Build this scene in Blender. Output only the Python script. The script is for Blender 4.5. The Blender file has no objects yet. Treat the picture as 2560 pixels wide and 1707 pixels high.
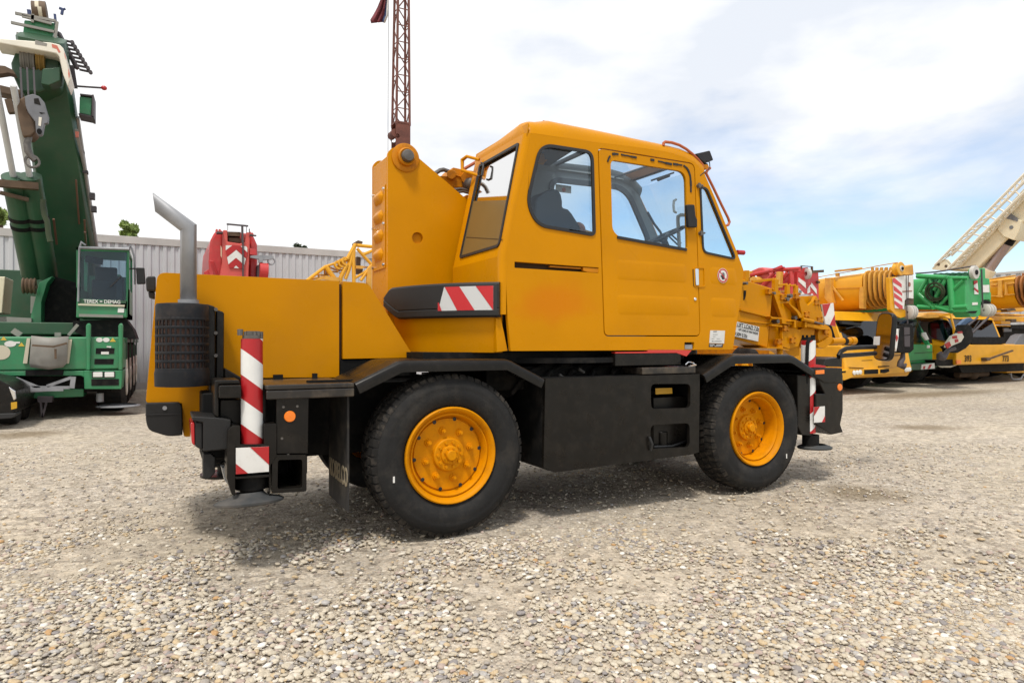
import bpy, bmesh, math, random
from mathutils import Vector, Matrix, noise
from mathutils.geometry import tessellate_polygon
random.seed(7)
R = math.radians
scene = bpy.context.scene
COL = scene.collection

# ------------------------------------------------------------------ camera
ALPHA = R(28.0)                       # the yard grid is turned 28 degrees to the picture plane
SA, CA = math.sin(ALPHA), math.cos(ALPHA)
FPX, CXP, CYP = 1636.0, 1280.0, 858.0
CAM = Vector((-1.70, -4.03, 1.30))
cd = bpy.data.cameras.new('camera')
cam = bpy.data.objects.new('camera', cd)
COL.objects.link(cam)
cam.location = CAM
cam.rotation_euler = (R(90), 0, -ALPHA)
cd.sensor_width = 36.0
cd.lens = FPX / 2560 * 36
cd.shift_y = 4.5 / 2560
cd.clip_end = 2000
cd.clip_start = 0.05
scene.camera = cam
scene.view_settings.view_transform = 'Standard'
scene.view_settings.look = 'None'
scene.view_settings.gamma = 1
scene.view_settings.exposure = 0.32

# ------------------------------------------------------------------ sun and sky
SUN_EL, SUN_AZ = R(63), R(230)   # azimuth: angle in the ground plane of the direction TOWARDS the sun
sd = Vector((math.cos(SUN_EL) * math.cos(SUN_AZ), math.cos(SUN_EL) * math.sin(SUN_AZ), math.sin(SUN_EL)))
sl = bpy.data.lights.new('sun', 'SUN')
sl.energy = 2.3
sl.angle = R(9)
sl.color = (1.0, 0.95, 0.87)
sun = bpy.data.objects.new('sun', sl)
COL.objects.link(sun)
sun.rotation_euler = sd.to_track_quat('Z', 'Y').to_euler()
sun.location = sd * 60

def nodes_of(nt):
    nt.nodes.clear()
    def N(t, **kw):
        n = nt.nodes.new(t)
        for k, v in kw.items():
            setattr(n, k, v)
        return n
    return N, nt.links.new

world = bpy.data.worlds.new('World')
scene.world = world
world.use_nodes = True
N, L = nodes_of(world.node_tree)
sky = N('ShaderNodeTexSky', sky_type='NISHITA', sun_disc=False)
sky.sun_elevation = SUN_EL
sky.sun_rotation = R(90) - SUN_AZ
sky.air_density = 1.0
sky.dust_density = 0.25
sky.ozone_density = 2.0
geo = N('ShaderNodeTexCoord')
mp = N('ShaderNodeMapping')
mp.inputs['Scale'].default_value = (1.0, 1.0, 2.6)
L(geo.outputs['Generated'], mp.inputs['Vector'])
nz = N('ShaderNodeTexNoise')
nz.inputs['Scale'].default_value = 2.3
nz.inputs['Detail'].default_value = 9
nz.inputs['Roughness'].default_value = 0.55
nz.inputs['Distortion'].default_value = 0.25
L(mp.outputs['Vector'], nz.inputs['Vector'])
# the cloud sheet is thicker towards the north-west of the yard (towards -X +Y) and thins out low over the east
dt = N('ShaderNodeVectorMath', operation='DOT_PRODUCT')
dt.inputs[1].default_value = (-0.317, 0.0, 1.47)
L(geo.outputs['Generated'], dt.inputs[0])
m1 = N('ShaderNodeMath', operation='MULTIPLY_ADD')
m1.inputs[1].default_value = 1.0
m1.inputs[2].default_value = 0.085
L(dt.outputs['Value'], m1.inputs[0])
m2 = N('ShaderNodeMath', operation='ADD')
L(nz.outputs['Fac'], m2.inputs[0]); L(m1.outputs[0], m2.inputs[1])
cr = N('ShaderNodeValToRGB')
cr.color_ramp.elements[0].position = 0.46
cr.color_ramp.elements[0].color = (0.10, 0.10, 0.10, 1)
cr.color_ramp.elements[1].position = 0.70
cr.color_ramp.elements[1].color = (1, 1, 1, 1)
L(m2.outputs[0], cr.inputs['Fac'])
nz2 = N('ShaderNodeTexNoise')
nz2.inputs['Scale'].default_value = 4.2
nz2.inputs['Detail'].default_value = 6
L(mp.outputs['Vector'], nz2.inputs['Vector'])
ccol = N('ShaderNodeValToRGB')
ccol.color_ramp.elements[0].position = 0.30
ccol.color_ramp.elements[0].color = (0.76, 0.80, 0.87, 1)
ccol.color_ramp.elements[1].position = 0.50
ccol.color_ramp.elements[1].color = (1.0, 1.0, 1.0, 1)
dt2 = N('ShaderNodeVectorMath', operation='DOT_PRODUCT')
dt2.inputs[1].default_value = (-0.34, 0.13, 0.0)
L(geo.outputs['Generated'], dt2.inputs[0])
ca = N('ShaderNodeMath', operation='ADD')
L(nz2.outputs['Fac'], ca.inputs[0]); L(dt2.outputs['Value'], ca.inputs[1])
L(ca.outputs[0], ccol.inputs['Fac'])
SKY_STRENGTH = 0.15
csc = N('ShaderNodeVectorMath', operation='SCALE')
csc.inputs['Scale'].default_value = 0.90 / SKY_STRENGTH
L(ccol.outputs['Color'], csc.inputs[0])
mx = N('ShaderNodeMix', data_type='RGBA')
L(cr.outputs['Color'], mx.inputs['Factor'])
L(sky.outputs['Color'], mx.inputs['A'])
L(csc.outputs['Vector'], mx.inputs['B'])
bg = N('ShaderNodeBackground')
bg.inputs['Strength'].default_value = SKY_STRENGTH
L(mx.outputs['Result'], bg.inputs['Color'])
wo = N('ShaderNodeOutputWorld')
L(bg.outputs[0], wo.inputs['Surface'])

# ------------------------------------------------------------------ materials
MATS = {}
def mat(name, col, rough=0.5, metal=0.0, coat=0.0, var=0.0, vscale=3.0, bump=0.0, bscale=60.0, dirt=None, dirt_amt=0.0, dscale=4.0, spec=0.5, rvar=0.0):
    m = bpy.data.materials.new(name)
    m.use_nodes = True
    N, L = nodes_of(m.node_tree)
    out = N('ShaderNodeOutputMaterial')
    p = N('ShaderNodeBsdfPrincipled')
    L(p.outputs[0], out.inputs['Surface'])
    p.inputs['Base Color'].default_value = (*col, 1)
    p.inputs['Roughness'].default_value = rough
    p.inputs['Metallic'].default_value = metal
    p.inputs['Coat Weight'].default_value = coat
    p.inputs['Coat Roughness'].default_value = 0.12
    p.inputs['Specular IOR Level'].default_value = spec
    tc = N('ShaderNodeTexCoord')
    src = None
    if var:
        n = N('ShaderNodeTexNoise'); n.inputs['Scale'].default_value = vscale; n.inputs['Detail'].default_value = 5
        L(tc.outputs['Object'], n.inputs['Vector'])
        mr = N('ShaderNodeMapRange'); mr.inputs['From Min'].default_value = 0.3; mr.inputs['From Max'].default_value = 0.7
        mr.inputs['To Min'].default_value = 1 - var; mr.inputs['To Max'].default_value = 1 + var
        L(n.outputs['Fac'], mr.inputs['Value'])
        s = N('ShaderNodeVectorMath', operation='SCALE'); s.inputs[0].default_value = col
        L(mr.outputs['Result'], s.inputs['Scale'])
        src = s.outputs['Vector']
    if dirt is not None:
        n = N('ShaderNodeTexNoise'); n.inputs['Scale'].default_value = dscale; n.inputs['Detail'].default_value = 8; n.inputs['Roughness'].default_value = 0.65
        L(tc.outputs['Object'], n.inputs['Vector'])
        r = N('ShaderNodeValToRGB'); r.color_ramp.elements[0].position = 0.48; r.color_ramp.elements[0].color = (0, 0, 0, 1)
        r.color_ramp.elements[1].position = 0.72; r.color_ramp.elements[1].color = (dirt_amt,) * 3 + (1,)
        L(n.outputs['Fac'], r.inputs['Fac'])
        x = N('ShaderNodeMix', data_type='RGBA')
        L(r.outputs['Color'], x.inputs['Factor'])
        if src: L(src, x.inputs['A'])
        else: x.inputs['A'].default_value = (*col, 1)
        x.inputs['B'].default_value = (*dirt, 1)
        src = x.outputs['Result']
    if src: L(src, p.inputs['Base Color'])
    if rvar:
        n = N('ShaderNodeTexNoise'); n.inputs['Scale'].default_value = 9; n.inputs['Detail'].default_value = 6
        L(tc.outputs['Object'], n.inputs['Vector'])
        mr = N('ShaderNodeMapRange'); mr.inputs['To Min'].default_value = max(0.02, rough - rvar); mr.inputs['To Max'].default_value = rough + rvar
        mr.inputs['From Min'].default_value = 0.3; mr.inputs['From Max'].default_value = 0.7
        L(n.outputs['Fac'], mr.inputs['Value']); L(mr.outputs['Result'], p.inputs['Roughness'])
    if bump:
        n = N('ShaderNodeTexNoise'); n.inputs['Scale'].default_value = bscale; n.inputs['Detail'].default_value = 4
        L(tc.outputs['Object'], n.inputs['Vector'])
        b = N('ShaderNodeBump'); b.inputs['Strength'].default_value = bump; b.inputs['Distance'].default_value = 0.01
        L(n.outputs['Fac'], b.inputs['Height']); L(b.outputs[0], p.inputs['Normal'])
    MATS[name] = m
    return m

def glass_mat(name, tint, refl_rough=0.02, ior=1.5, extra=0.0):
    m = bpy.data.materials.new(name); m.use_nodes = True
    N, L = nodes_of(m.node_tree)
    out = N('ShaderNodeOutputMaterial')
    t = N('ShaderNodeBsdfTransparent'); t.inputs['Color'].default_value = (*tint, 1)
    g = N('ShaderNodeBsdfGlossy'); g.inputs['Roughness'].default_value = refl_rough
    f = N('ShaderNodeFresnel')
    gm = N('ShaderNodeNewGeometry')           # same reflectance on both sides of the thin pane
    io = N('ShaderNodeMapRange'); io.inputs['To Min'].default_value = ior; io.inputs['To Max'].default_value = 1 / ior
    L(gm.outputs['Backfacing'], io.inputs['Value']); L(io.outputs['Result'], f.inputs['IOR'])
    a = N('ShaderNodeMath', operation='ADD', use_clamp=True); a.inputs[1].default_value = extra
    L(f.outputs[0], a.inputs[0])
    x = N('ShaderNodeMixShader')
    L(a.outputs[0], x.inputs['Fac']); L(t.outputs[0], x.inputs[1]); L(g.outputs[0], x.inputs[2])
    L(x.outputs[0], out.inputs['Surface'])
    MATS[name] = m
    return m

YEL = (0.555, 0.226, 0.0003)
mat('yellow', YEL, 0.30, coat=0.0, spec=0.10, var=0.08, vscale=1.6, dirt=(0.36, 0.15, 0.03), dirt_amt=.13, dscale=2.6, bump=0.02, bscale=14, rvar=0.06)
mat('yellow_dirty', (0.52, 0.19, 0.003), 0.5, spec=0.2, var=0.12, vscale=6, dirt=(0.16, 0.07, 0.02), dirt_amt=0.55, dscale=9)
mat('yellow_rim', (0.62, 0.235, 0.0004), 0.5, spec=0.10, var=0.06, vscale=8, dirt=(0.30, 0.11, 0.01), dirt_amt=0.35, dscale=12)
mat('black_paint', (0.0080, 0.0069, 0.0058), 0.33, spec=0.26, var=0.2, vscale=7, dirt=(0.04, 0.033, 0.027), dirt_amt=0.3, dscale=10, rvar=0.1)
mat('black_dark', (0.005, 0.005, 0.005), 0.7, spec=0.2, var=0.3, dirt=(0.05, 0.042, 0.034), dirt_amt=0.4, dscale=8)
mat('deck_black', (0.018, 0.015, 0.013), 0.3, var=0.2, dirt=(0.16, 0.12, 0.08), dirt_amt=0.6, dscale=5)
mat('plastic_black', (0.015, 0.0145, 0.0145), 0.5, spec=0.35, bump=0.25, bscale=420, var=0.12, vscale=8)
mat('tyre', (0.0155, 0.0152, 0.0152), 0.75, spec=0.25, var=0.22, vscale=6, bump=0.25, bscale=70, dirt=(0.06, 0.052, 0.043), dirt_amt=0.55, dscale=5)
mat('tread', (0.018, 0.017, 0.016), 0.85, spec=0.2, var=0.25, vscale=14, dirt=(0.12, 0.10, 0.08), dirt_amt=0.6, dscale=16)
mat('red', (0.42, 0.012, 0.014), 0.45, var=0.08, dirt=(0.25, 0.02, 0.02), dirt_amt=0.3)
mat('white', (0.72, 0.71, 0.68), 0.5, var=0.05, dirt=(0.45, 0.40, 0.34), dirt_amt=0.35, dscale=9)
mat('reflector_white', (0.55, 0.56, 0.56), 0.35, bump=0.3, bscale=300)
mat('reflector_red', (0.50, 0.015, 0.02), 0.3, bump=0.3, bscale=300)
mat('orange_lens', (0.85, 0.20, 0.01), 0.2, coat=0.5)
mat('red_lens', (0.45, 0.01, 0.015), 0.15, coat=0.6)
mat('clear_lens', (0.75, 0.75, 0.72), 0.12, coat=0.6)
mat('chrome', (0.75, 0.75, 0.76), 0.18, metal=1.0)
mat('galv', (0.30, 0.305, 0.32), 0.55, metal=0.45, var=0.18, vscale=7, rvar=0.1)
mat('steel_dirty', (0.13, 0.12, 0.11), 0.5, metal=0.5, var=0.3, vscale=12)
mat('muffler', (0.008, 0.009, 0.0115), 0.6, spec=.25, var=0.2, vscale=9, dirt=(0.07, 0.05, 0.04), dirt_amt=0.5, dscale=6)
mat('muffler_core', (0.12, 0.065, 0.05), 0.65, metal=0.2, var=0.35, vscale=14)
mat('rubber', (0.015, 0.015, 0.016), 0.55)
mat('cab_grey', (0.16, 0.185, 0.205), 0.6, var=0.06)
mat('cab_grey_dark', (0.07, 0.085, 0.105), 0.6)
mat('seat_cloth', (0.06, 0.085, 0.115), 0.9, bump=0.3, bscale=200, var=0.1)
mat('visor', (0.66, 0.42, 0.33), 0.6)
mat('olive_panel', (0.155, 0.105, 0.038), 0.35, coat=0.3, var=0.1, vscale=2)
mat('label_white', (0.62, 0.62, 0.60), 0.45, var=0.06, vscale=20)
mat('ink', (0.02, 0.02, 0.022), 0.6)
mat('flap_letters', (0.30, 0.25, 0.17), 0.8, var=0.2, vscale=30)
mat('flap', (0.022, 0.020, 0.019), 0.8, var=0.2, dirt=(0.12, 0.10, 0.075), dirt_amt=0.6, dscale=6)
mat('mirror_glass', (0.34, 0.33, 0.36), 0.09, metal=1.0)
mat('bracket_red', (0.55, 0.03, 0.02), 0.4, coat=0.3)
mat('rust_rail', (0.42, 0.10, 0.03), 0.5, var=0.15)
mat('pad_steel', (0.045, 0.048, 0.05), 0.6, var=0.25, dirt=(0.16, 0.14, 0.12), dirt_amt=0.5)
glass_mat('cab_glass', (0.90, 0.95, 0.97))
glass_mat('cab_glass_tint', (0.60, 0.74, 0.82))
glass_mat('mirror_pane', (0.5, 0.5, 0.5), 0.05, 1.5, 0.93)
glass_mat('dark_glass', (0.07, 0.11, 0.16), 0.03, 1.5, 0.03)

# logo shadow on the cab flank: sun-bleached patch where a sticker was removed (a stain with its own shape)
def paint_with_patch(name, base, patch, centre, size, amt):
    m = mat(name, base, 0.30, coat=0.0, spec=0.10, var=0.05, vscale=2.5, bump=0.02, bscale=14, rvar=0.06)
    nt = m.node_tree
    p = [n for n in nt.nodes if n.type == 'BSDF_PRINCIPLED'][0]
    old = p.inputs['Base Color'].links[0].from_socket
    tc = nt.nodes.new('ShaderNodeTexCoord')
    mpn = nt.nodes.new('ShaderNodeMapping'); mpn.vector_type = 'TEXTURE'
    mpn.inputs['Location'].default_value = centre; mpn.inputs['Scale'].default_value = size
    ln = nt.nodes.new('ShaderNodeVectorMath'); ln.operation = 'LENGTH'
    mr = nt.nodes.new('ShaderNodeMapRange'); mr.interpolation_type = 'SMOOTHSTEP'
    mr.inputs['From Min'].default_value = 0.1; mr.inputs['From Max'].default_value = 1.1
    mr.inputs['To Min'].default_value = amt; mr.inputs['To Max'].default_value = 0
    x = nt.nodes.new('ShaderNodeMix'); x.data_type = 'RGBA'
    x.inputs['B'].default_value = (*patch, 1)
    l = nt.links.new
    l(tc.outputs['Object'], mpn.inputs['Vector']); l(mpn.outputs[0], ln.inputs[0]); wn = nt.nodes.new('ShaderNodeTexNoise'); wn.inputs['Scale'].default_value = 5; wn.inputs['Detail'].default_value = 5
    wa = nt.nodes.new('ShaderNodeMath'); wa.operation = 'MULTIPLY_ADD'; wa.inputs[1].default_value = 1.5
    wb = nt.nodes.new('ShaderNodeMath'); wb.operation = 'ADD'; wb.inputs[1].default_value = -.75
    l(tc.outputs['Object'], wn.inputs['Vector']); l(wn.outputs['Fac'], wa.inputs[0]); l(ln.outputs['Value'], wa.inputs[2]); l(wa.outputs[0], wb.inputs[0]); l(wb.outputs[0], mr.inputs['Value'])
    l(mr.outputs['Result'], x.inputs['Factor']); l(old, x.inputs['A']); l(x.outputs['Result'], p.inputs['Base Color'])
    return m

def stripe_mat(name, axis_v, period, duty, offset, c1, c2):
    """diagonal bands across a surface: fract(dot(pos, axis)/period + offset) > duty picks c2"""
    m = bpy.data.materials.new(name); m.use_nodes = True
    N, L = nodes_of(m.node_tree)
    out = N('ShaderNodeOutputMaterial'); p = N('ShaderNodeBsdfPrincipled'); L(p.outputs[0], out.inputs['Surface'])
    p.inputs['Roughness'].default_value = 0.4
    tc = N('ShaderNodeTexCoord')
    d = N('ShaderNodeVectorMath', operation='DOT_PRODUCT'); d.inputs[1].default_value = axis_v
    L(tc.outputs['Object'], d.inputs[0])
    a = N('ShaderNodeMath', operation='MULTIPLY_ADD'); a.inputs[1].default_value = 1 / period; a.inputs[2].default_value = offset
    L(d.outputs['Value'], a.inputs[0])
    f = N('ShaderNodeMath', operation='FRACT'); L(a.outputs[0], f.inputs[0])
    g = N('ShaderNodeMath', operation='GREATER_THAN'); g.inputs[1].default_value = duty; L(f.outputs[0], g.inputs[0])
    x = N('ShaderNodeMix', data_type='RGBA'); x.inputs['A'].default_value = (*c1, 1); x.inputs['B'].default_value = (*c2, 1)
    L(g.outputs[0], x.inputs['Factor'])
    n = N('ShaderNodeTexNoise'); n.inputs['Scale'].default_value = 9; n.inputs['Detail'].default_value = 6
    L(tc.outputs['Object'], n.inputs['Vector'])
    mr = N('ShaderNodeMapRange'); mr.inputs['To Min'].default_value = 0.86; mr.inputs['To Max'].default_value = 1.08
    L(n.outputs['Fac'], mr.inputs['Value'])
    s = N('ShaderNodeVectorMath', operation='SCALE'); L(x.outputs['Result'], s.inputs[0]); L(mr.outputs['Result'], s.inputs['Scale'])
    L(s.outputs['Vector'], p.inputs['Base Color'])
    MATS[name] = m
    return m

# ------------------------------------------------------------------ geometry helpers
def ray(p):
    u = (p[0] - CXP) / FPX; v = (p[1] - CYP) / FPX
    return Vector((SA + u * CA, CA - u * SA, -v))
def PY(p, Y):
    d = ray(p); return CAM + d * ((Y - CAM.y) / d.y)
def PX(p, X):
    d = ray(p); return CAM + d * ((X - CAM.x) / d.x)
def PZ(p, Z):
    d = ray(p); return CAM + d * ((Z - CAM.z) / d.z)
def PD(p, D):
    return CAM + ray(p) * D
def PN(p, o, n):
    d = ray(p); return CAM + d * ((o - CAM).dot(n) / d.dot(n))
def conv(x0, y0, s):
    return lambda x, y: (x0 + s * x, y0 + s * y)
zr = conv(340, 460, .5357); zt = conv(780, 0, .574); zc = conv(1130, 280, .408); zd = conv(1480, 320, .3826)
zf = conv(1780, 600, .3572); zg = conv(2060, 420, .3827); zw = conv(860, 860, .3444); zb = conv(1300, 840, .3571)
zo = conv(340, 880, .2679); z1 = conv(0, 0, .3444); z2 = conv(0, 540, .357)
n1 = conv(1980, 600, .2423); n2 = conv(2260, 600, .2423); n3 = conv(1840, 640, .1658); n4 = conv(0, 100, .2041)
n5 = conv(0, 420, .2168); n6 = conv(760, 560, .1275); n7 = conv(500, 540, .1148); n8 = conv(2280, 400, .2041)
k1 = conv(1300, 380, .1403); k2 = conv(1520, 390, .1595); k3 = conv(960, 340, .2295)

def V(*a): return Vector(a)

def rpoly(pts, r, n=4):
    """round the corners of a planar 3D polygon; r is a number or one per corner"""
    out = []; k = len(pts)
    for i in range(k):
        a, b, c = pts[i - 1], pts[i], pts[(i + 1) % k]
        rr = r[i] if isinstance(r, (list, tuple)) else r
        da, dc = (a - b), (c - b)
        t = min(rr, da.length * .48, dc.length * .48)
        if t < 1e-5:
            out.append(b.copy()); continue
        p0 = b + da.normalized() * t; p2 = b + dc.normalized() * t
        for j in range(n + 1):
            s = j / n
            out.append(p0 * (1 - s) ** 2 + b * 2 * s * (1 - s) + p2 * s * s)
    return out

def pnormal(pts):
    n = Vector()
    for i in range(len(pts)):
        n += pts[i - 1].cross(pts[i])
    return n.normalized()

def inset(pts, d):
    n = pnormal(pts); out = []; k = len(pts)
    for i in range(k):
        t = (pts[(i + 1) % k] - pts[i - 1])
        if t.length < 1e-7: t = pts[(i + 1) % k] - pts[i]
        out.append(pts[i] + n.cross(t).normalized() * d)
    return out

def bez(a, b, c, n=5):
    return [a * (1 - s) ** 2 + b * 2 * s * (1 - s) + c * s * s for s in [j / n for j in range(n + 1)]]

class MB:
    def __init__(s): s.v = []; s.f = []; s.m = []
    def add(s, vs, fs, mi=0):
        b = len(s.v); s.v += [tuple(p) for p in vs]
        for f in fs:
            s.f.append([i + b for i in f]); s.m.append(mi)
        return s
    def hexa(s, p, mi=0):   # 8 points: bottom ring, top ring
        return s.add(p, [(3, 2, 1, 0), (4, 5, 6, 7), (0, 1, 5, 4), (1, 2, 6, 5), (2, 3, 7, 6), (3, 0, 4, 7)], mi)
    def box(s, x0, x1, y0, y1, z0, z1, mi=0):
        return s.hexa([(x0, y0, z0), (x1, y0, z0), (x1, y1, z0), (x0, y1, z0), (x0, y0, z1), (x1, y0, z1), (x1, y1, z1), (x0, y1, z1)], mi)
    def bar(s, a, b, w, h=None, mi=0, up=None):
        a = Vector(a); b = Vector(b); h = h or w
        t = (b - a).normalized()
        u = Vector(up) if up else (Vector((0, 0, 1)) if abs(t.z) < .95 else Vector((1, 0, 0)))
        x = t.cross(u).normalized() * w / 2; y = x.cross(t).normalized() * h / 2
        q = [a - x - y, a + x - y, a + x + y, a - x + y]
        return s.hexa(q + [p + (b - a) for p in q], mi)
    def prism(s, pts, d, mi=0):
        k = len(pts); d = Vector(d)
        if pnormal(pts).dot(d) > 0: pts = pts[::-1]
        return s.add(list(pts) + [p + d for p in pts], [tuple(range(k)), tuple(range(2 * k - 1, k - 1, -1))] + [(j, i, i + k, j + k) for i, j in [(i, (i + 1) % k) for i in range(k)]], mi)
    def panel(s, outer, holes, d, mi=0):
        d = Vector(d); loops = [list(outer)] + [list(h) for h in holes]
        tri = tessellate_polygon(loops)
        flat = [p for l in loops for p in l]; k = len(flat)
        fs = []
        for t in tri:
            a, b, c = (flat[i] for i in t)
            t = t if (b - a).cross(c - a).dot(d) < 0 else (t[0], t[2], t[1])
            fs.append(tuple(t)); fs.append((t[0] + k, t[2] + k, t[1] + k))
        o = 0
        for li, l in enumerate(loops):
            m = len(l); ccw = pnormal(l).dot(d) < 0
            if li: ccw = not ccw
            for i in range(m):
                j = (i + 1) % m
                a, b = (o + i, o + j) if ccw else (o + j, o + i)
                fs.append((b, a, a + k, b + k))
            o += m
        return s.add(flat + [p + d for p in flat], fs, mi)
    def loft(s, rings, cap=True, closed=True, mi=0):
        k = len(rings[0]); vs = [p for r in rings for p in r]; fs = []
        for a in range(len(rings) - 1):
            for i in range(k if closed else k - 1):
                j = (i + 1) % k
                fs.append((a * k + i, a * k + j, (a + 1) * k + j, (a + 1) * k + i))
        if cap and closed:
            fs.append(tuple(range(k - 1, -1, -1))); b = (len(rings) - 1) * k
            fs.append(tuple(range(b, b + k)))
        return s.add(vs, fs, mi)
    def tube(s, path, r, n=10, cap=True, mi=0):
        path = [Vector(p) for p in path]; k = len(path)
        rs = r if isinstance(r, (list, tuple)) else [r] * k
        t0 = (path[1] - path[0]).normalized()
        u = t0.orthogonal().normalized(); rings = []
        for i in range(k):
            t = ((path[i] - path[i - 1]).normalized() if i else t0)
            t2 = ((path[i + 1] - path[i]).normalized() if i < k - 1 else t)
            tt = (t + t2); tt = tt.normalized() if tt.length > 1e-6 else t
            u = (u - tt * u.dot(tt)).normalized(); w = tt.cross(u)
            c = 1 / max(.5, math.sqrt(max(.01, (1 + t.dot(t2)) / 2)))
            rings.append([path[i] + (u * math.cos(2 * math.pi * j / n) + w * math.sin(2 * math.pi * j / n)) * rs[i] * (c if 0 < i < k - 1 else 1) for j in range(n)])
        return s.loft(rings, cap, True, mi)
    def cyl(s, a, b, r, r2=None, n=20, mi=0):
        return s.tube([a, b], [r, r if r2 is None else r2], n, True, mi)
    def lathe(s, prof, c, axis, n=48, mi=0, closed=False):
        """prof: (radius, distance along axis)"""
        c = Vector(c); ax = Vector(axis).normalized(); u = ax.orthogonal().normalized(); w = ax.cross(u)
        rings = [[c + ax * h + (u * math.cos(2 * math.pi * j / n) + w * math.sin(2 * math.pi * j / n)) * max(r, 1e-4) for j in range(n)] for r, h in prof]
        if closed: rings.append(rings[0])
        return s.loft(rings, False, True, mi)
    def sphere(s, c, r, n=10, mi=0, sc=(1, 1, 1)):
        c = Vector(c); rings = []
        for i in range(n + 1):
            a = math.pi * i / n
            rings.append([c + Vector((max(1e-4, math.sin(a)) * math.cos(2 * math.pi * j / (2 * n)) * r * sc[0], max(1e-4, math.sin(a)) * math.sin(2 * math.pi * j / (2 * n)) * r * sc[1], -math.cos(a) * r * sc[2])) for j in range(2 * n)])
        return s.loft(rings, True, True, mi)
    def build(s, name, mats, parent=None, bevel=0.0, smooth=40, seg=2, fix=True):
        me = bpy.data.meshes.new(name)
        me.from_pydata(s.v, [], s.f)
        if not isinstance(mats, (list, tuple)): mats = [mats]
        for m in mats: me.materials.append(MATS[m] if isinstance(m, str) else m)
        me.polygons.foreach_set('material_index', s.m)
        if fix:
            bm = bmesh.new(); bm.from_mesh(me)
            bmesh.ops.remove_doubles(bm, verts=bm.verts, dist=1e-5)
            bmesh.ops.recalc_face_normals(bm, faces=bm.faces)
            bm.to_mesh(me); bm.free()
        if smooth:
            me.polygons.foreach_set('use_smooth', [True] * len(me.polygons))
            me.set_sharp_from_angle(angle=R(smooth))
        me.update()
        o = bpy.data.objects.new(name, me); COL.objects.link(o)
        if parent is not None:
            o.parent = parent
            if parent.type == 'EMPTY' and not parent.get('local'):
                o.matrix_parent_inverse = Matrix.Translation(-parent.location)
        if bevel:
            b = o.modifiers.new('bevel', 'BEVEL'); b.width = bevel; b.segments = seg
            b.limit_method = 'ANGLE'; b.angle_limit = R(35); b.harden_normals = True
        return o

def tag(o, label=None, cat=None, group=None, kind=None):
    if label: o['label'] = label
    if cat: o['category'] = cat
    if group: o['group'] = group
    if kind: o['kind'] = kind
    return o

def thing(name, label, cat, loc=(0, 0, 0), rotz=None, group=None):
    """an Empty at the thing's base; with rotz its parts are built in local coordinates, without it in world coordinates"""
    o = bpy.data.objects.new(name, None); COL.objects.link(o)
    o.location = loc; o.empty_display_size = .3
    if rotz is not None:
        o.rotation_euler = (0, 0, rotz); o['local'] = 1
    return tag(o, label, cat, group)

def text_mesh(name, body, size, mat_name, origin, xdir, ydir, parent, extrude=0.0015, bold=False, align='CENTER', squash=1.0):
    cu = bpy.data.curves.new(name, 'FONT'); cu.body = body; cu.size = size; cu.extrude = extrude
    cu.align_x = align; cu.align_y = 'CENTER'
    if bold: cu.offset = size * 0.018
    t = bpy.data.objects.new(name, cu); COL.objects.link(t)
    bpy.context.view_layer.update()
    dg = bpy.context.evaluated_depsgraph_get()
    me = bpy.data.meshes.new_from_object(t.evaluated_get(dg))
    bpy.data.objects.remove(t)
    x = Vector(xdir).normalized(); y = Vector(ydir).normalized(); z = x.cross(y)
    M = Matrix((x, y, z)).transposed().to_4x4() @ Matrix.Diagonal((squash, 1, 1, 1))
    me.transform(Matrix.Translation(Vector(origin)) @ M)
    me.materials.clear(); me.materials.append(MATS[mat_name])
    o = bpy.data.objects.new(name, me); COL.objects.link(o)
    o.parent = parent
    if parent.type == 'EMPTY' and not parent.get('local'):
        o.matrix_parent_inverse = Matrix.Translation(-parent.location)
    return o

def copy_tree(o, parent=None):
    c = o.copy(); COL.objects.link(c)
    if parent is not None:
        c.parent = parent; c.matrix_parent_inverse = o.matrix_parent_inverse.copy()
    for ch in list(o.children): copy_tree(ch, c)
    return c

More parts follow.
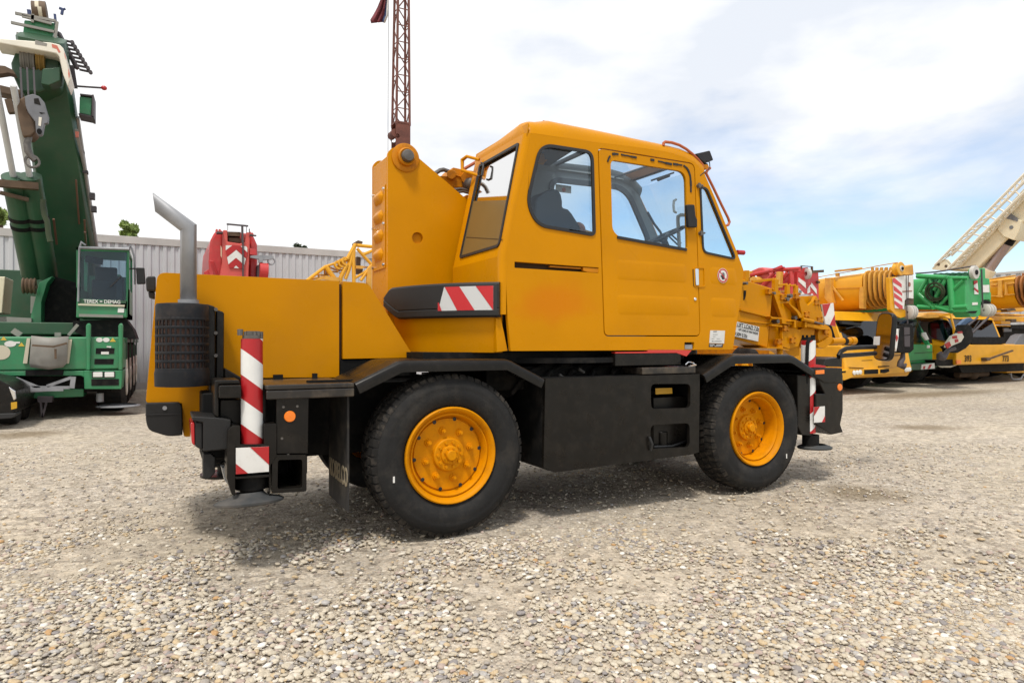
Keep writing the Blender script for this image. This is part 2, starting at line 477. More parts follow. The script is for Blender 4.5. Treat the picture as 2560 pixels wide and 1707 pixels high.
# ------------------------------------------------------------------ ground
def ground_material():
    m = bpy.data.materials.new('gravel_ground'); m.use_nodes = True
    N, L = nodes_of(m.node_tree)
    out = N('ShaderNodeOutputMaterial'); p = N('ShaderNodeBsdfPrincipled'); L(p.outputs[0], out.inputs['Surface'])
    p.inputs['Roughness'].default_value = 0.9; p.inputs['Specular IOR Level'].default_value = 0.2
    tc = N('ShaderNodeTexCoord')
    def vor(scale, feature='F1', rnd=1.0):
        v = N('ShaderNodeTexVoronoi', feature=feature); v.inputs['Scale'].default_value = scale; v.inputs['Randomness'].default_value = rnd
        L(tc.outputs['Object'], v.inputs['Vector']); return v
    def noi(scale, detail=6, rough=.6):
        n = N('ShaderNodeTexNoise'); n.inputs['Scale'].default_value = scale; n.inputs['Detail'].default_value = detail; n.inputs['Roughness'].default_value = rough
        L(tc.outputs['Object'], n.inputs['Vector']); return n
    v1, v2, v3 = vor(42), vor(95), vor(17)
    def ramp(src, stops):
        r = N('ShaderNodeValToRGB')
        while len(r.color_ramp.elements) > len(stops): r.color_ramp.elements.remove(r.color_ramp.elements[0])
        while len(r.color_ramp.elements) < len(stops): r.color_ramp.elements.new(.5)
        for e, (q, c) in zip(r.color_ramp.elements, stops): e.position = q; e.color = (*c, 1)
        L(src, r.inputs['Fac']); return r
    def sep(v):
        s = N('ShaderNodeSeparateColor'); L(v.outputs['Color'], s.inputs[0]); return s
    stone = [(0, (.13, .11, .09)), (.16, (.30, .265, .23)), (.45, (.47, .415, .35)), (.7, (.60, .54, .46)), (.88, (.43, .335, .25)), (1, (.78, .74, .67))]
    c1 = ramp(sep(v1).outputs['Red'], stone); c2 = ramp(sep(v2).outputs['Green'], stone)
    big = noi(.55, 5, .55); mid = noi(3.2, 6, .65)
    # where the stones have been pressed into sand the ground is smoother
    dirt = ramp(noi(26, 8, .7).outputs['Fac'], [(.3, (.40, .342, .262)), (.7, (.57, .495, .385))])
    mk = N('ShaderNodeMath', operation='MULTIPLY_ADD'); mk.inputs[1].default_value = .55; L(big.outputs['Fac'], mk.inputs[0]); 
    m_ = N('ShaderNodeMath', operation='MULTIPLY'); m_.inputs[1].default_value = .45; L(mid.outputs['Fac'], m_.inputs[0]); L(m_.outputs[0], mk.inputs[2])
    msk = ramp(mk.outputs[0], [(.40, (0, 0, 0)), (.62, (1, 1, 1))])
    x1 = N('ShaderNodeMix', data_type='RGBA'); x1.inputs['Factor'].default_value = .5
    L(c1.outputs[0], x1.inputs['A']); L(c2.outputs[0], x1.inputs['B'])
    c3 = ramp(sep(v3).outputs['Red'], [(0, (.62, .60, .58)), (.3, (.93, .92, .89)), (.7, (1.03, 1.02, .99)), (1, (1.26, 1.24, 1.19))])
    x2 = N('ShaderNodeMix', data_type='RGBA'); 
    sc = N('ShaderNodeMath', operation='MULTIPLY'); sc.inputs[1].default_value = .75; L(msk.outputs[0], sc.inputs[0])
    L(sc.outputs[0], x2.inputs['Factor']); L(x1.outputs['Result'], x2.inputs['A']); L(dirt.outputs[0], x2.inputs['B'])
    # broad tonal drift over the yard
    drift = noi(.18, 4, .5)
    mr = N('ShaderNodeMapRange'); mr.inputs['To Min'].default_value = .76; mr.inputs['To Max'].default_value = 1.04; mr.inputs['From Min'].default_value = .3; mr.inputs['From Max'].default_value = .7
    L(drift.outputs['Fac'], mr.inputs['Value'])
    s = N('ShaderNodeVectorMath', operation='SCALE'); L(x2.outputs['Result'], s.inputs[0]); L(mr.outputs['Result'], s.inputs['Scale'])
    xm = N('ShaderNodeMix', data_type='RGBA', blend_type='MULTIPLY'); xm.inputs['Factor'].default_value = .85
    L(s.outputs['Vector'], xm.inputs['A']); L(c3.outputs[0], xm.inputs['B'])
    col = xm.outputs['Result']
    # damp oil stains on the gravel
    for c, sz, a in STAINS:
        mpn = N('ShaderNodeMapping', vector_type='TEXTURE'); mpn.inputs['Location'].default_value = c; mpn.inputs['Scale'].default_value = sz
        mpn.inputs['Rotation'].default_value = (0, 0, a)
        L(tc.outputs['Object'], mpn.inputs['Vector'])
        ln = N('ShaderNodeVectorMath', operation='LENGTH'); L(mpn.outputs[0], ln.inputs[0])
        ad = N('ShaderNodeMath', operation='MULTIPLY_ADD'); ad.inputs[1].default_value = 1.1; L(mid.outputs['Fac'], ad.inputs[0]); L(ln.outputs['Value'], ad.inputs[2])
        q = N('ShaderNodeMapRange', interpolation_type='SMOOTHSTEP'); q.inputs['From Min'].default_value = .7; q.inputs['From Max'].default_value = 1.45
        q.inputs['To Min'].default_value = .72; q.inputs['To Max'].default_value = 0; L(ad.outputs[0], q.inputs['Value'])
        xs = N('ShaderNodeMix', data_type='RGBA'); L(q.outputs['Result'], xs.inputs['Factor']); L(col, xs.inputs['A']); xs.inputs['B'].default_value = (.17, .125, .07, 1)
        col = xs.outputs['Result']
    # scattered darker stones that still read at a distance
    dk = noi(7.5, 3, .9)
    dr_ = ramp(dk.outputs['Fac'], [(.34, (.62, .60, .58)), (.46, (1, 1, 1)), (.60, (1, 1, 1)), (.72, (1.14, 1.13, 1.10))])
    xd_ = N('ShaderNodeMix', data_type='RGBA', blend_type='MULTIPLY'); xd_.inputs['Factor'].default_value = .8
    L(col, xd_.inputs['A']); L(dr_.outputs[0], xd_.inputs['B']); col = xd_.outputs['Result']
    L(col, p.inputs['Base Color'])
    # bump
    inv = N('ShaderNodeMath', operation='MULTIPLY_ADD'); inv.inputs[1].default_value = -1; inv.inputs[2].default_value = 1; L(v1.outputs['Distance'], inv.inputs[0])
    inv2 = N('ShaderNodeMath', operation='MULTIPLY_ADD'); inv2.inputs[1].default_value = -.5; L(v2.outputs['Distance'], inv2.inputs[0]); L(inv.outputs[0], inv2.inputs[2])
    fl = N('ShaderNodeMath', operation='MULTIPLY_ADD'); fl.inputs[1].default_value = -.6; fl.inputs[2].default_value = 1; L(msk.outputs[0], fl.inputs[0])
    hm = N('ShaderNodeMath', operation='MULTIPLY'); L(inv2.outputs[0], hm.inputs[0]); L(fl.outputs[0], hm.inputs[1])
    b = N('ShaderNodeBump'); b.inputs['Strength'].default_value = .6; b.inputs['Distance'].default_value = .010
    L(hm.outputs[0], b.inputs['Height']); L(b.outputs[0], p.inputs['Normal'])
    MATS['gravel_ground'] = m
    return m

STAINS = [((PZ((2160, 1230), 0)), (.60, .52, 1), -.49), ((PZ((2310, 1067), 0)), (1.0, .62, 1), -.49), ((PZ((60, 1085), 0)), (.8, .7, 1), -.49), ((PZ((2330, 985), 0)), (5.5, 1.0, 1), 0.0)]
ground_material()
g = MB()
# one sheet, finely divided near the photographer so that it is not dead flat
xs = [-300, -120, -50, -20] + [-10 + i * .4 for i in range(66)] + [25, 45, 90, 180, 400]
ys = [-60, -25, -12] + [-8 + i * .4 for i in range(71)] + [30, 50, 100, 200, 400]
def gz(x, y):
    f = max(0, 1 - max(abs(x - 2) / 12, abs(y - 4) / 14))
    return noise.noise(Vector((x * .55, y * .55, 0))) * .016 * min(1, f * 4) - .006
vs = [(x, y, gz(x, y)) for y in ys for x in xs]
nx = len(xs)
g.add(vs, [(j * nx + i, j * nx + i + 1, (j + 1) * nx + i + 1, (j + 1) * nx + i) for j in range(len(ys) - 1) for i in range(nx - 1)])
ground = g.build('ground', 'gravel_ground', smooth=80)
tag(ground, kind='structure')

# ------------------------------------------------------------------ loose pebbles in the foreground (uncountable: one object)
def pebble_material():
    m = bpy.data.materials.new('pebble'); m.use_nodes = True
    N, L = nodes_of(m.node_tree)
    out = N('ShaderNodeOutputMaterial'); p = N('ShaderNodeBsdfPrincipled'); L(p.outputs[0], out.inputs['Surface'])
    p.inputs['Roughness'].default_value = .8; p.inputs['Specular IOR Level'].default_value = .3
    oi = N('ShaderNodeObjectInfo')
    r = N('ShaderNodeValToRGB'); r.color_ramp.interpolation = 'CONSTANT'
    dim = lambda c: tuple(v * .93 for v in c)
    stops = [(0, (.50, .435, .335)), (.17, (.37, .33, .285)), (.26, (.58, .515, .41)), (.43, (.27, .245, .235)), (.50, (.52, .40, .25)), (.60, (.63, .57, .475)), (.69, (.42, .33, .28)), (.76, (.53, .46, .355)), (.89, (.42, .395, .37)), (.955, (.74, .70, .63)), (.99, (.47, .29, .14))]
    while len(r.color_ramp.elements) < len(stops): r.color_ramp.elements.new(.5)
    for e, (q, c) in zip(r.color_ramp.elements, stops): e.position = q; e.color = (*dim(c), 1)
    L(oi.outputs['Random'], r.inputs['Fac'])
    tc = N('ShaderNodeTexCoord'); n = N('ShaderNodeTexNoise'); n.inputs['Scale'].default_value = 2.2; n.inputs['Detail'].default_value = 6
    L(tc.outputs['Object'], n.inputs['Vector'])
    mr = N('ShaderNodeMapRange'); mr.inputs['To Min'].default_value = .84; mr.inputs['To Max'].default_value = 1.14; mr.inputs['From Min'].default_value = .3; mr.inputs['From Max'].default_value = .7
    L(n.outputs['Fac'], mr.inputs['Value'])
    s = N('ShaderNodeVectorMath', operation='SCALE'); L(r.outputs['Color'], s.inputs[0]); L(mr.outputs['Result'], s.inputs['Scale'])
    L(s.outputs['Vector'], p.inputs['Base Color'])
    MATS['pebble'] = m
pebble_material()
pc_ = bpy.data.collections.new('pebble_shapes')
for k in range(7):
    bm = bmesh.new(); bmesh.ops.create_icosphere(bm, subdivisions=2, radius=1)
    off = Vector((k * 7.3, k * 3.1, k))
    ang = random.random()
    for v in bm.verts:
        d = 1 + .42 * noise.noise(v.co * .9 + off) + .22 * noise.noise(v.co * 2.1 + off)
        v.co = Vector((v.co.x * d * (1.15 + .35 * ang), v.co.y * d, v.co.z * d * (.50 + .2 * random.random() * .3)))
    me = bpy.data.meshes.new('pebble_shape'); bm.to_mesh(me); bm.free()
    me.polygons.foreach_set('use_smooth', [True] * len(me.polygons)); me.materials.append(MATS['pebble'])
    pc_.objects.link(bpy.data.objects.new('pebble_shape', me))

def pebble_layer(name, outline, dens, smin, smax, power, lo, hi, nscale, seed, base):
    b = MB(); zz = .002; P4 = [Vector((x, y, zz)) for x, y in outline]; nu, nv = 90, 44   # fine cells: the density is sampled per vertex
    b.add([P4[0].lerp(P4[3], i / nu).lerp(P4[1].lerp(P4[2], i / nu), j / nv) for j in range(nv + 1) for i in range(nu + 1)],
          [(j * (nu + 1) + i, j * (nu + 1) + i + 1, (j + 1) * (nu + 1) + i + 1, (j + 1) * (nu + 1) + i) for j in range(nv) for i in range(nu)])
    o = b.build(name, 'gravel_ground', smooth=0, fix=False)
    ng = bpy.data.node_groups.new(name, 'GeometryNodeTree')
    ng.interface.new_socket('Geometry', in_out='INPUT', socket_type='NodeSocketGeometry')
    ng.interface.new_socket('Geometry', in_out='OUTPUT', socket_type='NodeSocketGeometry')
    N = lambda t: ng.nodes.new(t); L = ng.links.new
    gi, go = N('NodeGroupInput'), N('NodeGroupOutput')
    dp = N('GeometryNodeDistributePointsOnFaces'); dp.inputs['Seed'].default_value = seed
    nz = N('ShaderNodeTexNoise'); nz.inputs['Scale'].default_value = nscale; nz.inputs['Detail'].default_value = 4
    pos = N('GeometryNodeInputPosition'); L(pos.outputs[0], nz.inputs['Vector'])
    mr = N('ShaderNodeMapRange'); mr.inputs['From Min'].default_value = lo; mr.inputs['From Max'].default_value = hi
    mr.inputs['To Min'].default_value = base; mr.inputs['To Max'].default_value = 1
    # towards the road edge in the foreground the stones lie thicker
    sx = N('ShaderNodeVectorMath'); sx.operation = 'DOT_PRODUCT'; sx.inputs[1].default_value = (SA, CA, 0); L(pos.outputs[0], sx.inputs[0])
    dm = N('ShaderNodeMapRange'); dm.inputs['From Min'].default_value = CAM.x * SA + CAM.y * CA + 2.5; dm.inputs['From Max'].default_value = CAM.x * SA + CAM.y * CA + 4.4
    dm.inputs['To Min'].default_value = .15; dm.inputs['To Max'].default_value = -.09
    L(sx.outputs['Value'], dm.inputs['Value'])
    ad = N('ShaderNodeMath'); ad.operation = 'ADD'; L(nz.outputs['Fac'], ad.inputs[0]); L(dm.outputs['Result'], ad.inputs[1])
    L(ad.outputs[0], mr.inputs['Value'])
    mu = N('ShaderNodeMath'); mu.operation = 'MULTIPLY'; mu.inputs[1].default_value = dens; L(mr.outputs['Result'], mu.inputs[0])
    L(gi.outputs[0], dp.inputs['Mesh']); L(mu.outputs[0], dp.inputs['Density'])
    ci = N('GeometryNodeCollectionInfo'); ci.inputs['Collection'].default_value = pc_; ci.inputs['Separate Children'].default_value = True; ci.inputs['Reset Children'].default_value = True
    ip = N('GeometryNodeInstanceOnPoints'); ip.inputs['Pick Instance'].default_value = True
    L(dp.outputs['Points'], ip.inputs['Points']); L(ci.outputs[0], ip.inputs['Instance'])
    rv = N('FunctionNodeRandomValue'); rv.data_type = 'FLOAT_VECTOR'; rv.inputs['Min'].default_value = (-.3, -.3, 0); rv.inputs['Max'].default_value = (.3, .3, 6.283); rv.inputs['Seed'].default_value = seed + 1
    L(rv.outputs['Value'], ip.inputs['Rotation'])
    rs = N('FunctionNodeRandomValue'); rs.data_type = 'FLOAT'; rs.inputs['Seed'].default_value = seed + 2
    rs.inputs[2].default_value = 0; rs.inputs[3].default_value = 1
    pw = N('ShaderNodeMath'); pw.operation = 'POWER'; pw.inputs[1].default_value = power; L(rs.outputs[1], pw.inputs[0])
    ms = N('ShaderNodeMapRange'); ms.inputs['To Min'].default_value = smin; ms.inputs['To Max'].default_value = smax; L(pw.outputs[0], ms.inputs['Value'])
    L(ms.outputs['Result'], ip.inputs['Scale'])
    L(ip.outputs[0], go.inputs[0])
    md = o.modifiers.new('scatter', 'NODES'); md.node_group = ng
    return tag(o, 'loose rounded gravel pebbles lying over the compacted yard surface', kind='stuff')
near_ = [PD((-260, CYP + FPX * 1.3 / d), d) for d in (2.2, 4.6)] + [PD((2820, CYP + FPX * 1.3 / d), d) for d in (4.6, 2.2)]
pebble_layer('gravel', [(p.x, p.y) for p in near_], 5600, .0028, .018, 4.2, .44, .60, 1.3, 3, .07)
mid_ = [PD((-200, CYP + FPX * 1.3 / d), d) for d in (4.6, 8.5)] + [PD((2760, CYP + FPX * 1.3 / d), d) for d in (8.5, 4.6)]
pebble_layer('gravel', [(p.x, p.y) for p in mid_], 1500, .003, .014, 4.2, .44, .62, 1.1, 9, .22)

# ================================================================== the yellow city crane (built in world coordinates; X forward, Y away)
crane = thing('mobile_crane', 'large yellow two-axle crane with black chassis in the foreground, its boom lowered', 'mobile crane', (1.2, 1.0, 0))

# ---- wheels
def wheel(cx, y_out, dish, steer_sign, near=True):
    """y_out: plane of the outer sidewall; the axle runs along Y"""
    s = 1 if near else -1           # direction towards the middle of the machine
    c = (cx, y_out, .55)
    ax = (0, s, 0)
    rim = MB()
    rim.lathe([(.322, .052), (.327, .038), (.325, .022), (.317, .014), (.306, .018), (.296, .032), (.289, .048), (.285, .060), (.281, .058), (.277, .050), (.271, .049), (.265, .058), (.260, .078), (.256, dish), (.251, dish + .016), (.246, dish + .016),
               (.240, dish + .002), (.20, dish), (.16, dish), (.118, dish - .004), (.112, dish - .012), (.001, dish - .012)], c, ax, 64)
    w = rim.build('wheel', 'yellow_rim', crane, smooth=35)
    t = MB()
    prof = [(.322, .05), (.335, .035), (.36, .014), (.40, .002), (.43, 0), (.445, .004), (.455, .002), (.47, .004), (.495, .014), (.518, .030), (.534, .046), (.541, .075), (.541, .255), (.534, .282), (.495, .316), (.43, .33), (.36, .316), (.322, .28)]
    t.lathe(prof, c, ax, 72)
    ty = t.build('tyre', 'tyre', w, smooth=50)
    tr = MB()
    n = 58
    C0 = Vector(c)
    for k in range(n):
        for side in (0, 1, 2):
            a0 = 2 * math.pi * (k + (.5 if side == 1 else 0)) / n
            dw = .058 if side != 1 else .046
            def P(a, r, h): return C0 + Vector((math.cos(a) * r, s * h, math.sin(a) * r))
            if side == 0: h0, h1, lo0 = .036, .118, .500
            elif side == 1: h0, h1, lo0 = .128, .202, .53
            else: h0, h1, lo0 = .212, .294, .500
            r1 = .549
            sk = .018 if side == 1 else 0
            a, b = a0 - dw * .78, a0 + dw * .78
            if side == 0:
                pts = [P(a, .512, .022), P(b, .512, .022), P(b, .528, h1), P(a, .528, h1), P(a + .006, r1 - .006, h0 + .008), P(b - .006, r1 - .006, h0 + .008), P(b, r1, h1), P(a, r1, h1)]
            elif side == 2:
                pts = [P(a, .528, h0), P(b, .528, h0), P(b, .512, .308), P(a, .512, .308), P(a, r1, h0), P(b, r1, h0), P(b, r1 - .006, h1), P(a, r1 - .006, h1)]
            else:
                pts = [P(a - sk, .528, h0), P(b - sk, .528, h0), P(b + sk, .528, h1), P(a + sk, .528, h1), P(a - sk, r1, h0), P(b - sk, r1, h0), P(b + sk, r1, h1), P(a + sk, r1, h1)]
            tr.hexa(pts)
    tr.build('tread', 'tread', ty, smooth=20)
    h = MB()
    d = dish
    h.lathe([(.112, d), (.110, d - .03), (.102, d - .036), (.064, d - .036), (.062, d - .05), (.056, d - .054), (.036, d - .054), (.035, d - .078), (.030, d - .084), (.001, d - .085)], c, ax, 40)
    for k in range(8 if near else 0):
        a = 2 * math.pi * (k + .3) / 8; nb = MB()
        q = C0 + Vector((math.cos(a) * .165, s * d, math.sin(a) * .165))
        nb.cyl(q, q + Vector((0, -s * .012, 0)), .026, .024, 16); nb.cyl(q, q + Vector((0, -s * .032, 0)), .018, .017, 6); nb.cyl(q, q + Vector((0, -s * .045, 0)), .010, .009, 10)
        nb.build('wheel_nut', 'yellow_rim', w, smooth=35)
    for k in range(10):
        a = 2 * math.pi * k / 10
        q = C0 + Vector((math.cos(a) * .084, s * (d - .034), math.sin(a) * .084))
        h.cyl(q, q + Vector((0, -s * .014, 0)), .011, .010, 8)
    for k in range(8):
        a = 2 * math.pi * (k + .5) / 8
        q = C0 + Vector((math.cos(a) * .048, s * (d - .053), math.sin(a) * .048))
        h.cyl(q, q + Vector((0, -s * .009, 0)), .006, n=6)
    h.build('hub', 'yellow_rim', w, smooth=35)
    for k in range(10 if near else 0):
        a = 2 * math.pi * (k + .15) / 10; nb = MB()
        nb.sphere(C0 + Vector((math.cos(a) * .238, s * (d + .0005), math.sin(a) * .239)), .0135, 6, sc=(1, .06, 1))
        nb.build('hand_hole', 'rubber', w)
    if near:
        m = MB(); a = R(196 if cx < 1 else -38)
        q = C0 + Vector((math.cos(a) * .425, -.001, math.sin(a) * .425))
        m.hexa([q + Vector(p) for p in [(-.006, 0, -.02), (.006, 0, -.02), (.006, .004, -.02), (-.006, .004, -.02), (-.006, 0, .02), (.006, 0, .02), (.006, .004, .02), (-.006, .004, .02)]])
        m.build('chalk_mark', 'white', ty)
    return w
wheel(0.0, 0.0, .10, 0)
wheel(2.90, 0.0, .165, 0)
wheel(0.0, 2.0, .10, 0, False)
wheel(2.90, 2.0, .165, 0, False)

# ---- chassis
ch = MB()
ch.box(-1.45, 3.95, .62, .78, .52, 1.02)
ch.box(-1.45, 3.95, 1.22, 1.38, .52, 1.02)
for x in (-1.2, -.5, .55, 1.2, 2.2, 3.4): ch.box(x - .06, x + .06, .78, 1.22, .56, .98)
ch.box(.45, 2.35, .5, 1.5, .88, 1.10)
ch.box(-.1, .1, .30, 1.70, .45, .65); ch.box(2.8, 3.0, .30, 1.70, .45, .65)
ch.sphere((0, 1.0, .55), .24, 10); ch.sphere((2.9, 1.0, .55), .24, 10)
ch.box(.5, 2.3, 1.55, 1.98, .4, 1.02)
ch.build('chassis', 'black_dark', crane, bevel=.008)
tt = MB()
tt.lathe([(.50, 0), (.56, 0), (.56, .10), (.60, .10), (.60, .15), (.3, .15)], (1.2, 1.0, 1.07), (0, 0, 1), 48)
tt.build('turntable_ring', 'black_dark', crane)

# ---- fenders (sheet with a rolled lip), near side traced, far side mirrored
def fender(pts, name, mirror=False, y0=-.03, y1=.56, lip=.075):
    f = MB()
    P = [Vector((p.x, 0, p.z)) for p in pts]
    my = (lambda y: 2.0 - y) if mirror else (lambda y: y)
    lo = []
    for i, p in enumerate(P):
        a = P[max(0, i - 1)]; b = P[min(len(P) - 1, i + 1)]
        t = (b - a).normalized(); nrm = Vector((t.z, 0, -t.x))   # downwards
        if nrm.z > 0: nrm = -nrm
        lo.append(nrm)
    def ring(i):
        p = P[i]; n = lo[i]
        q = lambda y, d: Vector((p.x, my(y), p.z)) + n * d
        return [q(y1, 0), q(y0 + .034, 0), q(y0 + .018, .004), q(y0 + .006, .012), q(y0 + .001, .024), q(y0, .036), q(y0, lip), q(y0 + .02, lip), q(y0 + .02, .03), q(y1, .03)]
    f.loft([ring(i) for i in range(len(P))], True, True)
    return f.build(name, 'black_paint', crane, smooth=42)
Yf = -.03
fr = [PY(zw(80, 280), Yf), PY(zw(390, 128), Yf), PY(zw(440, 115), Yf), PY(zw(1185, 112), Yf), PY(zw(1225, 122), Yf), PY(zw(1462, 248), Yf)]
zt_f = .5 * (fr[2].z + fr[3].z); fr[2].z = fr[3].z = zt_f
fender(fr, 'fender'); fender(fr, 'fender', True)
ff = [PY(zb(1288, 268), Yf), PY(zb(1478, 143), Yf), PY(zb(1515, 132), Yf), PY(zb(1890, 128), Yf), PY(zb(1925, 138), Yf), PY(zb(2062, 226), Yf)]
z_ = .5 * (ff[2].z + ff[3].z); ff[2].z = ff[3].z = z_
fender(ff, 'fender'); fender(ff, 'fender', True)

# ---- rear deck beside the engine hood
dk = MB()
d0, d1 = PY(zo(1215, 302), Yf), PY(zw(80, 280), Yf)
DZ = fr[0].z
dk.box(d0.x, fr[0].x - .003, -.03, .68, DZ - .03, DZ)
dk.box(d0.x, fr[0].x - .003, -.03, -.008, DZ - .085, DZ - .032)
dk.build('rear_deck', 'deck_black', crane, bevel=.008)
dkf = MB(); dkf.box(d0.x, fr[0].x - .003, 1.32, 2.03, DZ - .03, DZ); dkf.build('rear_deck', 'deck_black', crane, bevel=.008)
for bx_ in ((-.92, -.45, .10, .16, DZ + .001, DZ + .012), (-1.05, -.99, .60, .64, DZ, DZ + .03), (-.80, -.77, .56, .60, DZ, DZ + .035)):
    hd = MB(); hd.box(*bx_); hd.build('deck_hinge', 'black_dark', crane)

# ---- side tool box between the wheels
Yb = .0
tb_pts = [PY(zb(*q), Yb) for q in [(178, 297), (1260, 266), (1252, 812), (1206, 828), (245, 955), (165, 918)]]
h1 = rpoly([PY(zb(*q), Yb) for q in [(916, 335), (1193, 334), (1193, 502), (918, 511)]], .045, 5)
h2 = rpoly([PY(zb(*q), Yb) for q in [(916, 622), (1188, 608), (1188, 776), (912, 790)]], .045, 5)
b = MB(); b.panel(tb_pts, [h1, h2], (0, .03, 0))
tbx = b.build('tool_box', 'black_paint', crane, bevel=.01)
b = MB()
for a, c in zip(tb_pts, tb_pts[1:] + tb_pts[:1]):
    pa, pc = a + Vector((0, .031, 0)), c + Vector((0, .031, 0))
    q = [pa, pc, pc + Vector((0, .5, 0)), pa + Vector((0, .5, 0))]
    n = Vector((0, 1, 0)).cross(c - a).normalized() * .015
    if (q[0] + n - sum(tb_pts, Vector()) / 6).length > (q[0] - n - sum(tb_pts, Vector()) / 6).length: n = -n
    b.hexa(q + [p + n for p in q])
b.build('box_shell', 'black_dark', tbx)
b = MB(); zz = [PY(zb(935, 470), .12), PY(zb(1090, 430), .12)]
b.box(zz[0].x, zz[1].x + .12, .12, .4, .45, .86); b.cyl((zz[0].x + .10, .14, .58), (zz[0].x + .10, .14, .45), .05)
b.box(zz[0].x + .02, zz[0].x + .30, .10, .4, .43, .47)
b.build('battery_unit', 'black_paint', tbx, bevel=.01)
q = [PY(zb(*p), .115) for p in [(948, 365), (1065, 362), (1067, 402), (950, 408)]]
b = MB(); b.prism(q, (0, .004, 0)); b.build('battery_label', mat('label_yellow', (.55, .30, .01), .5), tbx)
b = MB(); b.tube([PY(zb(905, 705), -.012), PY(zb(925, 755), -.03), PY(zb(915, 800), -.012)], .011, 8); b.tube([PY(zb(935, 775), .05), PY(zb(1060, 770), .08), PY(zb(1160, 735), .10)], .010, 8)
b.build('hose', 'rubber', tbx)
# slanting lower apron of the box
# step box on the tool box
s0, s1 = PY(zb(858, 215), .04), PY(zb(1232, 262), .04)
b = MB(); b.box(s0.x, s1.x, .04, .32, tb_pts[1].z + .004, PY(zb(1232, 213), .04).z)
st = b.build('step_box', 'deck_black', crane, bevel=.008)
b = MB(); e = PY(zb(1190, 200), .05)
b.tube([e + V(-.05, 0, 0), e + V(-.02, 0, .02), e + V(.05, .02, .015), e + V(.06, 0, -.005), e + V(-.01, .01, -.015)], .006, 6); b.build('latch', 'chrome', st)
# dark running gear between fenders seen over the tool box
b = MB()
b.box(.40, 2.4, .32, .5, .95, 1.12)
for k in range(7): b.tube([(.6 + k * .22, .30 + .03 * (k % 3), .92), (.72 + k * .2, .26, 1.08), (.95 + k * .18, .34, 1.14), (1.2 + k * .16, .5, 1.05)], .018, 8)
b.build('hydraulic_hose', 'black_dark', crane)
for k, (xa, za) in enumerate([(1.16, 1.10), (.98, 1.06)]):
    b = MB(); b.cyl((xa, .24, za), (xa + .05, .24, za - .03), .012, n=8); b.build('hose_fitting', 'steel_dirty', crane)
# added bracket and red strip below the cab, standing in for the red crane behind
b = MB()
pts = [PY(q, .16) for q in [(1527, 883), (1660, 881), (1690, 890), (1712, 886), (1700, 879), (1607, 877), (1607, 881), (1527, 882)]]
za = pts[0].z
b.box(pts[0].x, pts[2].x, .10, .5, za - .10, za - .004)
br = b.build('strip_bracket', 'black_paint', crane, bevel=.006)
b = MB(); b.prism([V(pts[0].x, .1, za), V(pts[2].x - .05, .1, za), V(pts[2].x + .06, .1, za - .03), V(pts[3].x + .02, .1, za + .02), V(pts[5].x, .1, za + .035), V(pts[5].x, .1, za + .012), V(pts[0].x, .1, za + .01)], (0, .05, 0)); b.build('red_strip', 'bracket_red', br)

# ---- engine hood (Y .65 .. 1.75)
YH, YH2 = .66, 1.80
hp = [PY(zr(*q), YH) for q in [(100, 412), (952, 452), (952, 905), (490, 905), (412, 858), (412, 1000), (340, 1172), (222, 1180), (215, 1022), (45, 1020)]]
hp[1] = PY((848, 702.5), YH); hp[2] = PY((848, 943), YH)
b = MB()
b.prism(rpoly(hp, [.05, .002, .002, .01, .03, .01, .02, .02, .01, .02], 5), (0, YH2 - YH, 0))
hood = b.build('engine_hood', 'yellow', crane, bevel=.03, seg=3)
hq = [PY(q, YH) for q in [(857, 703), (921, 708), (1036, 894), (857, 897)]]
b = MB(); b.prism(rpoly(hq, [.002, .04, .02, .002], 5), (0, YH2 - YH, 0)); b.build('hood_front', 'yellow', crane, bevel=.022, seg=3)
b = MB(); b.box(hp[1].x + .004, hq[0].x - .004, YH + .03, YH2 - .03, 1.07, hp[1].z - .02); b.build('hood_gap', mat('gap_brown', (.05, .02, .004), .7), crane)
b = MB(); 
pl = [PY(q, YH + .02) for q in [(852, 898), (1034, 897)]]
b.box(hp[3].x, pl[1].x + .1, YH + .02, YH2, DZ - .2, DZ + .0); b.box(hp[2].x + .01, pl[1].x + .02, YH + .012, YH2 - .01, DZ, pl[1].z - .003)
b.build('hood_base', 'black_dark', crane)
b = MB()
q = [PY(zw(0, 108), .62), PY(zw(220, 108), .62), PY(zw(95, 250), .1), PY(zw(0, 240), .1)]
# rear bumper moulding under the hood tail
bp = [PY(zr(*q), YH - .05) for q in [(44, 1022), (205, 1018), (216, 1040), (218, 1172), (150, 1178), (60, 1150), (46, 1110)]]
b = MB(); b.prism(rpoly(bp, [.01, .02, .03, .01, .03, .06, .05], 4), (0, 1.25, 0))
bm_ = b.build('rear_bumper', 'plastic_black', crane, bevel=.02, seg=3)
b = MB(); q = PY(zo(268, 522), YH - .055); b.cyl(q + V(0, .01, 0), q - V(0, .004, 0), .013, n=12); b.build('bolt', 'galv', bm_)
b = MB(); qa, qb = PY(zo(85, 583), YH - .053), PY(zo(420, 575), YH - .053); b.bar(qa, qb, .006, .006); b.build('seam', 'rubber', bm_)
# tail lamp at the far upper hood corner
b = MB(); q = [PY(zr(*p), 1.55) for p in [(45, 440), (55, 430), (92, 430), (92, 500), (48, 497)]]
b.prism(q, (0, .16, 0)); lt = b.build('rear_lamp', 'plastic_black', crane, bevel=.012)
b = MB(); q = [PY(zr(*p), 1.6) for p in [(56, 502), (88, 502), (88, 538), (60, 530)]]; b.prism(q, (0, .08, 0)); b.build('lamp_bracket', 'rubber', lt, bevel=.01)

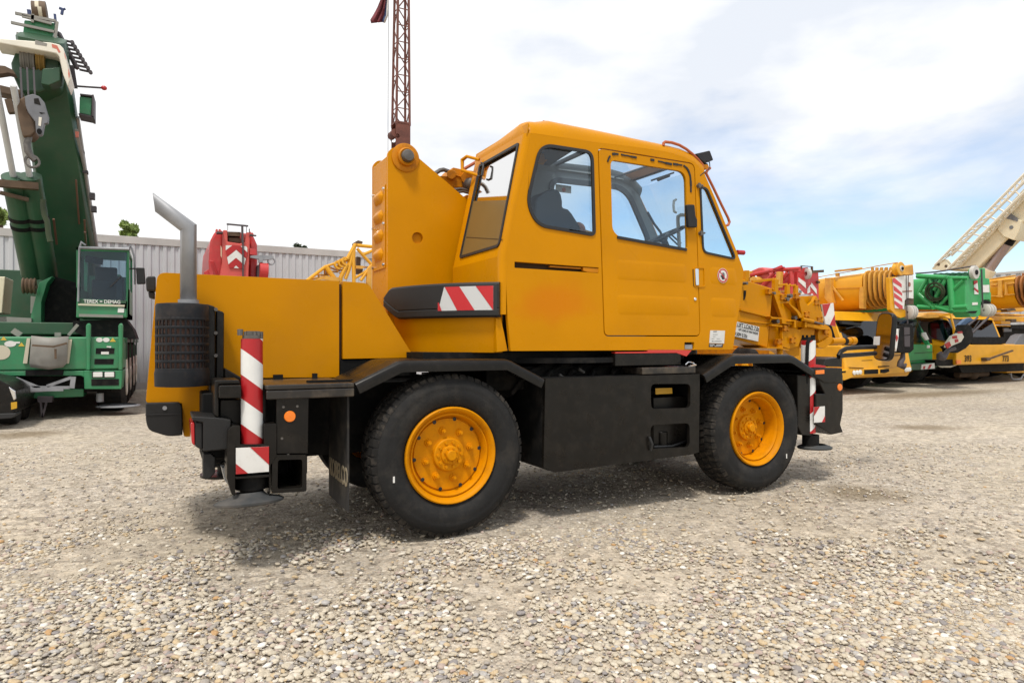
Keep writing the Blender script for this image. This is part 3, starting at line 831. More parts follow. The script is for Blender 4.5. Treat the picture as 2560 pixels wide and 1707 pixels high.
# ---- exhaust
YM = .42
mc = PY(zr(217, 700), YM); mr_ = .146
ztop = PY(zr(217, 549), YM - mr_).z; zbot = PY(zr(217, 950), YM - mr_).z
z_a, z_b = PY(zr(217, 628), YM - mr_).z, PY(zr(217, 868), YM - mr_).z
cx, cy = mc.x, YM
b = MB(); b.lathe([(.02, 0), (mr_ * .72, .004), (mr_ * .96, .008), (mr_, .02), (mr_, ztop - z_a), (mr_ - .006, ztop - z_a), (mr_ - .006, ztop - z_a - .001)], (cx, cy, ztop), (0, 0, -1), 48)
b.lathe([(mr_ - .006, 0), (mr_ + .002, .001), (mr_ + .006, .02), (mr_ + .004, .10), (mr_ - .004, z_b - zbot - .01), (mr_ - .03, z_b - zbot), (.02, z_b - zbot + .003)], (cx, cy, z_b), (0, 0, -1), 48)
# perforated guard: 30 columns x 6 rows of slots cut as bars and hoops
for i in range(6 + 1):
    z = z_a + (z_b - z_a) * i / 6
    b.lathe([(mr_, -.009), (mr_ + .002, -.006), (mr_ + .002, .006), (mr_, .009), (mr_ - .006, 0), (mr_, -.009)], (cx, cy, z), (0, 0, 1), 48)
for k in range(34):
    a = 2 * math.pi * k / 34
    q = V(cx + math.cos(a) * (mr_ - .002), cy + math.sin(a) * (mr_ - .002), 0)
    b.bar(q + V(0, 0, z_b - .01), q + V(0, 0, z_a + .01), .011, .006, up=(math.cos(a), math.sin(a), 0))
mf = b.build('muffler', 'muffler', crane, smooth=35)
b = MB(); b.cyl((cx, cy, z_b - .03), (cx, cy, z_a + .03), mr_ - .022, n=40); b.build('muffler_core', 'muffler_core', mf)
b = MB()
hs = PY(zr(245, 545), YM); pz = PY(zr(250, 205), YM); tip = PY(zr(128, 112), YM)
pr = .046
b.tube([V(hs.x, YM, hs.z - .02), V(hs.x, YM, pz.z), V(tip.x, YM, tip.z)], pr, 24, cap=False)
# cut the outlet on a slant: shift the end ring
n = 24
end = b.v[-n:]
new = []
for p in end:
    d = (p[2] - tip.z)
    new.append((p[0] - d * .95 - .05, p[1], p[2] + d * .55 + .03))
b.v[-n:] = new
b.tube([V(hs.x, YM, hs.z - .02), V(hs.x, YM, hs.z + .006)], pr + .012, 24)
ex = b.build('exhaust_pipe', 'galv', mf, smooth=35)
sol = ex.modifiers.new('wall', 'SOLIDIFY'); sol.thickness = .003; sol.offset = -1
# bracket that carries the muffler
q0, q1 = PY(zr(330, 560), .5), PY(zr(412, 600), .56)
b = MB()
b.prism([PY(zr(*q), .46) for q in [(325, 558), (370, 572), (370, 930), (325, 945)]], (0, .14, 0))
b.prism([PY(zr(*q), .50) for q in [(373, 585), (412, 598), (410, 905), (372, 915)]], (0, .12, 0))
b.prism([PY(zr(*q), .50) for q in [(340, 900), (400, 900), (385, 1100), (340, 1080)]], (0, .12, 0))
b.prism([PY(zr(*q), .50) for q in [(412, 880), (412, 856), (492, 902), (492, 918), (412, 918)]], (0, .14, 0))
bk = b.build('muffler_bracket', 'black_paint', mf, bevel=.012)
for z_ in (585, 695, 800):
    b = MB(); q = PY(zr(372, z_), .45); b.cyl(q + V(0, .02, 0), q - V(0, .008, 0), .012, n=6); b.build('bracket_bolt', 'steel_dirty', bk)

# ---- rear outrigger (near side) ------------------------------------------------
YO = -.02
jack = MB()
c0 = PY(zr(540, 800), YO + .08); jr = .060
zt0 = PY(zr(540, 722), YO).z; zt1 = PY(zr(540, 1225), YO).z
jy = YO + .07
stripe_mat('jack_stripe', (0.80, 0, 1.0), .285, .48, .22, (.42, .012, .016), (.74, .74, .72))
jack.cyl((c0.x, jy, zt1 - .05), (c0.x, jy, zt0), jr, n=40)
rj = jack.build('outrigger_jack', 'jack_stripe', crane)
b = MB()
b.cyl((c0.x, jy, zt0 + .001), (c0.x, jy, zt0 + .02), jr - .008, n=24)
for dx, dy in [(-.036, -.02), (.012, -.035), (.05, -.01), (.03, .03), (-.03, .03)]: b.cyl((c0.x + dx, jy + dy, zt0), (c0.x + dx, jy + dy, zt0 + .042), .011, n=6)
b.cyl((c0.x - .065, jy - .02, zt0 + .02), (c0.x - .065, jy - .02, zt0 + .055), .016, n=8); b.box(c0.x - .03, c0.x + .04, jy - .03, jy + .03, zt0 + .02, zt0 + .045)
b.build('jack_cap', 'steel_dirty', rj)
def opoly(pts, y, dy, mb): mb.prism([PY(zo(*q), y) for q in pts], (0, dy, 0))
b = MB()
opoly([(855, 728), (905, 685), (972, 690), (972, 868), (926, 872), (926, 1345), (893, 1325), (848, 1180)], YO, .16, b)
opoly([(1195, 672), (1312, 668), (1312, 960), (1255, 1060), (1252, 1340), (1243, 1342), (1243, 868), (1195, 862)], YO, .16, b)
opoly([(926, 1162), (1243, 1142), (1243, 1165), (926, 1185)], YO, .16, b)
opoly([(926, 862), (1243, 858), (1243, 882), (926, 886)], YO + .0, .03, b)
jc = b.build('jack_housing', 'black_paint', rj, bevel=.008)
b = MB(); qa = PY(zo(1090, 1200), jy)
b.cyl((qa.x, jy + .05, PY(zo(1090, 1280), jy).z), (qa.x, jy + .05, zt1), .092, n=32); b.cyl((qa.x, jy + .05, PY(zo(1090, 1365), jy).z), (qa.x, jy + .05, PY(zo(1090, 1280), jy).z - .002), .066, n=32)
b.build('jack_ram', 'black_dark', rj)
pc = PY(zo(1058, 1385), jy + .02)
b = MB(); b.lathe([(.08, .05), (.10, .03), (.172, .012), (.192, 0), (.190, -.012), (.165, -.02), (.001, -.02)], (pc.x, jy + .02, pc.z), (-.02, .13, 1), 48)
b.build('outrigger_pad', 'pad_steel', rj)
def chev(name, quad, parent, ydir, stripes, base='white', off=.003):
    """white plate with red diagonal bars clipped to it; quad is four points tl,tr,br,bl"""
    b = MB(); b.prism(quad, ydir, 0)
    tl, tr, br_, bl = quad
    n = -Vector(ydir).normalized() * off
    def B(u, v): return (tl * (1 - u) + tr * u) * (1 - v) + (bl * (1 - u) + br_ * u) * v
    for poly in stripes:
        pts = [B(u, v) + n for u, v in poly]
        b.prism(pts, -n * .9, 1)
    return b.build(name, [base, 'red' if base == 'white' else 'reflector_red'], parent)
quad = [PY(zo(*q), YO - .004) for q in [(932, 894), (1240, 880), (1240, 1114), (932, 1138)]]
chev('warning_plate', quad, jc, (0, .003, 0), [[(.43, 0), (1, 0), (1, .72)], [(0, .60), (.36, 1), (0, 1)]])
b = MB()
opoly([(1310, 425), (1612, 428), (1604, 945), (1310, 950)], YO + .012, .02, b)
rp = b.build('reflector_bracket', 'black_paint', crane, bevel=.004)
for q in [(1375, 512), (1505, 505), (1362, 805), (1420, 960)]:
    b = MB(); p = PY(zo(*q), YO + .012); b.cyl(p, p - V(0, .004, 0), .008, n=6); b.build('bolt', 'steel_dirty', rp)
def reflector(q, y, r, parent, name='side_reflector'):
    b = MB(); p = PY(q, y); b.lathe([(r, 0), (r, .006), (r * .9, .010), (.001, .011)], p + V(0, .008, 0), (0, -1, 0), 28); return b.build(name, 'orange_lens', parent)
reflector(zo(1437, 601), YO + .006, .033, rp)
b = MB()
o_ = [PY(zo(*q), YO + .005) for q in [(1270, 958), (1592, 958), (1592, 1298), (1272, 1318)]]
i_ = [PY(zo(*q), YO + .005) for q in [(1325, 1005), (1552, 1000), (1552, 1262), (1320, 1278)]]
b.panel(rpoly(o_, .01, 2), [rpoly(i_, .015, 3)], (0, 2.0, 0))
b.build('outrigger_beam', 'black_paint', crane)
b = MB(); b.prism(i_, (0, .004, 0)); [None for _ in ()]
b.v = [(x, y + .5, z) for x, y, z in b.v]; b.build('beam_inner', 'black_dark', crane)
# bracketry behind the jack
b = MB()
opoly([(775, 312), (985, 308), (985, 432), (775, 434)], YO, .30, b)
opoly([(735, 262), (965, 258), (985, 300), (775, 304), (772, 610), (735, 600)], YO + .05, .3, b)
opoly([(780, 440), (985, 440), (985, 680), (905, 680), (880, 640), (780, 640)], YO + .18, .2, b)
opoly([(985, 300), (1215, 300), (1215, 860), (985, 860)], YO + .17, .1, b)
b.build('outrigger_frame', 'black_paint', crane, bevel=.008)
b = MB()
opoly([(525, 598), (770, 612), (885, 628), (885, 905), (625, 930), (625, 660), (525, 640)], YO + .04, .34, b)
opoly([(548, 655), (622, 655), (622, 918), (552, 880)], YO + .06, .26, b)
tl_ = b.build('tail_lamp', 'plastic_black', crane, bevel=.008)
b = MB(); opoly([(508, 660), (546, 655), (550, 878), (520, 850)], YO + .06, .26, b); b.build('lamp_lens', 'red_lens', tl_, bevel=.006)
b = MB()
opoly([(626, 950), (700, 945), (742, 985), (738, 1130), (690, 1178), (640, 1185), (626, 1170)], YO + .10, .10, b)
fl_ = b.build('fog_lamp', 'plastic_black', crane, bevel=.008)
b = MB(); b.tube([PY(zo(740, 1050), .12), PY(zo(775, 1060), .12), PY(zo(800, 1030), .15), PY(zo(840, 1010), .2)], .006, 6); b.build('lamp_cable', 'rubber', fl_)
b = MB(); b.box(-1.5, -1.42, .35, 1.65, .66, .84); b.box(-1.5, -1.30, .3, .62, .60, 1.0); b.build('rear_crossbeam', 'black_dark', crane, bevel=.01)
q = [PY(zo(*p), .30) for p in [(800, 1080), (835, 1075), (850, 1180), (880, 1260), (830, 1200)]]
b = MB(); b.prism(q, (0, .1, 0)); b.build('number_plate', 'reflector_white', crane)

# ---- mud flap with raised letters, hanging behind the rear wheel
XF = -.69
b = MB(); b.box(XF, XF + .012, .06, .58, .25, 1.02)
fp = b.build('mud_flap', 'flap', crane)
text_mesh('flap_lettering', 'KOBELCO', .165, 'flap_letters', (XF - .003, .29, .455), (0, -1, 0), (0, 0, 1), fp, bold=True, squash=.66)
b = MB(); b.box(XF, XF + .012, 1.42, 1.94, .25, 1.02); b.build('mud_flap', 'flap', crane)
# far rear outrigger seen through the gap
b = MB(); b.box(-1.42, -1.05, 1.86, 2.0, .28, 1.0); b.cyl((-1.25, 1.93, .2), (-1.25, 1.93, 1.5), .06); b.lathe([(.19, 0), (.19, .02), (.001, .02)], (-1.25, 1.93, .2), (0, 0, 1)); b.build('outrigger_jack', 'black_paint', crane)

# ---- front outrigger ------------------------------------------------------------
YJ = .02
def fpoly(pts, y, dy, mb, mi=0): mb.prism([PY(zf(*q), y) for q in pts], (0, dy, 0), mi)
fc = PY(zf(680, 760), YJ + .06); fz1 = PY(zf(680, 702), YJ).z; fz0 = PY(zf(700, 1070), YJ).z
stripe_mat('jack_stripe_front', (-0.85, 0, 1.0), .33, .50, .33, (.42, .012, .016), (.74, .74, .72))
b = MB(); b.cyl((fc.x, YJ + .07, PY(zf(700, 1355), YJ).z), (fc.x, YJ + .07, fz1), .064, n=40)
fj = b.build('outrigger_jack', 'jack_stripe_front', crane)
b = MB(); b.cyl((fc.x, YJ + .07, fz1 + .001), (fc.x, YJ + .07, fz1 + .03), .062, .058, 28)
for k in range(7): 
    a = k * .9; q = V(fc.x + math.cos(a) * .05, YJ + .07 + math.sin(a) * .05, fz1 + .02); b.cyl(q, q + V(0, 0, .03), .011, n=6)
b.tube([V(fc.x - .04, YJ + .02, fz1 + .02), V(fc.x - .075, YJ + .02, fz1 - .02), V(fc.x - .08, YJ + .03, fz1 - .4)], .015, 8)
b.build('jack_cap', 'black_dark', fj)
b = MB()
fpoly([(700, 895), (790, 893), (915, 895), (915, 1000), (790, 1000), (725, 960), (700, 935)], YJ - .03, .45, b)
fpoly([(728, 950), (918, 940), (918, 1200), (900, 1290), (920, 1345), (840, 1362), (728, 1290), (728, 1075), (790, 1075)], YJ - .02, .3, b)
fpoly([(600, 940), (695, 950), (695, 1075), (712, 1080), (712, 1365), (690, 1372), (630, 1365), (600, 1300)], YJ + .02, .3, b)
fpoly([(800, 830), (905, 822), (908, 885), (780, 885)], YJ + .1, .2, b)
fh = b.build('jack_housing', 'black_paint', fj, bevel=.01)
b = MB(); fpoly([(728, 912), (788, 908), (788, 936), (728, 940)], YJ - .036, .012, b); b.build('side_marker', 'orange_lens', fh, bevel=.003)
reflector(zf(897, 1030), YJ - .026, .034, fh)
b = MB(); p = PY(zf(725, 880), YJ); fpoly([(700, 890), (735, 870), (795, 880), (795, 892)], YJ - .02, .3, b); b.build('marker_shelf', 'red', fh)
quad = [PY(zf(*q), YJ - .024) for q in [(714, 1168), (790, 1162), (790, 1272), (714, 1278)]]
chev('warning_plate', quad, fh, (0, .003, 0), [[(0, 0), (.50, 0), (0, .55)], [(1, .62), (1, 1), (.72, 1)]])
b = MB(); p = PY(zf(690, 1420), YJ + .07)
b.cyl((p.x, YJ + .07, p.z - .02), (p.x, YJ + .07, p.z + .08), .075, n=28); b.cyl((p.x, YJ + .07, p.z), (p.x, YJ + .07, .5), .022)
b.build('jack_ram', 'black_dark', fj)
pp = PY(zf(718, 1450), YJ + .07)
b = MB(); b.lathe([(.10, .03), (.14, .016), (.155, .004), (.15, -.01), (.001, -.012)], (pp.x, YJ + .07, pp.z), (0, .03, 1), 40); b.build('outrigger_pad', 'pad_steel', fj)
b = MB(); b.box(3.62, 4.0, .3, 1.7, .55, 1.05); b.box(3.55, 3.75, .3, 1.98, .3, .55); b.box(3.7, 4.05, 1.7, 2.02, .4, 1.05); b.build('front_crossbeam', 'black_dark', crane, bevel=.02)
b = MB(); b.cyl((3.85, 1.9, .3), (3.85, 1.9, 1.5), .1); b.build('outrigger_jack', 'black_paint', crane)

# ---- front mirror on its arms
YMi = .12
fa = [PY(n1(*q), YMi) for q in [(480, 1195), (505, 1150), (560, 1118), (690, 1108), (860, 1103)]]
fb = [PY(n1(*q), YMi) for q in [(480, 1205), (540, 1190), (690, 1182), (860, 1168)]]
b = MB(); b.tube(fa, .022, 10); b.tube(fb, .022, 10); b.prism([PY(n1(*q), YMi + .1) for q in [(350, 1260), (430, 1205), (515, 1215), (515, 1310), (345, 1305)]], (0, .3, 0))
ma = b.build('mirror_arm', 'black_paint', crane)
mo_c = PY(n1(935, 995), YMi - .03); mo_n = V(-.93, .22, .12).normalized()   # turned towards the driver: it shows the machine's own boom
PM = lambda q, d=0: PN(n1(*q), mo_c + mo_n * d, mo_n)
mo = [PM(q) for q in [(885, 742), (1050, 748), (1005, 1250), (825, 1235)]]
b = MB(); b.prism(rpoly(mo, .085, 5), -mo_n * .06); mh = b.build('mirror', 'black_paint', crane, bevel=.012)
mg = [PM(q, .003) for q in [(895, 758), (1038, 764), (994, 1238), (835, 1222)]]
b = MB(); b.prism(rpoly(mg, .07, 5), -mo_n * .002); b.build('mirror_glass', 'mirror_glass', mh)
mg = [PM(q, .005) for q in [(845, 995), (908, 993), (902, 1082), (838, 1085)]]
b = MB(); b.prism(mg, -mo_n * .001); b.build('mirror_sticker', 'label_white', mh)

# ================================================================== superstructure of the city crane
# ---- turret (boom foot) with louvred rear cover
YT, YT2 = 1.05, 1.50
tp = [PY(zt(*q), YT) for q in [(330, 1250), (330, 665), (350, 642), (420, 650), (690, 882), (690, 1250)]]
hole = PY(zt(460, 1037), YT)
def circ(c, r, n=24, nx=(1, 0, 0), ny=(0, 0, 1)):
    return [Vector(c) + Vector(nx) * math.cos(2 * math.pi * k / n) * r + Vector(ny) * math.sin(2 * math.pi * k / n) * r for k in range(n)]
XR, ZB, ZT = tp[0].x, 1.28, tp[1].z
tp[0].z = tp[5].z = ZB
tp[5].x = max(tp[5].x, 1.2); tp[4].x += 0
b = MB()
b.panel(rpoly(tp, [.0, .02, .06, .06, .0, 0], 4), [circ(hole, .047)], (0, .03, 0))
far = [p + V(0, YT2 - YT - .03, 0) for p in tp]
b.panel(rpoly(far, [.0, .02, .06, .06, .0, 0], 4), [], (0, .03, 0))
tu = b.build('turret', 'yellow', crane, bevel=.01)
b = MB()
# rear cover plate, leaning top
zt2 = PX(zt(262, 735), XR).z
b.hexa([(XR - .0, YT + .031, ZB), (XR + .03, YT + .031, ZB), (XR + .03, YT2 - .031, ZB), (XR, YT2 - .031, ZB), (XR - .0, YT + .031, ZT - .02), (XR + .03, YT + .031, ZT - .02), (XR + .03, YT2 - .031, ZT - .02), (XR, YT2 - .031, ZT - .02)])
b.box(XR + .2, XR + .5, YT + .031, YT2 - .031, ZB, ZT - .5)
rc = b.build('rear_cover', 'yellow', tu, bevel=.008)
# louvre panel
la = [PX(zt(*q), XR - .006) for q in [(318, 803), (266, 850), (266, 1178), (318, 1140)]]
y0, y1 = YT + .055, YT2 - .055
zl0, zl1 = la[3].z, la[0].z
b = MB(); b.box(XR - .008, XR - .001, y0, y1, zl0 - .05, zl1); lp = b.build('louvre_panel', 'yellow', tu, bevel=.003)
for k, (yy) in enumerate([870, 952, 1035, 1115]):
    p = PX(zt(290, yy), XR); z = p.z
    b = MB()
    rings = []
    for j in range(9):
        s = j / 8; y = y0 + .05 + (y1 - y0 - .1) * s
        e = math.sin(math.pi * min(1, min(s, 1 - s) * 5) / 2)
        rings.append([V(XR - .0085, y, z + .05 * e + .005), V(XR - .0085 - .026 * e, y, z + .022 * e), V(XR - .0085 - .030 * e, y, z + .006 * e), V(XR - .0085 - .008 * e, y, z - .045 * e), V(XR - .0085, y, z - .05 * e - .004)])
    b.loft(rings, True, True)
    b.build('louvre', 'yellow', lp, smooth=60)
b = MB()
for zz in (zl0 - .02, (zl0 + zl1) / 2, zl1 - .03):
    for yy in (y0 + .02, y1 - .02): b.cyl((XR - .008, yy, zz), (XR - .022, yy, zz), .013, .011, 8)
b.build('panel_bolt', 'chrome', lp)
pin = PY(zt(406, 688), YT)
b = MB(); b.lathe([(.115, 0), (.115, .012), (.10, .018), (.07, .018)], pin, (0, -1, 0), 36); b.lathe([(.072, .0), (.072, .05), (.062, .056), (.05, .05)], pin, (0, -1, 0), 32)
pb = b.build('boom_pivot_boss', 'yellow_dirty', tu, smooth=35)
b = MB(); b.lathe([(.05, .03), (.05, .075), (.042, .088), (.022, .092), (.001, .092)], pin, (0, -1, 0), 28); b.build('pivot_pin', 'steel_dirty', pb)

# winch and hoses between turret and cab
b = MB()
def kpoly(pts, y, dy, mb, mi=0): mb.prism([PY(k3(*q), y) for q in pts], (0, dy, 0), mi)
kpoly([(720, 380), (755, 342), (860, 365), (1000, 385), (990, 560), (720, 560), (650, 490), (600, 435), (700, 440)], 1.22, .22, b)
kpoly([(770, 415), (850, 440), (850, 455), (770, 430)], 1.21, .02, b)
b.cyl(PY(k3(735, 420), 1.16), PY(k3(735, 420), 1.22), .04); b.cyl(PY(k3(900, 455), 1.16), PY(k3(900, 455), 1.22), .05)
kpoly([(840, 675), (905, 640), (1000, 650), (1000, 700), (920, 735)], 1.1, .3, b)
wn = b.build('winch', 'yellow_dirty', crane, bevel=.008)
b = MB()
b.tube([PY(k3(*q), 1.2) for q in [(555, 410), (610, 375), (650, 368), (700, 385), (720, 410)]], .018, 8)
b.tube([PY(k3(*q), 1.18) for q in [(750, 590), (830, 578), (900, 590), (960, 620)]], .014, 8); b.tube([PY(k3(*q), 1.18) for q in [(780, 615), (860, 605), (930, 625)]], .012, 8)
b.sphere(PY(k3(935, 520), 1.2), .07, 8)
b.build('winch_hose', 'steel_dirty', wn)
b = MB(); b.tube([PY(k3(*q), 1.12) for q in [(860, 368), (960, 310), (1075, 240)]], .014, 8); b.build('winch_rail', 'rust_rail', wn)

# ---- counterweight bumper: an arc swept round the slewing axis
cen = V(1.2, 1.0, 0)
P0 = V(PY(zc(287, 1040), .085).x, .085, 0); P1 = V(XR - .03, YT + .02, 0)
a0 = math.atan2(P0.y - cen.y, P0.x - cen.x); a1 = math.atan2(P1.y - cen.y, P1.x - cen.x)
if a1 > 0: a1 -= 2 * math.pi
r0, r1 = (P0 - cen).length, (P1 - cen).length
zU = PY(zc(285, 1040), .085).z; zL = PY(zc(285, 1256), .085).z
zPan = PY(zc(270, 1474), .12).z
print('arc', a0, a1, r0, r1, zL, zU)
def arc_pt(s, dr=0): 
    a = a0 + (a1 - a0) * s; r = r0 + (r1 - r0) * s - .0 * s + dr
    return cen + V(math.cos(a) * r, math.sin(a) * r, 0)
b = MB(); rings = []
for j in range(25):
    s = j / 24
    p = arc_pt(s); q = arc_pt(s, -.06)
    zu = zU - .0 * s; zl = zL + (.10 * max(0, s - .8) / .2)
    if s > .9: zu -= .06 * (s - .9) / .1
    e = (p - q).normalized()
    ring = [q + V(0, 0, zl), p - e * .012 + V(0, 0, zl), p + V(0, 0, zl + .014), p + V(0, 0, zl + .055), p - e * .006 + V(0, 0, zl + .062), p + V(0, 0, zl + .069), p + V(0, 0, zu - .014), p - e * .012 + V(0, 0, zu), q + V(0, 0, zu)]
    rings.append(ring)
b.loft(rings, True, True)
cb = b.build('counterweight_bumper', 'plastic_black', crane, smooth=35)
# straight return of the bumper along the cab flank
# reflector set in the bumper near its corner
def arc_quad(s, z): 
    p = arc_pt(s, .004); return V(p.x, p.y, z)
def s_at(q, z):
    best = min(range(0, 201), key=lambda i: abs(project(arc_quad(i / 200, z))[0] - q[0])); return best / 200
def project(p):
    d = p - CAM; z = d.x * SA + d.y * CA; x = d.x * CA - d.y * SA
    return (CXP + FPX * x / z, CYP - FPX * d.z / z)
zr1, zr0 = zU - .028, zL + .05
sa = s_at(zt(548, 0), zr0); sb = s_at(zt(575, 0), zr1); sr = .035
b = MB(); n = 8
def strip(sA0, sB0, zA, sA1, sB1, zB, off, mi, mb):
    """patch on the bumper between s ranges at zA (top) and zB (bottom)"""
    ri = []
    for z, s0, s1 in ((zA, sA0, sB0), (zB, sA1, sB1)):
        ri.append([(s0 + (s1 - s0) * i / n, z) for i in range(n + 1)])
    vs = []
    for row in ri:
        for s, z in row:
            p = arc_pt(s, off); vs.append((p.x, p.y, z))
    mb.add(vs, [(i, i + 1, n + 2 + i, n + 1 + i) for i in range(n)], mi)
strip(sb - .01, sr - .025, zr1 + .012, sa + .02, sr - .025, zr0 - .012, .001, 2, b)
strip(sb, sr, zr1, sa, sr, zr0, .003, 0, b)
for u0, u1, k in [(.985, .66, 0), (.36, .02, 1)]:
    pass
W = lambda u: sb + (sr - sb) * u
Wb = lambda u: sa + (sr - sa) * u
strip(W(.02), W(.33), zr1, Wb(.37), Wb(.68), zr0, .006, 1, b)
strip(W(.66), W(1.0), zr1, Wb(.995), Wb(1.0), zr0, .006, 1, b)
strip(Wb(0.0), Wb(.02), zr0 + .06, Wb(0), Wb(.075), zr0, .006, 1, b)
b.build('warning_reflector', ['reflector_white', 'reflector_red', 'rubber'], cb, fix=False, smooth=60)
b = MB(); rings = []
for j in range(17):
    s = j / 16 * .93
    p = arc_pt(s, -.05); q = arc_pt(s, -.1); p2 = arc_pt(s, -.09)
    rings.append([q + V(0, 0, zL + .03), p + V(0, 0, zL + .03), p2 + V(0, 0, zPan), q + V(0, 0, zPan)])
b.loft(rings, True, True)
b.build('counterweight', 'yellow', crane, smooth=35)
b = MB(); b.box(-.1, 2.3, .3, 1.5, 1.16, 1.235); b.lathe([(.001, 0), (.9, 0), (.9, .04), (.001, .04)], (1.2, 1.0, 1.15), (0, 0, 1), 40); b.build('slew_frame', 'black_dark', crane)

# ---- cab ------------------------------------------------------------------------
YC, YC2 = .10, 1.00
def C(q, y=YC): return PY(q, y)
rear_low = C(zc(292, 1040)); rear_bot = C(zc(338, 1465)); fold = C(zc(297, 882)); rear_top = C(zc(452, 125))
bot_f = C(zd(921, 1448)); nose = C(zd(990, 925)); nose2 = C(zd(984, 1030))
zbot = .5 * (rear_bot.z + bot_f.z)
rear_bot.z = bot_f.z = zbot
xr_low = fold.x
rear_low = V(xr_low, YC, rear_low.z)
belt = [C(zd(0, 93)), C(zd(250, 122)), C(zd(450, 150)), C(zd(570, 178)), C(zd(660, 215)), C(zd(715, 265))]     # where the roof starts to turn in
screen = [C(zd(738, 305)), C(zd(810, 470)), C(zd(880, 645)), C(zd(948, 810)), nose]
CH = .045  # rounding of the rear corner
ins = V(CH, 0, 0)
outline = [rear_bot + V(.03, 0, 0), V(rear_bot.x * .5 + xr_low * .5, YC, (rear_bot.z + rear_low.z) / 2) + V(.03, 0, 0), rear_low + ins, fold + ins, rear_top + ins] + belt + screen + [nose2, bot_f]
win_r = rpoly([C(zc(*q)) for q in [(538, 193), (862, 243), (876, 762), (520, 700), (452, 560)]], [.11, .075, .05, .10, .12], 6)
door = rpoly([C(zd(*q)) for q in [(38, 128), (672, 232), (694, 830), (709, 1362), (78, 1362)]], [.05, .06, .3, .05, .05], 5)
win_q = rpoly([C(zd(*q)) for q in [(703, 385), (750, 392), (942, 862), (722, 815)]], [.03, .05, .06, .06], 5)
slot = [C(zc(*q)) for q in [(384, 917), (912, 955), (915, 988), (384, 955)]]
slot[1].x = slot[2].x = door[0].x * 0 + C(zd(52, 915)).x - .012
step = rpoly([C(zd(*q)) for q in [(605, 1400), (668, 1400), (668, 1446), (605, 1446)]], .004, 2)
side_mat = paint_with_patch('yellow_flank', YEL, (.58, .165, .004), C(zc(620, 1165)), (.44, 1, .20), .62)
b = MB(); b.panel(outline, [win_r, door, win_q, slot, step], (0, .035, 0))
cab = b.build('cab', side_mat, crane, bevel=.007)
# dark recess behind slot, door gap and step
b = MB()
b.prism([p + V(0, .06, 0) for p in [slot[0] + V(-.02, 0, .02), slot[1] + V(.03, 0, .02), slot[2] + V(.03, 0, -.02), slot[3] + V(-.02, 0, -.02)]], (0, .01, 0))
b.build('slot_back', mat('slot_brown', (.055, .03, .01), .8), cab)
b = MB()
b.prism([p + V(0, .05, 0) for p in inset([C(zd(*q)) for q in [(600, 1395), (675, 1395), (675, 1447), (600, 1447)]], 0)], (0, .01, 0))
b.build('step_back', 'slot_brown', cab)
b = MB(); q = [C(zc(*p), YC + .015) for p in [(600, 942), (790, 955), (790, 962), (600, 950)]]; b.prism(q, (0, .02, 0))
q = [C(zc(*p), YC + .005) for p in [(805, 952), (912, 960), (912, 985), (830, 980), (805, 972)]]; b.prism(q, (0, .03, 0))
b.build('slide_rail', 'yellow_dirty', cab)
b = MB(); q = [C(zd(*p), YC + .01) for p in [(608, 1415), (655, 1415), (655, 1444), (608, 1444)]]; b.prism(q, (0, .03, 0)); b.build('foot_step', 'galv', cab)

# door in its frame
dgap = inset(door, .0085)
win_d = rpoly([C(zd(*q)) for q in [(122, 208), (614, 287), (626, 797), (182, 716), (134, 668)]], [.05, .09, .035, .09, .05], 6)
b = MB(); b.panel(dgap, [win_d], (0, .03, 0))
dr = b.build('door', 'yellow', crane, bevel=.008)
def emboss(pts, h, d, parent, name):
    o = [p + V(0, .0005, 0) for p in pts]; i = [p + V(0, -h, 0) for p in inset(pts, d)]
    b = MB(); b.loft([o, i], True, True); return b.build(name, 'yellow', parent, smooth=60)
for poly in [[(155, 856), (618, 888), (620, 1015), (158, 992)], [(158, 1085), (632, 1104), (640, 1228), (168, 1222)]]:
    emboss(rpoly([C(zd(*q)) for q in poly], .045, 5), .0032, .022, dr, 'pressed_panel')
for poly in [[(768, 905), (940, 915), (950, 1030), (772, 1022)], [(772, 1105), (942, 1112), (945, 1240), (778, 1236)]]:
    emboss(rpoly([C(zd(*q)) for q in poly], .045, 5), .003, .022, cab, 'pressed_panel')
# rubber strip of the door glass (bottom) and worn sealant along the top
b = MB(); q0, q1 = C(zd(165, 714), YC - .004), C(zd(618, 796), YC - .004); b.bar(q0, q1, .012, .022); b.build('glass_strip', 'rubber', dr)
b = MB()
def dashes(path, y, mb):
    for i in range(len(path) - 1):
        a, c = C(zd(*path[i]), y), C(zd(*path[i + 1]), y)
        if random.random() < .9:
            mb.bar(a, a.lerp(c, 1.02), .006 + random.random() * .005, .010 + random.random() * .010)
dashes([(102, 222), (108, 200), (118, 184), (132, 172), (150, 170), (172, 172)], YC - .002, b)
dashes([(190, 174), (212, 180), (232, 182), (255, 188), (290, 194)], YC - .002, b)
dashes([(382, 208), (405, 212), (432, 218), (455, 222), (480, 230), (520, 238)], YC - .002, b); dashes([(530, 236), (560, 240), (588, 244)], YC - .002, b)
dashes([(598, 246), (618, 262), (632, 285), (641, 312), (644, 345), (646, 380), (646, 420)], YC - .002, b)
b.build('perished_seal', 'rubber', dr)
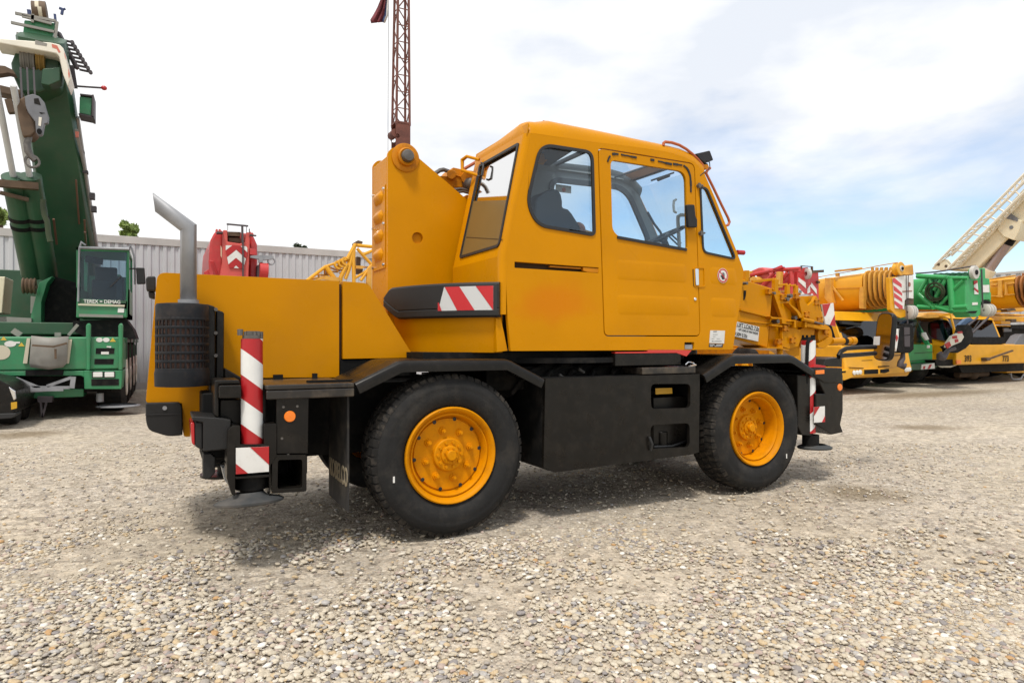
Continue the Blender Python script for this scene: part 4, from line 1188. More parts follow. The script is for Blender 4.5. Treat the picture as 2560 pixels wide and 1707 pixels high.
# handle and lock
b = MB(); q = rpoly([C(zd(*p), YC - .001) for p in [(664, 912), (732, 912), (736, 1036), (666, 1036)]], .02, 4)
b.panel(inset(q, -.004), [inset(q, .006)], (0, -.006, 0)); b.build('handle_recess', 'yellow', cab, smooth=60)
b = MB(); q = rpoly([C(zd(*p), YC - .002) for p in [(668, 920), (690, 920), (692, 1030), (672, 1030)]], .008, 4); b.prism(q, (0, -.016, 0)); 
b.build('door_handle', 'chrome', dr, bevel=.005)
b = MB(); q = [C(zd(*p), YC - .0015) for p in [(657, 925), (667, 918), (671, 1032), (662, 1034)]]; b.prism(q, (0, -.003, 0)); b.build('handle_shade_strip', 'gap_brown', dr)  # raised brown strip, painting shade along the handle's edge
b = MB(); p = C(zd(672, 1118)); b.lathe([(.014, 0), (.014, .005), (.010, .009), (.001, .009)], p, (0, -1, 0), 20); b.build('door_lock', 'chrome', dr)
for q in [(690, 380), (703, 690)]:
    b = MB(); p = C(zd(*q)); b.cyl(p - V(0, .03, 0), p + V(0, .0, 0), .016, n=10); b.cyl(p + V(-.0, -.02, .02), p + V(0, -.02, -.02), .012, n=8); b.cyl(p + V(.0, -.02, 0), p + V(.04, -.02, .005), .008, n=8)
    b.build('door_hinge', 'steel_dirty', dr)
def glazed(loop, name, gmat, parent, seal=.016, depth=.012, n=None, gasket=True):
    n = Vector(n) if n else V(0, 1, 0)
    if gasket:
        b = MB(); b.panel(inset(loop, -.004), [inset(loop, seal)], -n * depth)
        b.v = [tuple(Vector(p) + n * .004) for p in b.v]
        g = b.build(name, 'rubber', parent, bevel=.004)
    else: g = parent
    b = MB(); b.prism([p + n * .012 for p in inset(loop, -.002)], n * .004); b.build('window_pane', gmat, g, smooth=0)
    return g
glazed(win_r, 'side_window', 'cab_glass', cab, .020, .014)
glazed(win_q, 'quarter_window', 'cab_glass', cab, .014, .012)
glazed(win_d, 'door_window', 'cab_glass', dr, gasket=False)

# rear corner rounding, rear wall and rear window
def mk(p, y): return V(p.x, y, p.z)
near_line = [V(xr_low, YC, zL + .02), V(xr_low, YC, fold.z), rear_top]
nrm_up = V(0, 1, 0).cross(rear_top - fold).normalized()
if nrm_up.x > 0: nrm_up = -nrm_up
b = MB(); rows = []
for i, p in enumerate(near_line):
    rows.append([p + ins - V(0, 0, 0)] + bez(p + ins, p, p + V(0, CH, 0), 6)[1:])
b.loft(rows, False, False)
rows = [[p + V(0, YC2 - YC - CH, 0)] + bez(p + V(0, YC2 - YC - CH, 0), p + V(0, YC2 - YC, 0), p + V(CH, YC2 - YC, 0), 6)[1:] for p in near_line]
b.loft(rows, False, False)
b.build('cab_corner', 'yellow', cab, smooth=60)
rw = [rear_top + V(0, CH, 0), mk(rear_top, YC2 - CH), V(xr_low, YC2 - CH, fold.z), V(xr_low, YC + CH, fold.z)]
rwin = rpoly([PN(zc(*q), fold, nrm_up) for q in [(412, 192), (172, 328), (50, 897), (292, 825)]], [.02, .02, .03, .05], 4)
b = MB(); b.panel(rw, [rwin], -nrm_up * .03)
b.prism([V(xr_low, YC + CH, fold.z - .0005), V(xr_low, YC2 - CH, fold.z - .0005), V(xr_low, YC2 - CH, zL), V(xr_low, YC + CH, zL)], (.03, 0, 0))
rwl = b.build('rear_wall', 'yellow', cab)
gk = glazed(rwin, 'rear_window', 'mirror_pane', cab, .018, .014, n=-nrm_up)
# added olive panel low in the rear window, for the brown in its glass
mid0, mid1 = PN(zc(338, 541), fold, nrm_up), PN(zc(138, 547), fold, nrm_up)
zline = .5 * (mid0.z + mid1.z)
def on_plane(y, z):
    d = fold - V(0, y, z); return V(fold.x + (nrm_up.z * (fold.z - z)) / nrm_up.x, y, z)
ol = [on_plane(YC + .07, zline), on_plane(YC2 - .05, zline), on_plane(YC2 - .05, fold.z + .02), on_plane(YC + .07, fold.z + .02)]
lo = inset(rwin, .012)
clip = [p for p in lo]
# lower pane: part of the window outline below the line
ys = [p.y for p in lo]
low = []
k = len(lo)
for i in range(k):
    a, c = lo[i], lo[(i + 1) % k]
    zl_a, zl_c = [mid0.z + (mid1.z - mid0.z) * (p.y - mid0.y) / (mid1.y - mid0.y) for p in (a, c)]
    if a.z <= zl_a: low.append(a)
    if (a.z - zl_a) * (c.z - zl_c) < 0:
        s = (zl_a - a.z) / ((c.z - zl_c) - (a.z - zl_a)); low.append(a.lerp(c, s))
b = MB(); b.prism([p + nrm_up * .002 for p in low], -nrm_up * .006); op = b.build('lower_panel', 'olive_panel', gk, smooth=0)
b = MB(); q0, q1 = PN(zc(90, 768), fold, nrm_up), PN(zc(312, 782), fold, nrm_up); b.bar(q0 + nrm_up * .003, q1 + nrm_up * .003, .004, .004); b.build('panel_line', 'slot_brown', op)
b = MB(); b.tube([PN(zc(*q), fold, nrm_up) + nrm_up * .03 for q in [(178, 400), (188, 404), (204, 395), (212, 345), (212, 325), (200, 320)]], .008, 8); b.build('grab_loop', 'rubber', cab)
b = MB(); b.tube([PN(zc(*q), fold, nrm_up) + nrm_up * d for q, d in [((160, 390), .0), ((122, 380), .09), ((128, 320), .1), ((150, 296), .09), ((180, 298), .02)]], .013, 8); b.build('grab_handle', 'yellow', cab)
# near lower rear seam plate
b = MB(); q = [PY(zc(*p), YC + .03) for p in [(268, 1262), (300, 1275), (318, 1350), (340, 1462), (275, 1470)]]; b.prism(q, (0, .05, 0)); b.build('seam_plate', 'yellow', cab)

# roof shell: near rail, rear slab, far rail
YI, YI2 = .27, .83
roof_px = [zc(462, 82), zc(500, 54), zc(545, 48), zd(0, 14), zd(250, 70), zd(400, 103), zd(520, 128), zd(590, 155), zd(650, 188), zd(700, 232)]
sil = [PY(q, YI - .03) for q in roof_px]
def belt_at(x):
    pts = [rear_top] + belt + screen[:1]
    for a, c in zip(pts, pts[1:]):
        if a.x <= x <= c.x + 1e-6: return a.z + (c.z - a.z) * (x - a.x) / max(1e-6, c.x - a.x)
    return pts[0].z if x < pts[0].x else pts[-1].z
def sil_at(x):
    for a, c in zip(sil, sil[1:]):
        if a.x <= x <= c.x + 1e-6: return a.z + (c.z - a.z) * (x - a.x) / max(1e-6, c.x - a.x)
    return sil[0].z if x < sil[0].x else sil[-1].z
YF2 = .935
x_r = rear_top.x + .01; x_e = screen[0].x
xs_ = [x_r, x_r + .012, x_r + .035, x_r + .07, x_r + .12] + [x_r + .12 + (x_e - x_r - .12) * k / 14 for k in range(1, 15)]
def section(x, i):
    zb_ = belt_at(x); zr_ = max(sil_at(x), zb_ + .004)
    if i < 4: zr_ = zb_ + (sil_at(x_r + .12) - belt_at(x_r + .12)) * [.25, .62, .86, .97][i]
    t_ = min(1, max(0, (x - x_r) / CH)); yo = CH * (1 - math.sqrt(max(0, 1 - (1 - t_) ** 2)))   # follows the rounded rear corner
    near = bez(V(x, YC + yo, zb_), V(x, YC + yo + .02, zb_ + (zr_ - zb_) * .95), V(x, YI, zr_), 7)
    farr = bez(V(x, YC2, zb_), V(x, YC2 - .005, zb_ + min(.05, zr_ - zb_)), V(x, YF2, zb_ + min(.065, zr_ - zb_)), 7)
    return near, farr, zr_
X_OPEN = 1.375
b = MB(); nearr, farr_, slab = [], [], []
for i, x in enumerate(xs_):
    a, f, z = section(x, i); nearr.append(a + [V(x, YI, z - .035), V(x, YC + .03, belt_at(x) - .012)]); farr_.append(f + [V(x, YF2, f[-1].z - .02), V(x, YC2 - .03, belt_at(x) - .012)])
    if x <= X_OPEN: slab.append([V(x, YI, z), V(x, YF2, f[-1].z), V(x, YF2, f[-1].z - .035), V(x, YI, z - .035)])
b.loft(nearr); b.loft(farr_); b.loft(slab)
b.loft([[V(x_r, YC, belt_at(x_r)), V(x_r, YC2, belt_at(x_r)), V(x_r, YC2, belt_at(x_r) - .02), V(x_r, YC, belt_at(x_r) - .02)], [V(x_r + .012, YC, section(xs_[1], 1)[2] - .01), V(x_r + .012, YC2, section(xs_[1], 1)[2] - .01), V(x_r + .02, YC2, section(xs_[1], 1)[2] - .03), V(x_r + .02, YC, section(xs_[1], 1)[2] - .03)]])
b.build('cab_roof', 'yellow', cab, smooth=60)
b = MB()
for fl_ in (0,):
    M_ = (lambda y: YC2 + YC - y) if fl_ else (lambda y: y)
    b.loft([[V(x, M_(YI + .004), section(x, 9)[2] - .002), V(x, M_(YI + .004), section(x, 9)[2] - .04), V(x, M_(YC + .045), belt_at(x) - .02), V(x, M_(YC + .05), belt_at(x) - .022), V(x, M_(YI + .008), section(x, 9)[2] - .045), V(x, M_(YI + .008), section(x, 9)[2] - .002)] for x in xs_[2:]])
b.loft([[V(x, YF2 - .004, section(x, 9)[1][-1].z - .002), V(x, YF2 - .004, section(x, 9)[1][-1].z - .028), V(x, YC2 - .037, belt_at(x) - .022), V(x, YC2 - .037, belt_at(x) - .030), V(x, YF2 - .009, section(x, 9)[1][-1].z - .034), V(x, YF2 - .009, section(x, 9)[1][-1].z - .002)] for x in xs_[2:]])
b.build('roof_lining', 'cab_grey', cab, smooth=60)
b = MB(); gl = [[V(x, YI - .01, section(x, 9)[2] - .012), V(x, YF2 + .01, section(x, 9)[1][-1].z - .008)] for x in xs_ if x > X_OPEN - .1]
b.loft(gl, False, False); b.build('roof_glass', 'cab_glass', cab)
b = MB(); xx = [X_OPEN - .01, X_OPEN + .03]
b.box(xx[0], xx[1], YI, YF2, section(xx[0], 9)[2] - .10, section(xx[0], 9)[2] - .075); b.build('roof_crossbar', 'cab_grey_dark', cab)
# thin trim on the roof edge
b = MB(); b.tube([V(x, YI, section(x, 9)[2] + .004) for x in xs_ if x_r + .2 < x < x_e - .25], .006, 6); b.build('roof_trim', 'rust_rail', cab)
# windscreen and front apron
sc_ = [V(belt[-1].x, 0, belt[-1].z)] + [V(p.x, 0, p.z) for p in screen]
b = MB(); b.loft([[V(p.x - .012, YC + .05, p.z), V(p.x - .012, YC2 - .05, p.z), V(p.x - .016, YC2 - .05, p.z), V(p.x - .016, YC + .05, p.z)] for p in sc_])
b.build('windscreen', 'cab_glass', cab)
ap = [nose, nose2, bot_f]
b = MB(); b.loft([[V(p.x, YC + .036, p.z), V(p.x, YC2 - .036, p.z), V(p.x - .03, YC2 - .036, p.z), V(p.x - .03, YC + .036, p.z)] for p in ap]); b.build('front_apron', 'yellow', cab)
# far wall with its window; grey lining
far_out = [V(p.x, YC2 - .035, p.z) for p in outline]
fw = rpoly([PY(q, YC2 - .04) for q in [k1(592, 552), zd(212, 410), zd(352, 735), zd(330, 800), k1(600, 1420)]], [.06, .14, .05, .05, .08], 6)
b = MB(); b.panel(far_out, [inset(fw, -.025)], (0, .035, 0)); b.build('far_wall', 'yellow', cab)
fw2 = inset(fw, -.004)
lin = inset([V(p.x, YC2 - .045, p.z) for p in outline], .012)
b = MB(); b.panel(lin, [fw2], (0, .009, 0)); fl2 = b.build('far_lining', 'cab_grey', cab)
b = MB(); b.panel(inset(fw, -.05), [inset(fw, -.001)], (0, -.012, 0)); b.v = [(x, y - .006, z) for x, y, z in b.v]; b.build('window_surround', 'cab_grey_dark', cab, bevel=.004)
b = MB(); b.prism([p + V(0, .02, 0) for p in inset(fw, -.025)], (0, .004, 0)); b.build('far_window', 'cab_glass', cab, smooth=0)
b = MB(); b.prism([PY(k1(*q), YC2 - .03) for q in [(635, 572), (914, 612), (912, 742), (635, 708)]], (0, .002, 0)); ls = b.build('load_chart', mat('chart', (.33, .36, .37), .6, var=.2, vscale=60), cab)
b = MB(); b.prism(circ(PY(k1(783, 672), YC2 - .033), .02, 16), (0, .002, 0)); b.build('chart_mark', mat('mark', (.35, .14, .12), .6), ls)
b = MB(); b.bar(PY(k1(680, 290), YC2 - .055), PY(k1(1240, 365), YC2 - .055), .014, .028); b.bar(PY(k1(1240, 365), YC2 - .055), PY(zd(205, 330), YC2 - .055), .014, .028); b.build('lining_rail', mat('rail_grey', (.42, .46, .48), .5), cab)
# floor, rear shelf, headliner, dashboard
b = MB(); b.box(xr_low + .05, bot_f.x - .05, YC + .04, YC2 - .04, zbot, zbot + .03)
b.build('cab_floor', 'black_dark', cab)
zh = section(x_r + .2, 9)[2]
b = MB(); b.loft([[V(x, YI, section(x, 9)[2] - .05), V(x, YF2, section(x, 9)[2] - .115), V(x, YF2, section(x, 9)[2] - .105), V(x, YI, section(x, 9)[2] - .04)] for x in xs_[4:] if x < X_OPEN - .012]); b.build('headliner', 'cab_grey_dark', cab)
b = MB(); zw0 = fold.z + .05
b.prism([on_plane(YC + .05, zline + .02) + V(.06, 0, 0), on_plane(YC + .05, rear_top.z - .03) + V(.06, 0, 0), on_plane(YC + .05, rear_top.z - .03) + V(.08, 0, 0), on_plane(YC + .05, zline + .02) + V(.08, 0, 0)], (0, YC2 - YC - .1, 0))
b.build('rear_blind', 'cab_grey_dark', cab)
b = MB(); dz = nose.z
dpl = [V(nose.x - .05, YC + .06, nose.z - .03), V(nose.x - .17, YC + .06, nose.z + .10), V(nose.x - .42, YC + .06, nose.z + .02), V(nose.x - .42, YC + .06, nose.z - .5), V(nose.x - .08, YC + .06, nose.z - .5)]
b.prism(dpl, (0, YC2 - YC - .12, 0)); b.build('dashboard', 'cab_grey_dark', cab, bevel=.02)
# near lining of the door pillar seen through the glass is the door itself; seat
ysx = .52
def K(q, y=ysx): return PY(k1(*q), y)
sb_ = [K((150, 1420)), K((150, 900)), K((330, 750)), K((470, 698)), K((560, 720)), K((612, 800)), K((638, 930)), K((636, 1030)), K((735, 1060)), K((800, 1130)), K((945, 1360)), K((960, 1500)), K((200, 1500))]
b = MB(); b.prism(sb_, (0, -.22, 0)); b.v = [(x, y + .11, z) for x, y, z in b.v]
se = b.build('seat', 'seat_cloth', cab, bevel=.035, seg=3)
cb_ = K((960, 1480)); b = MB(); b.box(xr_low + .2, cb_.x + .25, ysx - .24, ysx + .24, zbot + .32, zbot + .48); b.box(xr_low + .3, cb_.x + .1, ysx - .15, ysx + .15, zbot + .03, zbot + .32); b.build('seat_base', 'seat_cloth', se, bevel=.04, seg=3)
b = MB(); p = PY(k1(1020, 1400), .75); b.sphere(p, .075, 8); b.tube([p, p - V(0, 0, .4)], .02); b.build('lever_knob', mat('knob', (.26, .13, .10), .6), cab)
# steering wheel
sw = PY(k2(850, 1265), .55); ex_ = PY(k2(1000, 1200), .55); 
axs = V(-.42, .10, .9).normalized(); u_ = V(1, 0, .46).normalized(); u_ = (u_ - axs * u_.dot(axs)).normalized(); w_ = axs.cross(u_)
rad = .205
ring = [sw + (u_ * math.cos(2 * math.pi * k / 36) + w_ * math.sin(2 * math.pi * k / 36)) * rad for k in range(36)]
b = MB(); rr = []
for k in range(36):
    rd = (ring[k] - sw).normalized()
    rr.append([ring[k] + (rd * math.cos(2 * math.pi * j / 8) + axs * math.sin(2 * math.pi * j / 8)) * .014 for j in range(8)])
b.loft(rr + [rr[0]], False, True)
for k in (3, 15, 27): b.bar(sw - axs * .02, ring[k], .022, .010)
b.cyl(sw - axs * .04, sw, .04); b.cyl(sw - axs * .04, sw - axs * .7, .03)
b.build('steering_wheel', 'cab_grey_dark', cab)
b = MB(); b.cyl(PY(k2(1140, 1440), .4) - V(0, 0, .2), PY(k2(1095, 1010), .4) * .0 + PY(k2(1095, 1000), .4), .016); b.tube([PY(k2(1095, 1010), .4), PY(k2(1100, 950), .4), PY(k2(1140, 925), .4), PY(k2(1240, 925), .4)], .016, 8)
b.build('grab_pole', 'rail_grey', cab)
b = MB(); b.tube([PY(k2(*q), YC + .0) + V(0, .12, 0) for q in [(1225, 640), (1190, 660), (1182, 740), (1192, 830), (1228, 848)]], .010, 8); b.build('grab_handle', 'rail_grey', cab)
b = MB()
b.tube([PY(k2(620, 880), .85), PY(k2(720, 1060), .85), PY(k2(820, 1190), .85)], .012, 6); b.tube([PY(k2(820, 1190), .7), PY(k2(905, 1390), .7)], .012, 6)
b.tube([PY(k2(930, 1235), .6), PY(k2(1090, 1390), .6)], .008, 6); b.tube([PY(k2(1000, 1240), .6), PY(k2(1145, 1370), .6)], .008, 6)
b.tube([PY(k2(675, 388), .6), PY(k2(1035, 262), .4)], .008, 6); b.tube([PY(k2(780, 378), .6), PY(k2(960, 308), .45)], .014, 6)
b.build('wiper', 'cab_grey_dark', cab)
b = MB(); vs_ = [k2(240, 270), k2(590, 150), k2(865, 205), k2(385, 370)]
zv = 2.86
vz = [PZ(q, zv) for q in vs_]; b.prism([V(p.x, min(YC2 - .06, max(YC + .18, p.y)), zv) for p in vz], (0, 0, -.006)); vi = b.build('sun_visor', 'visor', cab)
b = MB(); b.bar(V(vz[3].x, YC2 - .08, zv - .012), V(vz[2].x, YC + .19, zv - .012), .016, .016); b.bar(V(vz[0].x, YC2 - .08, zv - .012), V(vz[1].x, YC + .19, zv - .012), .012, .012); b.build('visor_rod', 'cab_grey_dark', vi)
# outside fittings
b = MB()
b.tube([PY(zd(*q), YC + .03) for q in [(466, 118), (468, 100), (478, 92), (520, 96), (570, 112), (615, 138), (655, 170), (690, 205), (720, 240), (722, 262)]], .012, 8)
b.build('hand_rail', 'rust_rail', cab)
b = MB(); b.tube([PY(zd(*q), YC + .02) for q in [(742, 290), (790, 385), (845, 500), (890, 590), (898, 615), (890, 634), (868, 642)]], .011, 8); b.tube([PY(zd(*q), YC + .02) for q in [(745, 295), (755, 275), (772, 262)]], .012, 8); b.build('hand_rail', 'rust_rail', cab)
lamp = [PY(zd(*q), YC + .06) for q in [(680, 168), (772, 147), (795, 210), (740, 232), (705, 205)]]
b = MB(); b.prism(lamp, (0, .14, 0)); b.cyl(PY(zd(735, 235), YC + .12), PY(zd(735, 262), YC + .12), .03); wl = b.build('work_lamp', 'plastic_black', cab, bevel=.008)
b = MB(); b.prism([PY(zd(*q), YC + .05) for q in [(700, 238), (760, 240), (768, 258), (752, 272), (715, 268)]], (0, .16, 0)); b.build('lamp_mount', 'yellow_dirty', wl, bevel=.006)
b = MB(); b.tube([PY(zd(*q), YC) for q in [(745, 210), (768, 225), (770, 255), (755, 275), (720, 300), (706, 312)]], .004, 6); b.build('lamp_wire', 'rubber', wl)
mm = rpoly([PY(zd(*q), YC - .05) for q in [(622, 500), (672, 500), (680, 580), (690, 595), (690, 650), (632, 648)]], .012, 3)
b = MB(); b.prism(mm, (0, .035, 0)); b.cyl(PY(zd(655, 560), YC - .02), PY(zd(655, 560), YC + .01), .012); b.build('wing_mirror', 'plastic_black', cab, bevel=.01)
# prohibition sticker: red ring, white face, dark hand and slash
pc = C(zd(851, 965)); prx, prz = .058, .060
def ell(c, rx, rz, y, n=36): return [V(c.x + math.cos(2 * math.pi * k / n) * rx, y, c.z + math.sin(2 * math.pi * k / n) * rz) for k in range(n)]
b = MB(); b.prism(ell(pc, prx * 1.05, prz * 1.05, YC - .0065), (0, -.0012, 0), 0); b.panel(ell(pc, prx * .98, prz * .98, YC - .0079), [ell(pc, prx * .80, prz * .80, YC - .0079)], (0, -.0010, 0), 1)
hx = lambda u, v: V(pc.x + u * prx, YC - .0080, pc.z + v * prz)
b.prism([hx(-.18, -.55), hx(.22, -.55), hx(.34, -.25), hx(.30, .05), hx(.12, .0), hx(-.05, .0), hx(-.26, -.02), hx(-.45, .0), hx(-.50, -.08), hx(-.30, -.28)], (0, -.0006, 0), 2)
for u, l in [(-.22, .30), (-.06, .42), (.10, .46), (.26, .36)]: b.prism([hx(u - .06, -.05), hx(u + .06, -.05), hx(u + .05, l), hx(u - .05, l)], (0, -.0006, 0), 2)
b.prism([hx(-.66, .50), hx(-.56, .60), hx(.62, -.55), hx(.54, -.66)], (0, -.0016, 0), 1)
b.build('warning_sticker', ['label_white', 'reflector_red', 'ink'], cab)
# data plate
dp = [C(zd(*q), YC - .001) for q in [(772, 1322), (868, 1324), (862, 1408), (766, 1404)]]
b = MB(); b.prism(dp, (0, -.002, 0)); dpl_ = b.build('data_plate', 'label_white', cab)
b = MB(); b.prism([C(zd(*q), YC - .001) for q in [(765, 1408), (856, 1411), (852, 1432), (763, 1429)]], (0, -.002, 0)); b.build('plate_footer', 'ink', dpl_)
b = MB()
def tick(x0, x1, y, h, m=0): b.prism([C(zd(*q), YC - .0032) for q in [(x0, y), (x1, y), (x1, y + h), (x0, y + h)]], (0, -.0006, 0), m)
tick(792, 815, 1327, 5); tick(790, 822, 1348, 2); tick(790, 806, 1362, 2); tick(782, 800, 1376, 2); tick(815, 835, 1376, 1.5); tick(782, 795, 1391, 4); tick(798, 836, 1392, 3); tick(838, 846, 1392, 3)
tick(768, 800, 1413, 4, 1); tick(812, 850, 1414, 4, 1); tick(770, 790, 1424, 3, 1); tick(800, 846, 1424, 3, 1)
b.build('plate_print', ['ink', 'label_white'], dpl_)
b = MB(); b.tube([PY(zd(948, 812), .35), PY(zd(992, 815), .35)], .022, 8); b.build('marker_rod', 'red', cab)

# ---- boom -----------------------------------------------------------------------
YB, YB2 = 1.12, 1.48
T1, T2, B2 = PY((1182, 484), YB), PY(n3(560, 492), YB), PY(n3(480, 1385), YB)
B1 = T1 + (B2 - T2) * .95
b = MB(); b.prism([T1, T2, B2, B1], (0, YB2 - YB, 0))
boom = b.build('boom', 'yellow', crane, bevel=.012)
def n3p(pts, y, dy, mb, mi=0): mb.prism([PY(n3(*q), y) for q in pts], (0, dy, 0), mi)
b = MB()
b.bar(PY(n3(60, 808), YB - .012), PY(n3(520, 922), YB - .012), .03, .02); b.bar(PY(n3(60, 980), YB - .008), PY(n3(690, 1030), YB - .008), .014, .012)
n3p([(520, 910), (560, 918), (690, 930), (690, 948), (540, 942)], YB - .08, .09, b); n3p([(540, 1030), (700, 1048), (700, 1070), (540, 1050)], YB - .07, .08, b)
n3p([(470, 1375), (640, 1372), (800, 1410), (800, 1425), (640, 1395), (470, 1392)], YB - .1, .4, b)
b.build('boom_flange', 'yellow', boom)
b = MB(); n3p([(118, 520), (155, 520), (150, 590), (130, 660), (112, 660)], YB - .004, .01, b); b.build('boom_slot', 'black_dark', boom)
b = MB()
n3p([(520, 930), (690, 945), (850, 960), (1000, 930), (1310, 1060), (1190, 1100), (1150, 1270), (960, 1310), (740, 1380), (480, 1385)], YB + .03, .30, b)
n3p([(560, 500), (690, 930), (850, 960), (1310, 1060), (1300, 880), (1262, 690), (1215, 600), (950, 605), (820, 640)], YB + .03, .30, b)
n3p([(590, 1390), (960, 1310), (960, 1500), (860, 1520), (740, 1440)], YB + .05, .2, b)
bh = b.build('boom_head', 'yellow', boom, bevel=.006)
b = MB()
n3p([(592, 350), (642, 352), (642, 545), (822, 612), (800, 690), (850, 955), (690, 990), (690, 920), (565, 560), (585, 545)], YB - .03, .05, b)
n3p([(690, 945), (850, 960), (905, 975), (905, 1055), (850, 1040), (700, 1020)], YB - .05, .05, b)
n3p([(700, 1040), (960, 1110), (1050, 1060), (1190, 1100), (1180, 1200), (980, 1250), (940, 1360), (800, 1400), (690, 1360)], YB - .02, .04, b)
n3p([(952, 608), (985, 612), (1085, 745), (1165, 680), (1205, 600), (1225, 640), (1262, 700), (1290, 870), (1305, 1040), (1150, 990), (1000, 935), (990, 850), (955, 700)], YB - .04, .04, b)
n3p([(790, 705), (925, 800), (990, 880), (1000, 935), (960, 930), (920, 850), (800, 725)], YB - .10, .10, b)
n3p([(1080, 1010), (1070, 1060), (1300, 1110), (1400, 1110), (1400, 1090), (1180, 1030)], YB - .1, .2, b)
n3p([(1040, 990), (1075, 1000), (1070, 1080), (1040, 1070)], YB - .1, .1, b); n3p([(785, 975), (905, 965), (910, 1080), (885, 1085), (880, 985), (785, 985)], YB - .08, .08, b)
n3p([(590, 350), (640, 350), (640, 540), (590, 540)], YB + .25, .04, b); n3p([(770, 430), (815, 430), (820, 620), (770, 600)], YB - .03, .04, b); n3p([(900, 445), (942, 445), (942, 590), (900, 585)], YB - .02, .04, b); n3p([(150, 215), (205, 215), (195, 380), (145, 380)], YB, .06, b)
b.bar(PY(n3(240, 385), YB + .05), PY(n3(600, 350), YB + .05), .03); b.bar(PY(n3(590, 355), YB), PY(n3(640, 380), YB), .02); b.bar(PY(n3(640, 440), YB), PY(n3(770, 425), YB), .022); b.bar(PY(n3(820, 448), YB), PY(n3(900, 438), YB), .02); b.bar(PY(n3(815, 430), YB), PY(n3(745, 540), YB + .3), .02)
b.bar(PY(n3(640, 540), YB), PY(n3(760, 535), YB + .2), .03)
b.build('head_plate', 'yellow', bh, bevel=.005)
def disc(c, r, y, w, mb, n=32, mi=0): 
    p = PY(n3(*c), y); rr_ = r * .1658 / FPX * ((p - CAM).x * SA + (p - CAM).y * CA)
    mb.cyl(p, p + V(0, w, 0), rr_, n=n, mi=mi)
b = MB(); disc((1345, 1200), 165, YB - .02, .30, b); disc((1080, 1245), 150, YB + .0, .3, b); n3p([(1225, 1330), (1420, 1215), (1480, 1230), (1420, 1330), (1320, 1395), (1250, 1385)], YB - .05, .06, b)
b.build('sheave_guard', 'yellow', bh, bevel=.006)
b = MB(); disc((1120, 650), 70, YB + .05, .2, b); disc((1055, 640), 70, YB + .12, .05, b); b.build('sheave', 'galv', bh)
for q in [(500, 535), (690, 620), (1050, 880), (1200, 700), (640, 1290), (840, 1270), (1240, 960), (1345, 1140), (735, 1085), (905, 605)]:
    b = MB(); p = PY(n3(*q), YB - .03); b.box(p.x - .034, p.x + .034, p.y - .018, p.y + .03, p.z - .03, p.z + .03)
    for dx, dz_ in [(-.035, .02), (.033, .026), (.03, -.03), (-.03, -.028)]: b.cyl(p + V(dx, -.012, dz_), p + V(dx, -.035, dz_), .011, n=6)
    b.build('bolted_pad', 'yellow_dirty', bh, bevel=.008)
for q in [(170, 410), (640, 985), (908, 930), (840, 600), (590, 560), (790, 650)]:
    b = MB(); disc(q, 30 if q[0] > 600 else 22, YB - .08, .08, b, 14); b.build('guide_roller', 'steel_dirty', bh)
b = MB(); b.cyl(PY(n3(1000, 950), YB - .1), PY(n3(1160, 990), YB - .1), .022); b.cyl(PY(n3(660, 1340), YB - .05), PY(n3(660, 1480), YB - .05), .035); b.build('lock_cylinder', 'yellow', bh)
b = MB(); b.cyl(PY(n3(1160, 990), YB - .1), PY(n3(1320, 1030), YB - .1), .011); b.build('cylinder_rod', 'steel_dirty', bh)
tb0, tb1 = PY(n1(430, 1046), YB + .05), PY(n1(575, 1042), YB + .05)
b = MB(); b.lathe([(.001, 0), (.042, 0), (.042, .36), (.050, .36), (.050, .44), (.036, .44), (.032, .40), (.001, .40)], tb0 - V(.05, 0, 0), (tb1 - tb0), 28); tbb = b.build('jib_tube', 'yellow', bh)
b = MB(); p = tb0 + (tb1 - tb0).normalized() * .17; b.cyl(p, p + (tb1 - tb0).normalized() * .06, .046, n=24); b.build('tube_clamp', 'black_dark', tbb)
cq = [PY(n3(*q), YB + .12) for q in [(1300, 730), (1470, 708), (1502, 1060), (1350, 1030)]]
chev('warning_plate', cq, bh, (0, .02, 0), [[(0, 0), (.72, 0), (.15, .56), (0, .6)], [(1, .50), (1, 1), (.40, 1.0)]])
b = MB(); n3p([(1270, 745), (1310, 725), (1310, 840), (1280, 800)], YB + .16, .2, b); n3p([(1300, 1080), (1360, 1030), (1440, 1045), (1310, 1090)], YB + .1, .2, b); b.build('plate_bracket', 'black_dark', bh)
# load sign
lsq = [PY(n3(*q), YB - .02) for q in [(62, 1000), (352, 1068), (335, 1288), (20, 1215)]]
ax_x = (lsq[1] - lsq[0]); ax_x.y = 0; ax_y = (lsq[0] - lsq[3]); 
tlq = lsq[1] - ax_x.normalized() * .42; blq = lsq[2] - ax_x.normalized() * .44
b = MB(); b.prism([tlq, lsq[1], lsq[2], blq], (0, .006, 0)); lsn = b.build('load_sign', 'label_white', boom)
xd = ax_x.normalized(); yd = V(-xd.z, 0, xd.x)
cz = lambda q: PY(n3(*q), YB - .0225)
H = .060
text_mesh('sign_lettering', 'LIFT LOAD 7.0t', H * 1.05, 'ink', cz((347, 1108)), xd, yd, lsn, align='RIGHT', extrude=.001, squash=.80)
text_mesh('sign_lettering', 'LIFT LOAD AT MAX RADIUS', H * .56, 'ink', cz((333, 1172)), xd, yd, lsn, align='RIGHT', extrude=.001, squash=.72)
text_mesh('sign_lettering', '9.50M 0.35t', H * .95, 'ink', cz((172, 1212)), xd, yd, lsn, align='RIGHT', extrude=.001, squash=.72)
b = MB(); b.bar(cz((347, 1135)), cz((347, 1135)) - xd * .41, .001, .003); b.build('sign_rule', 'ink', lsn)

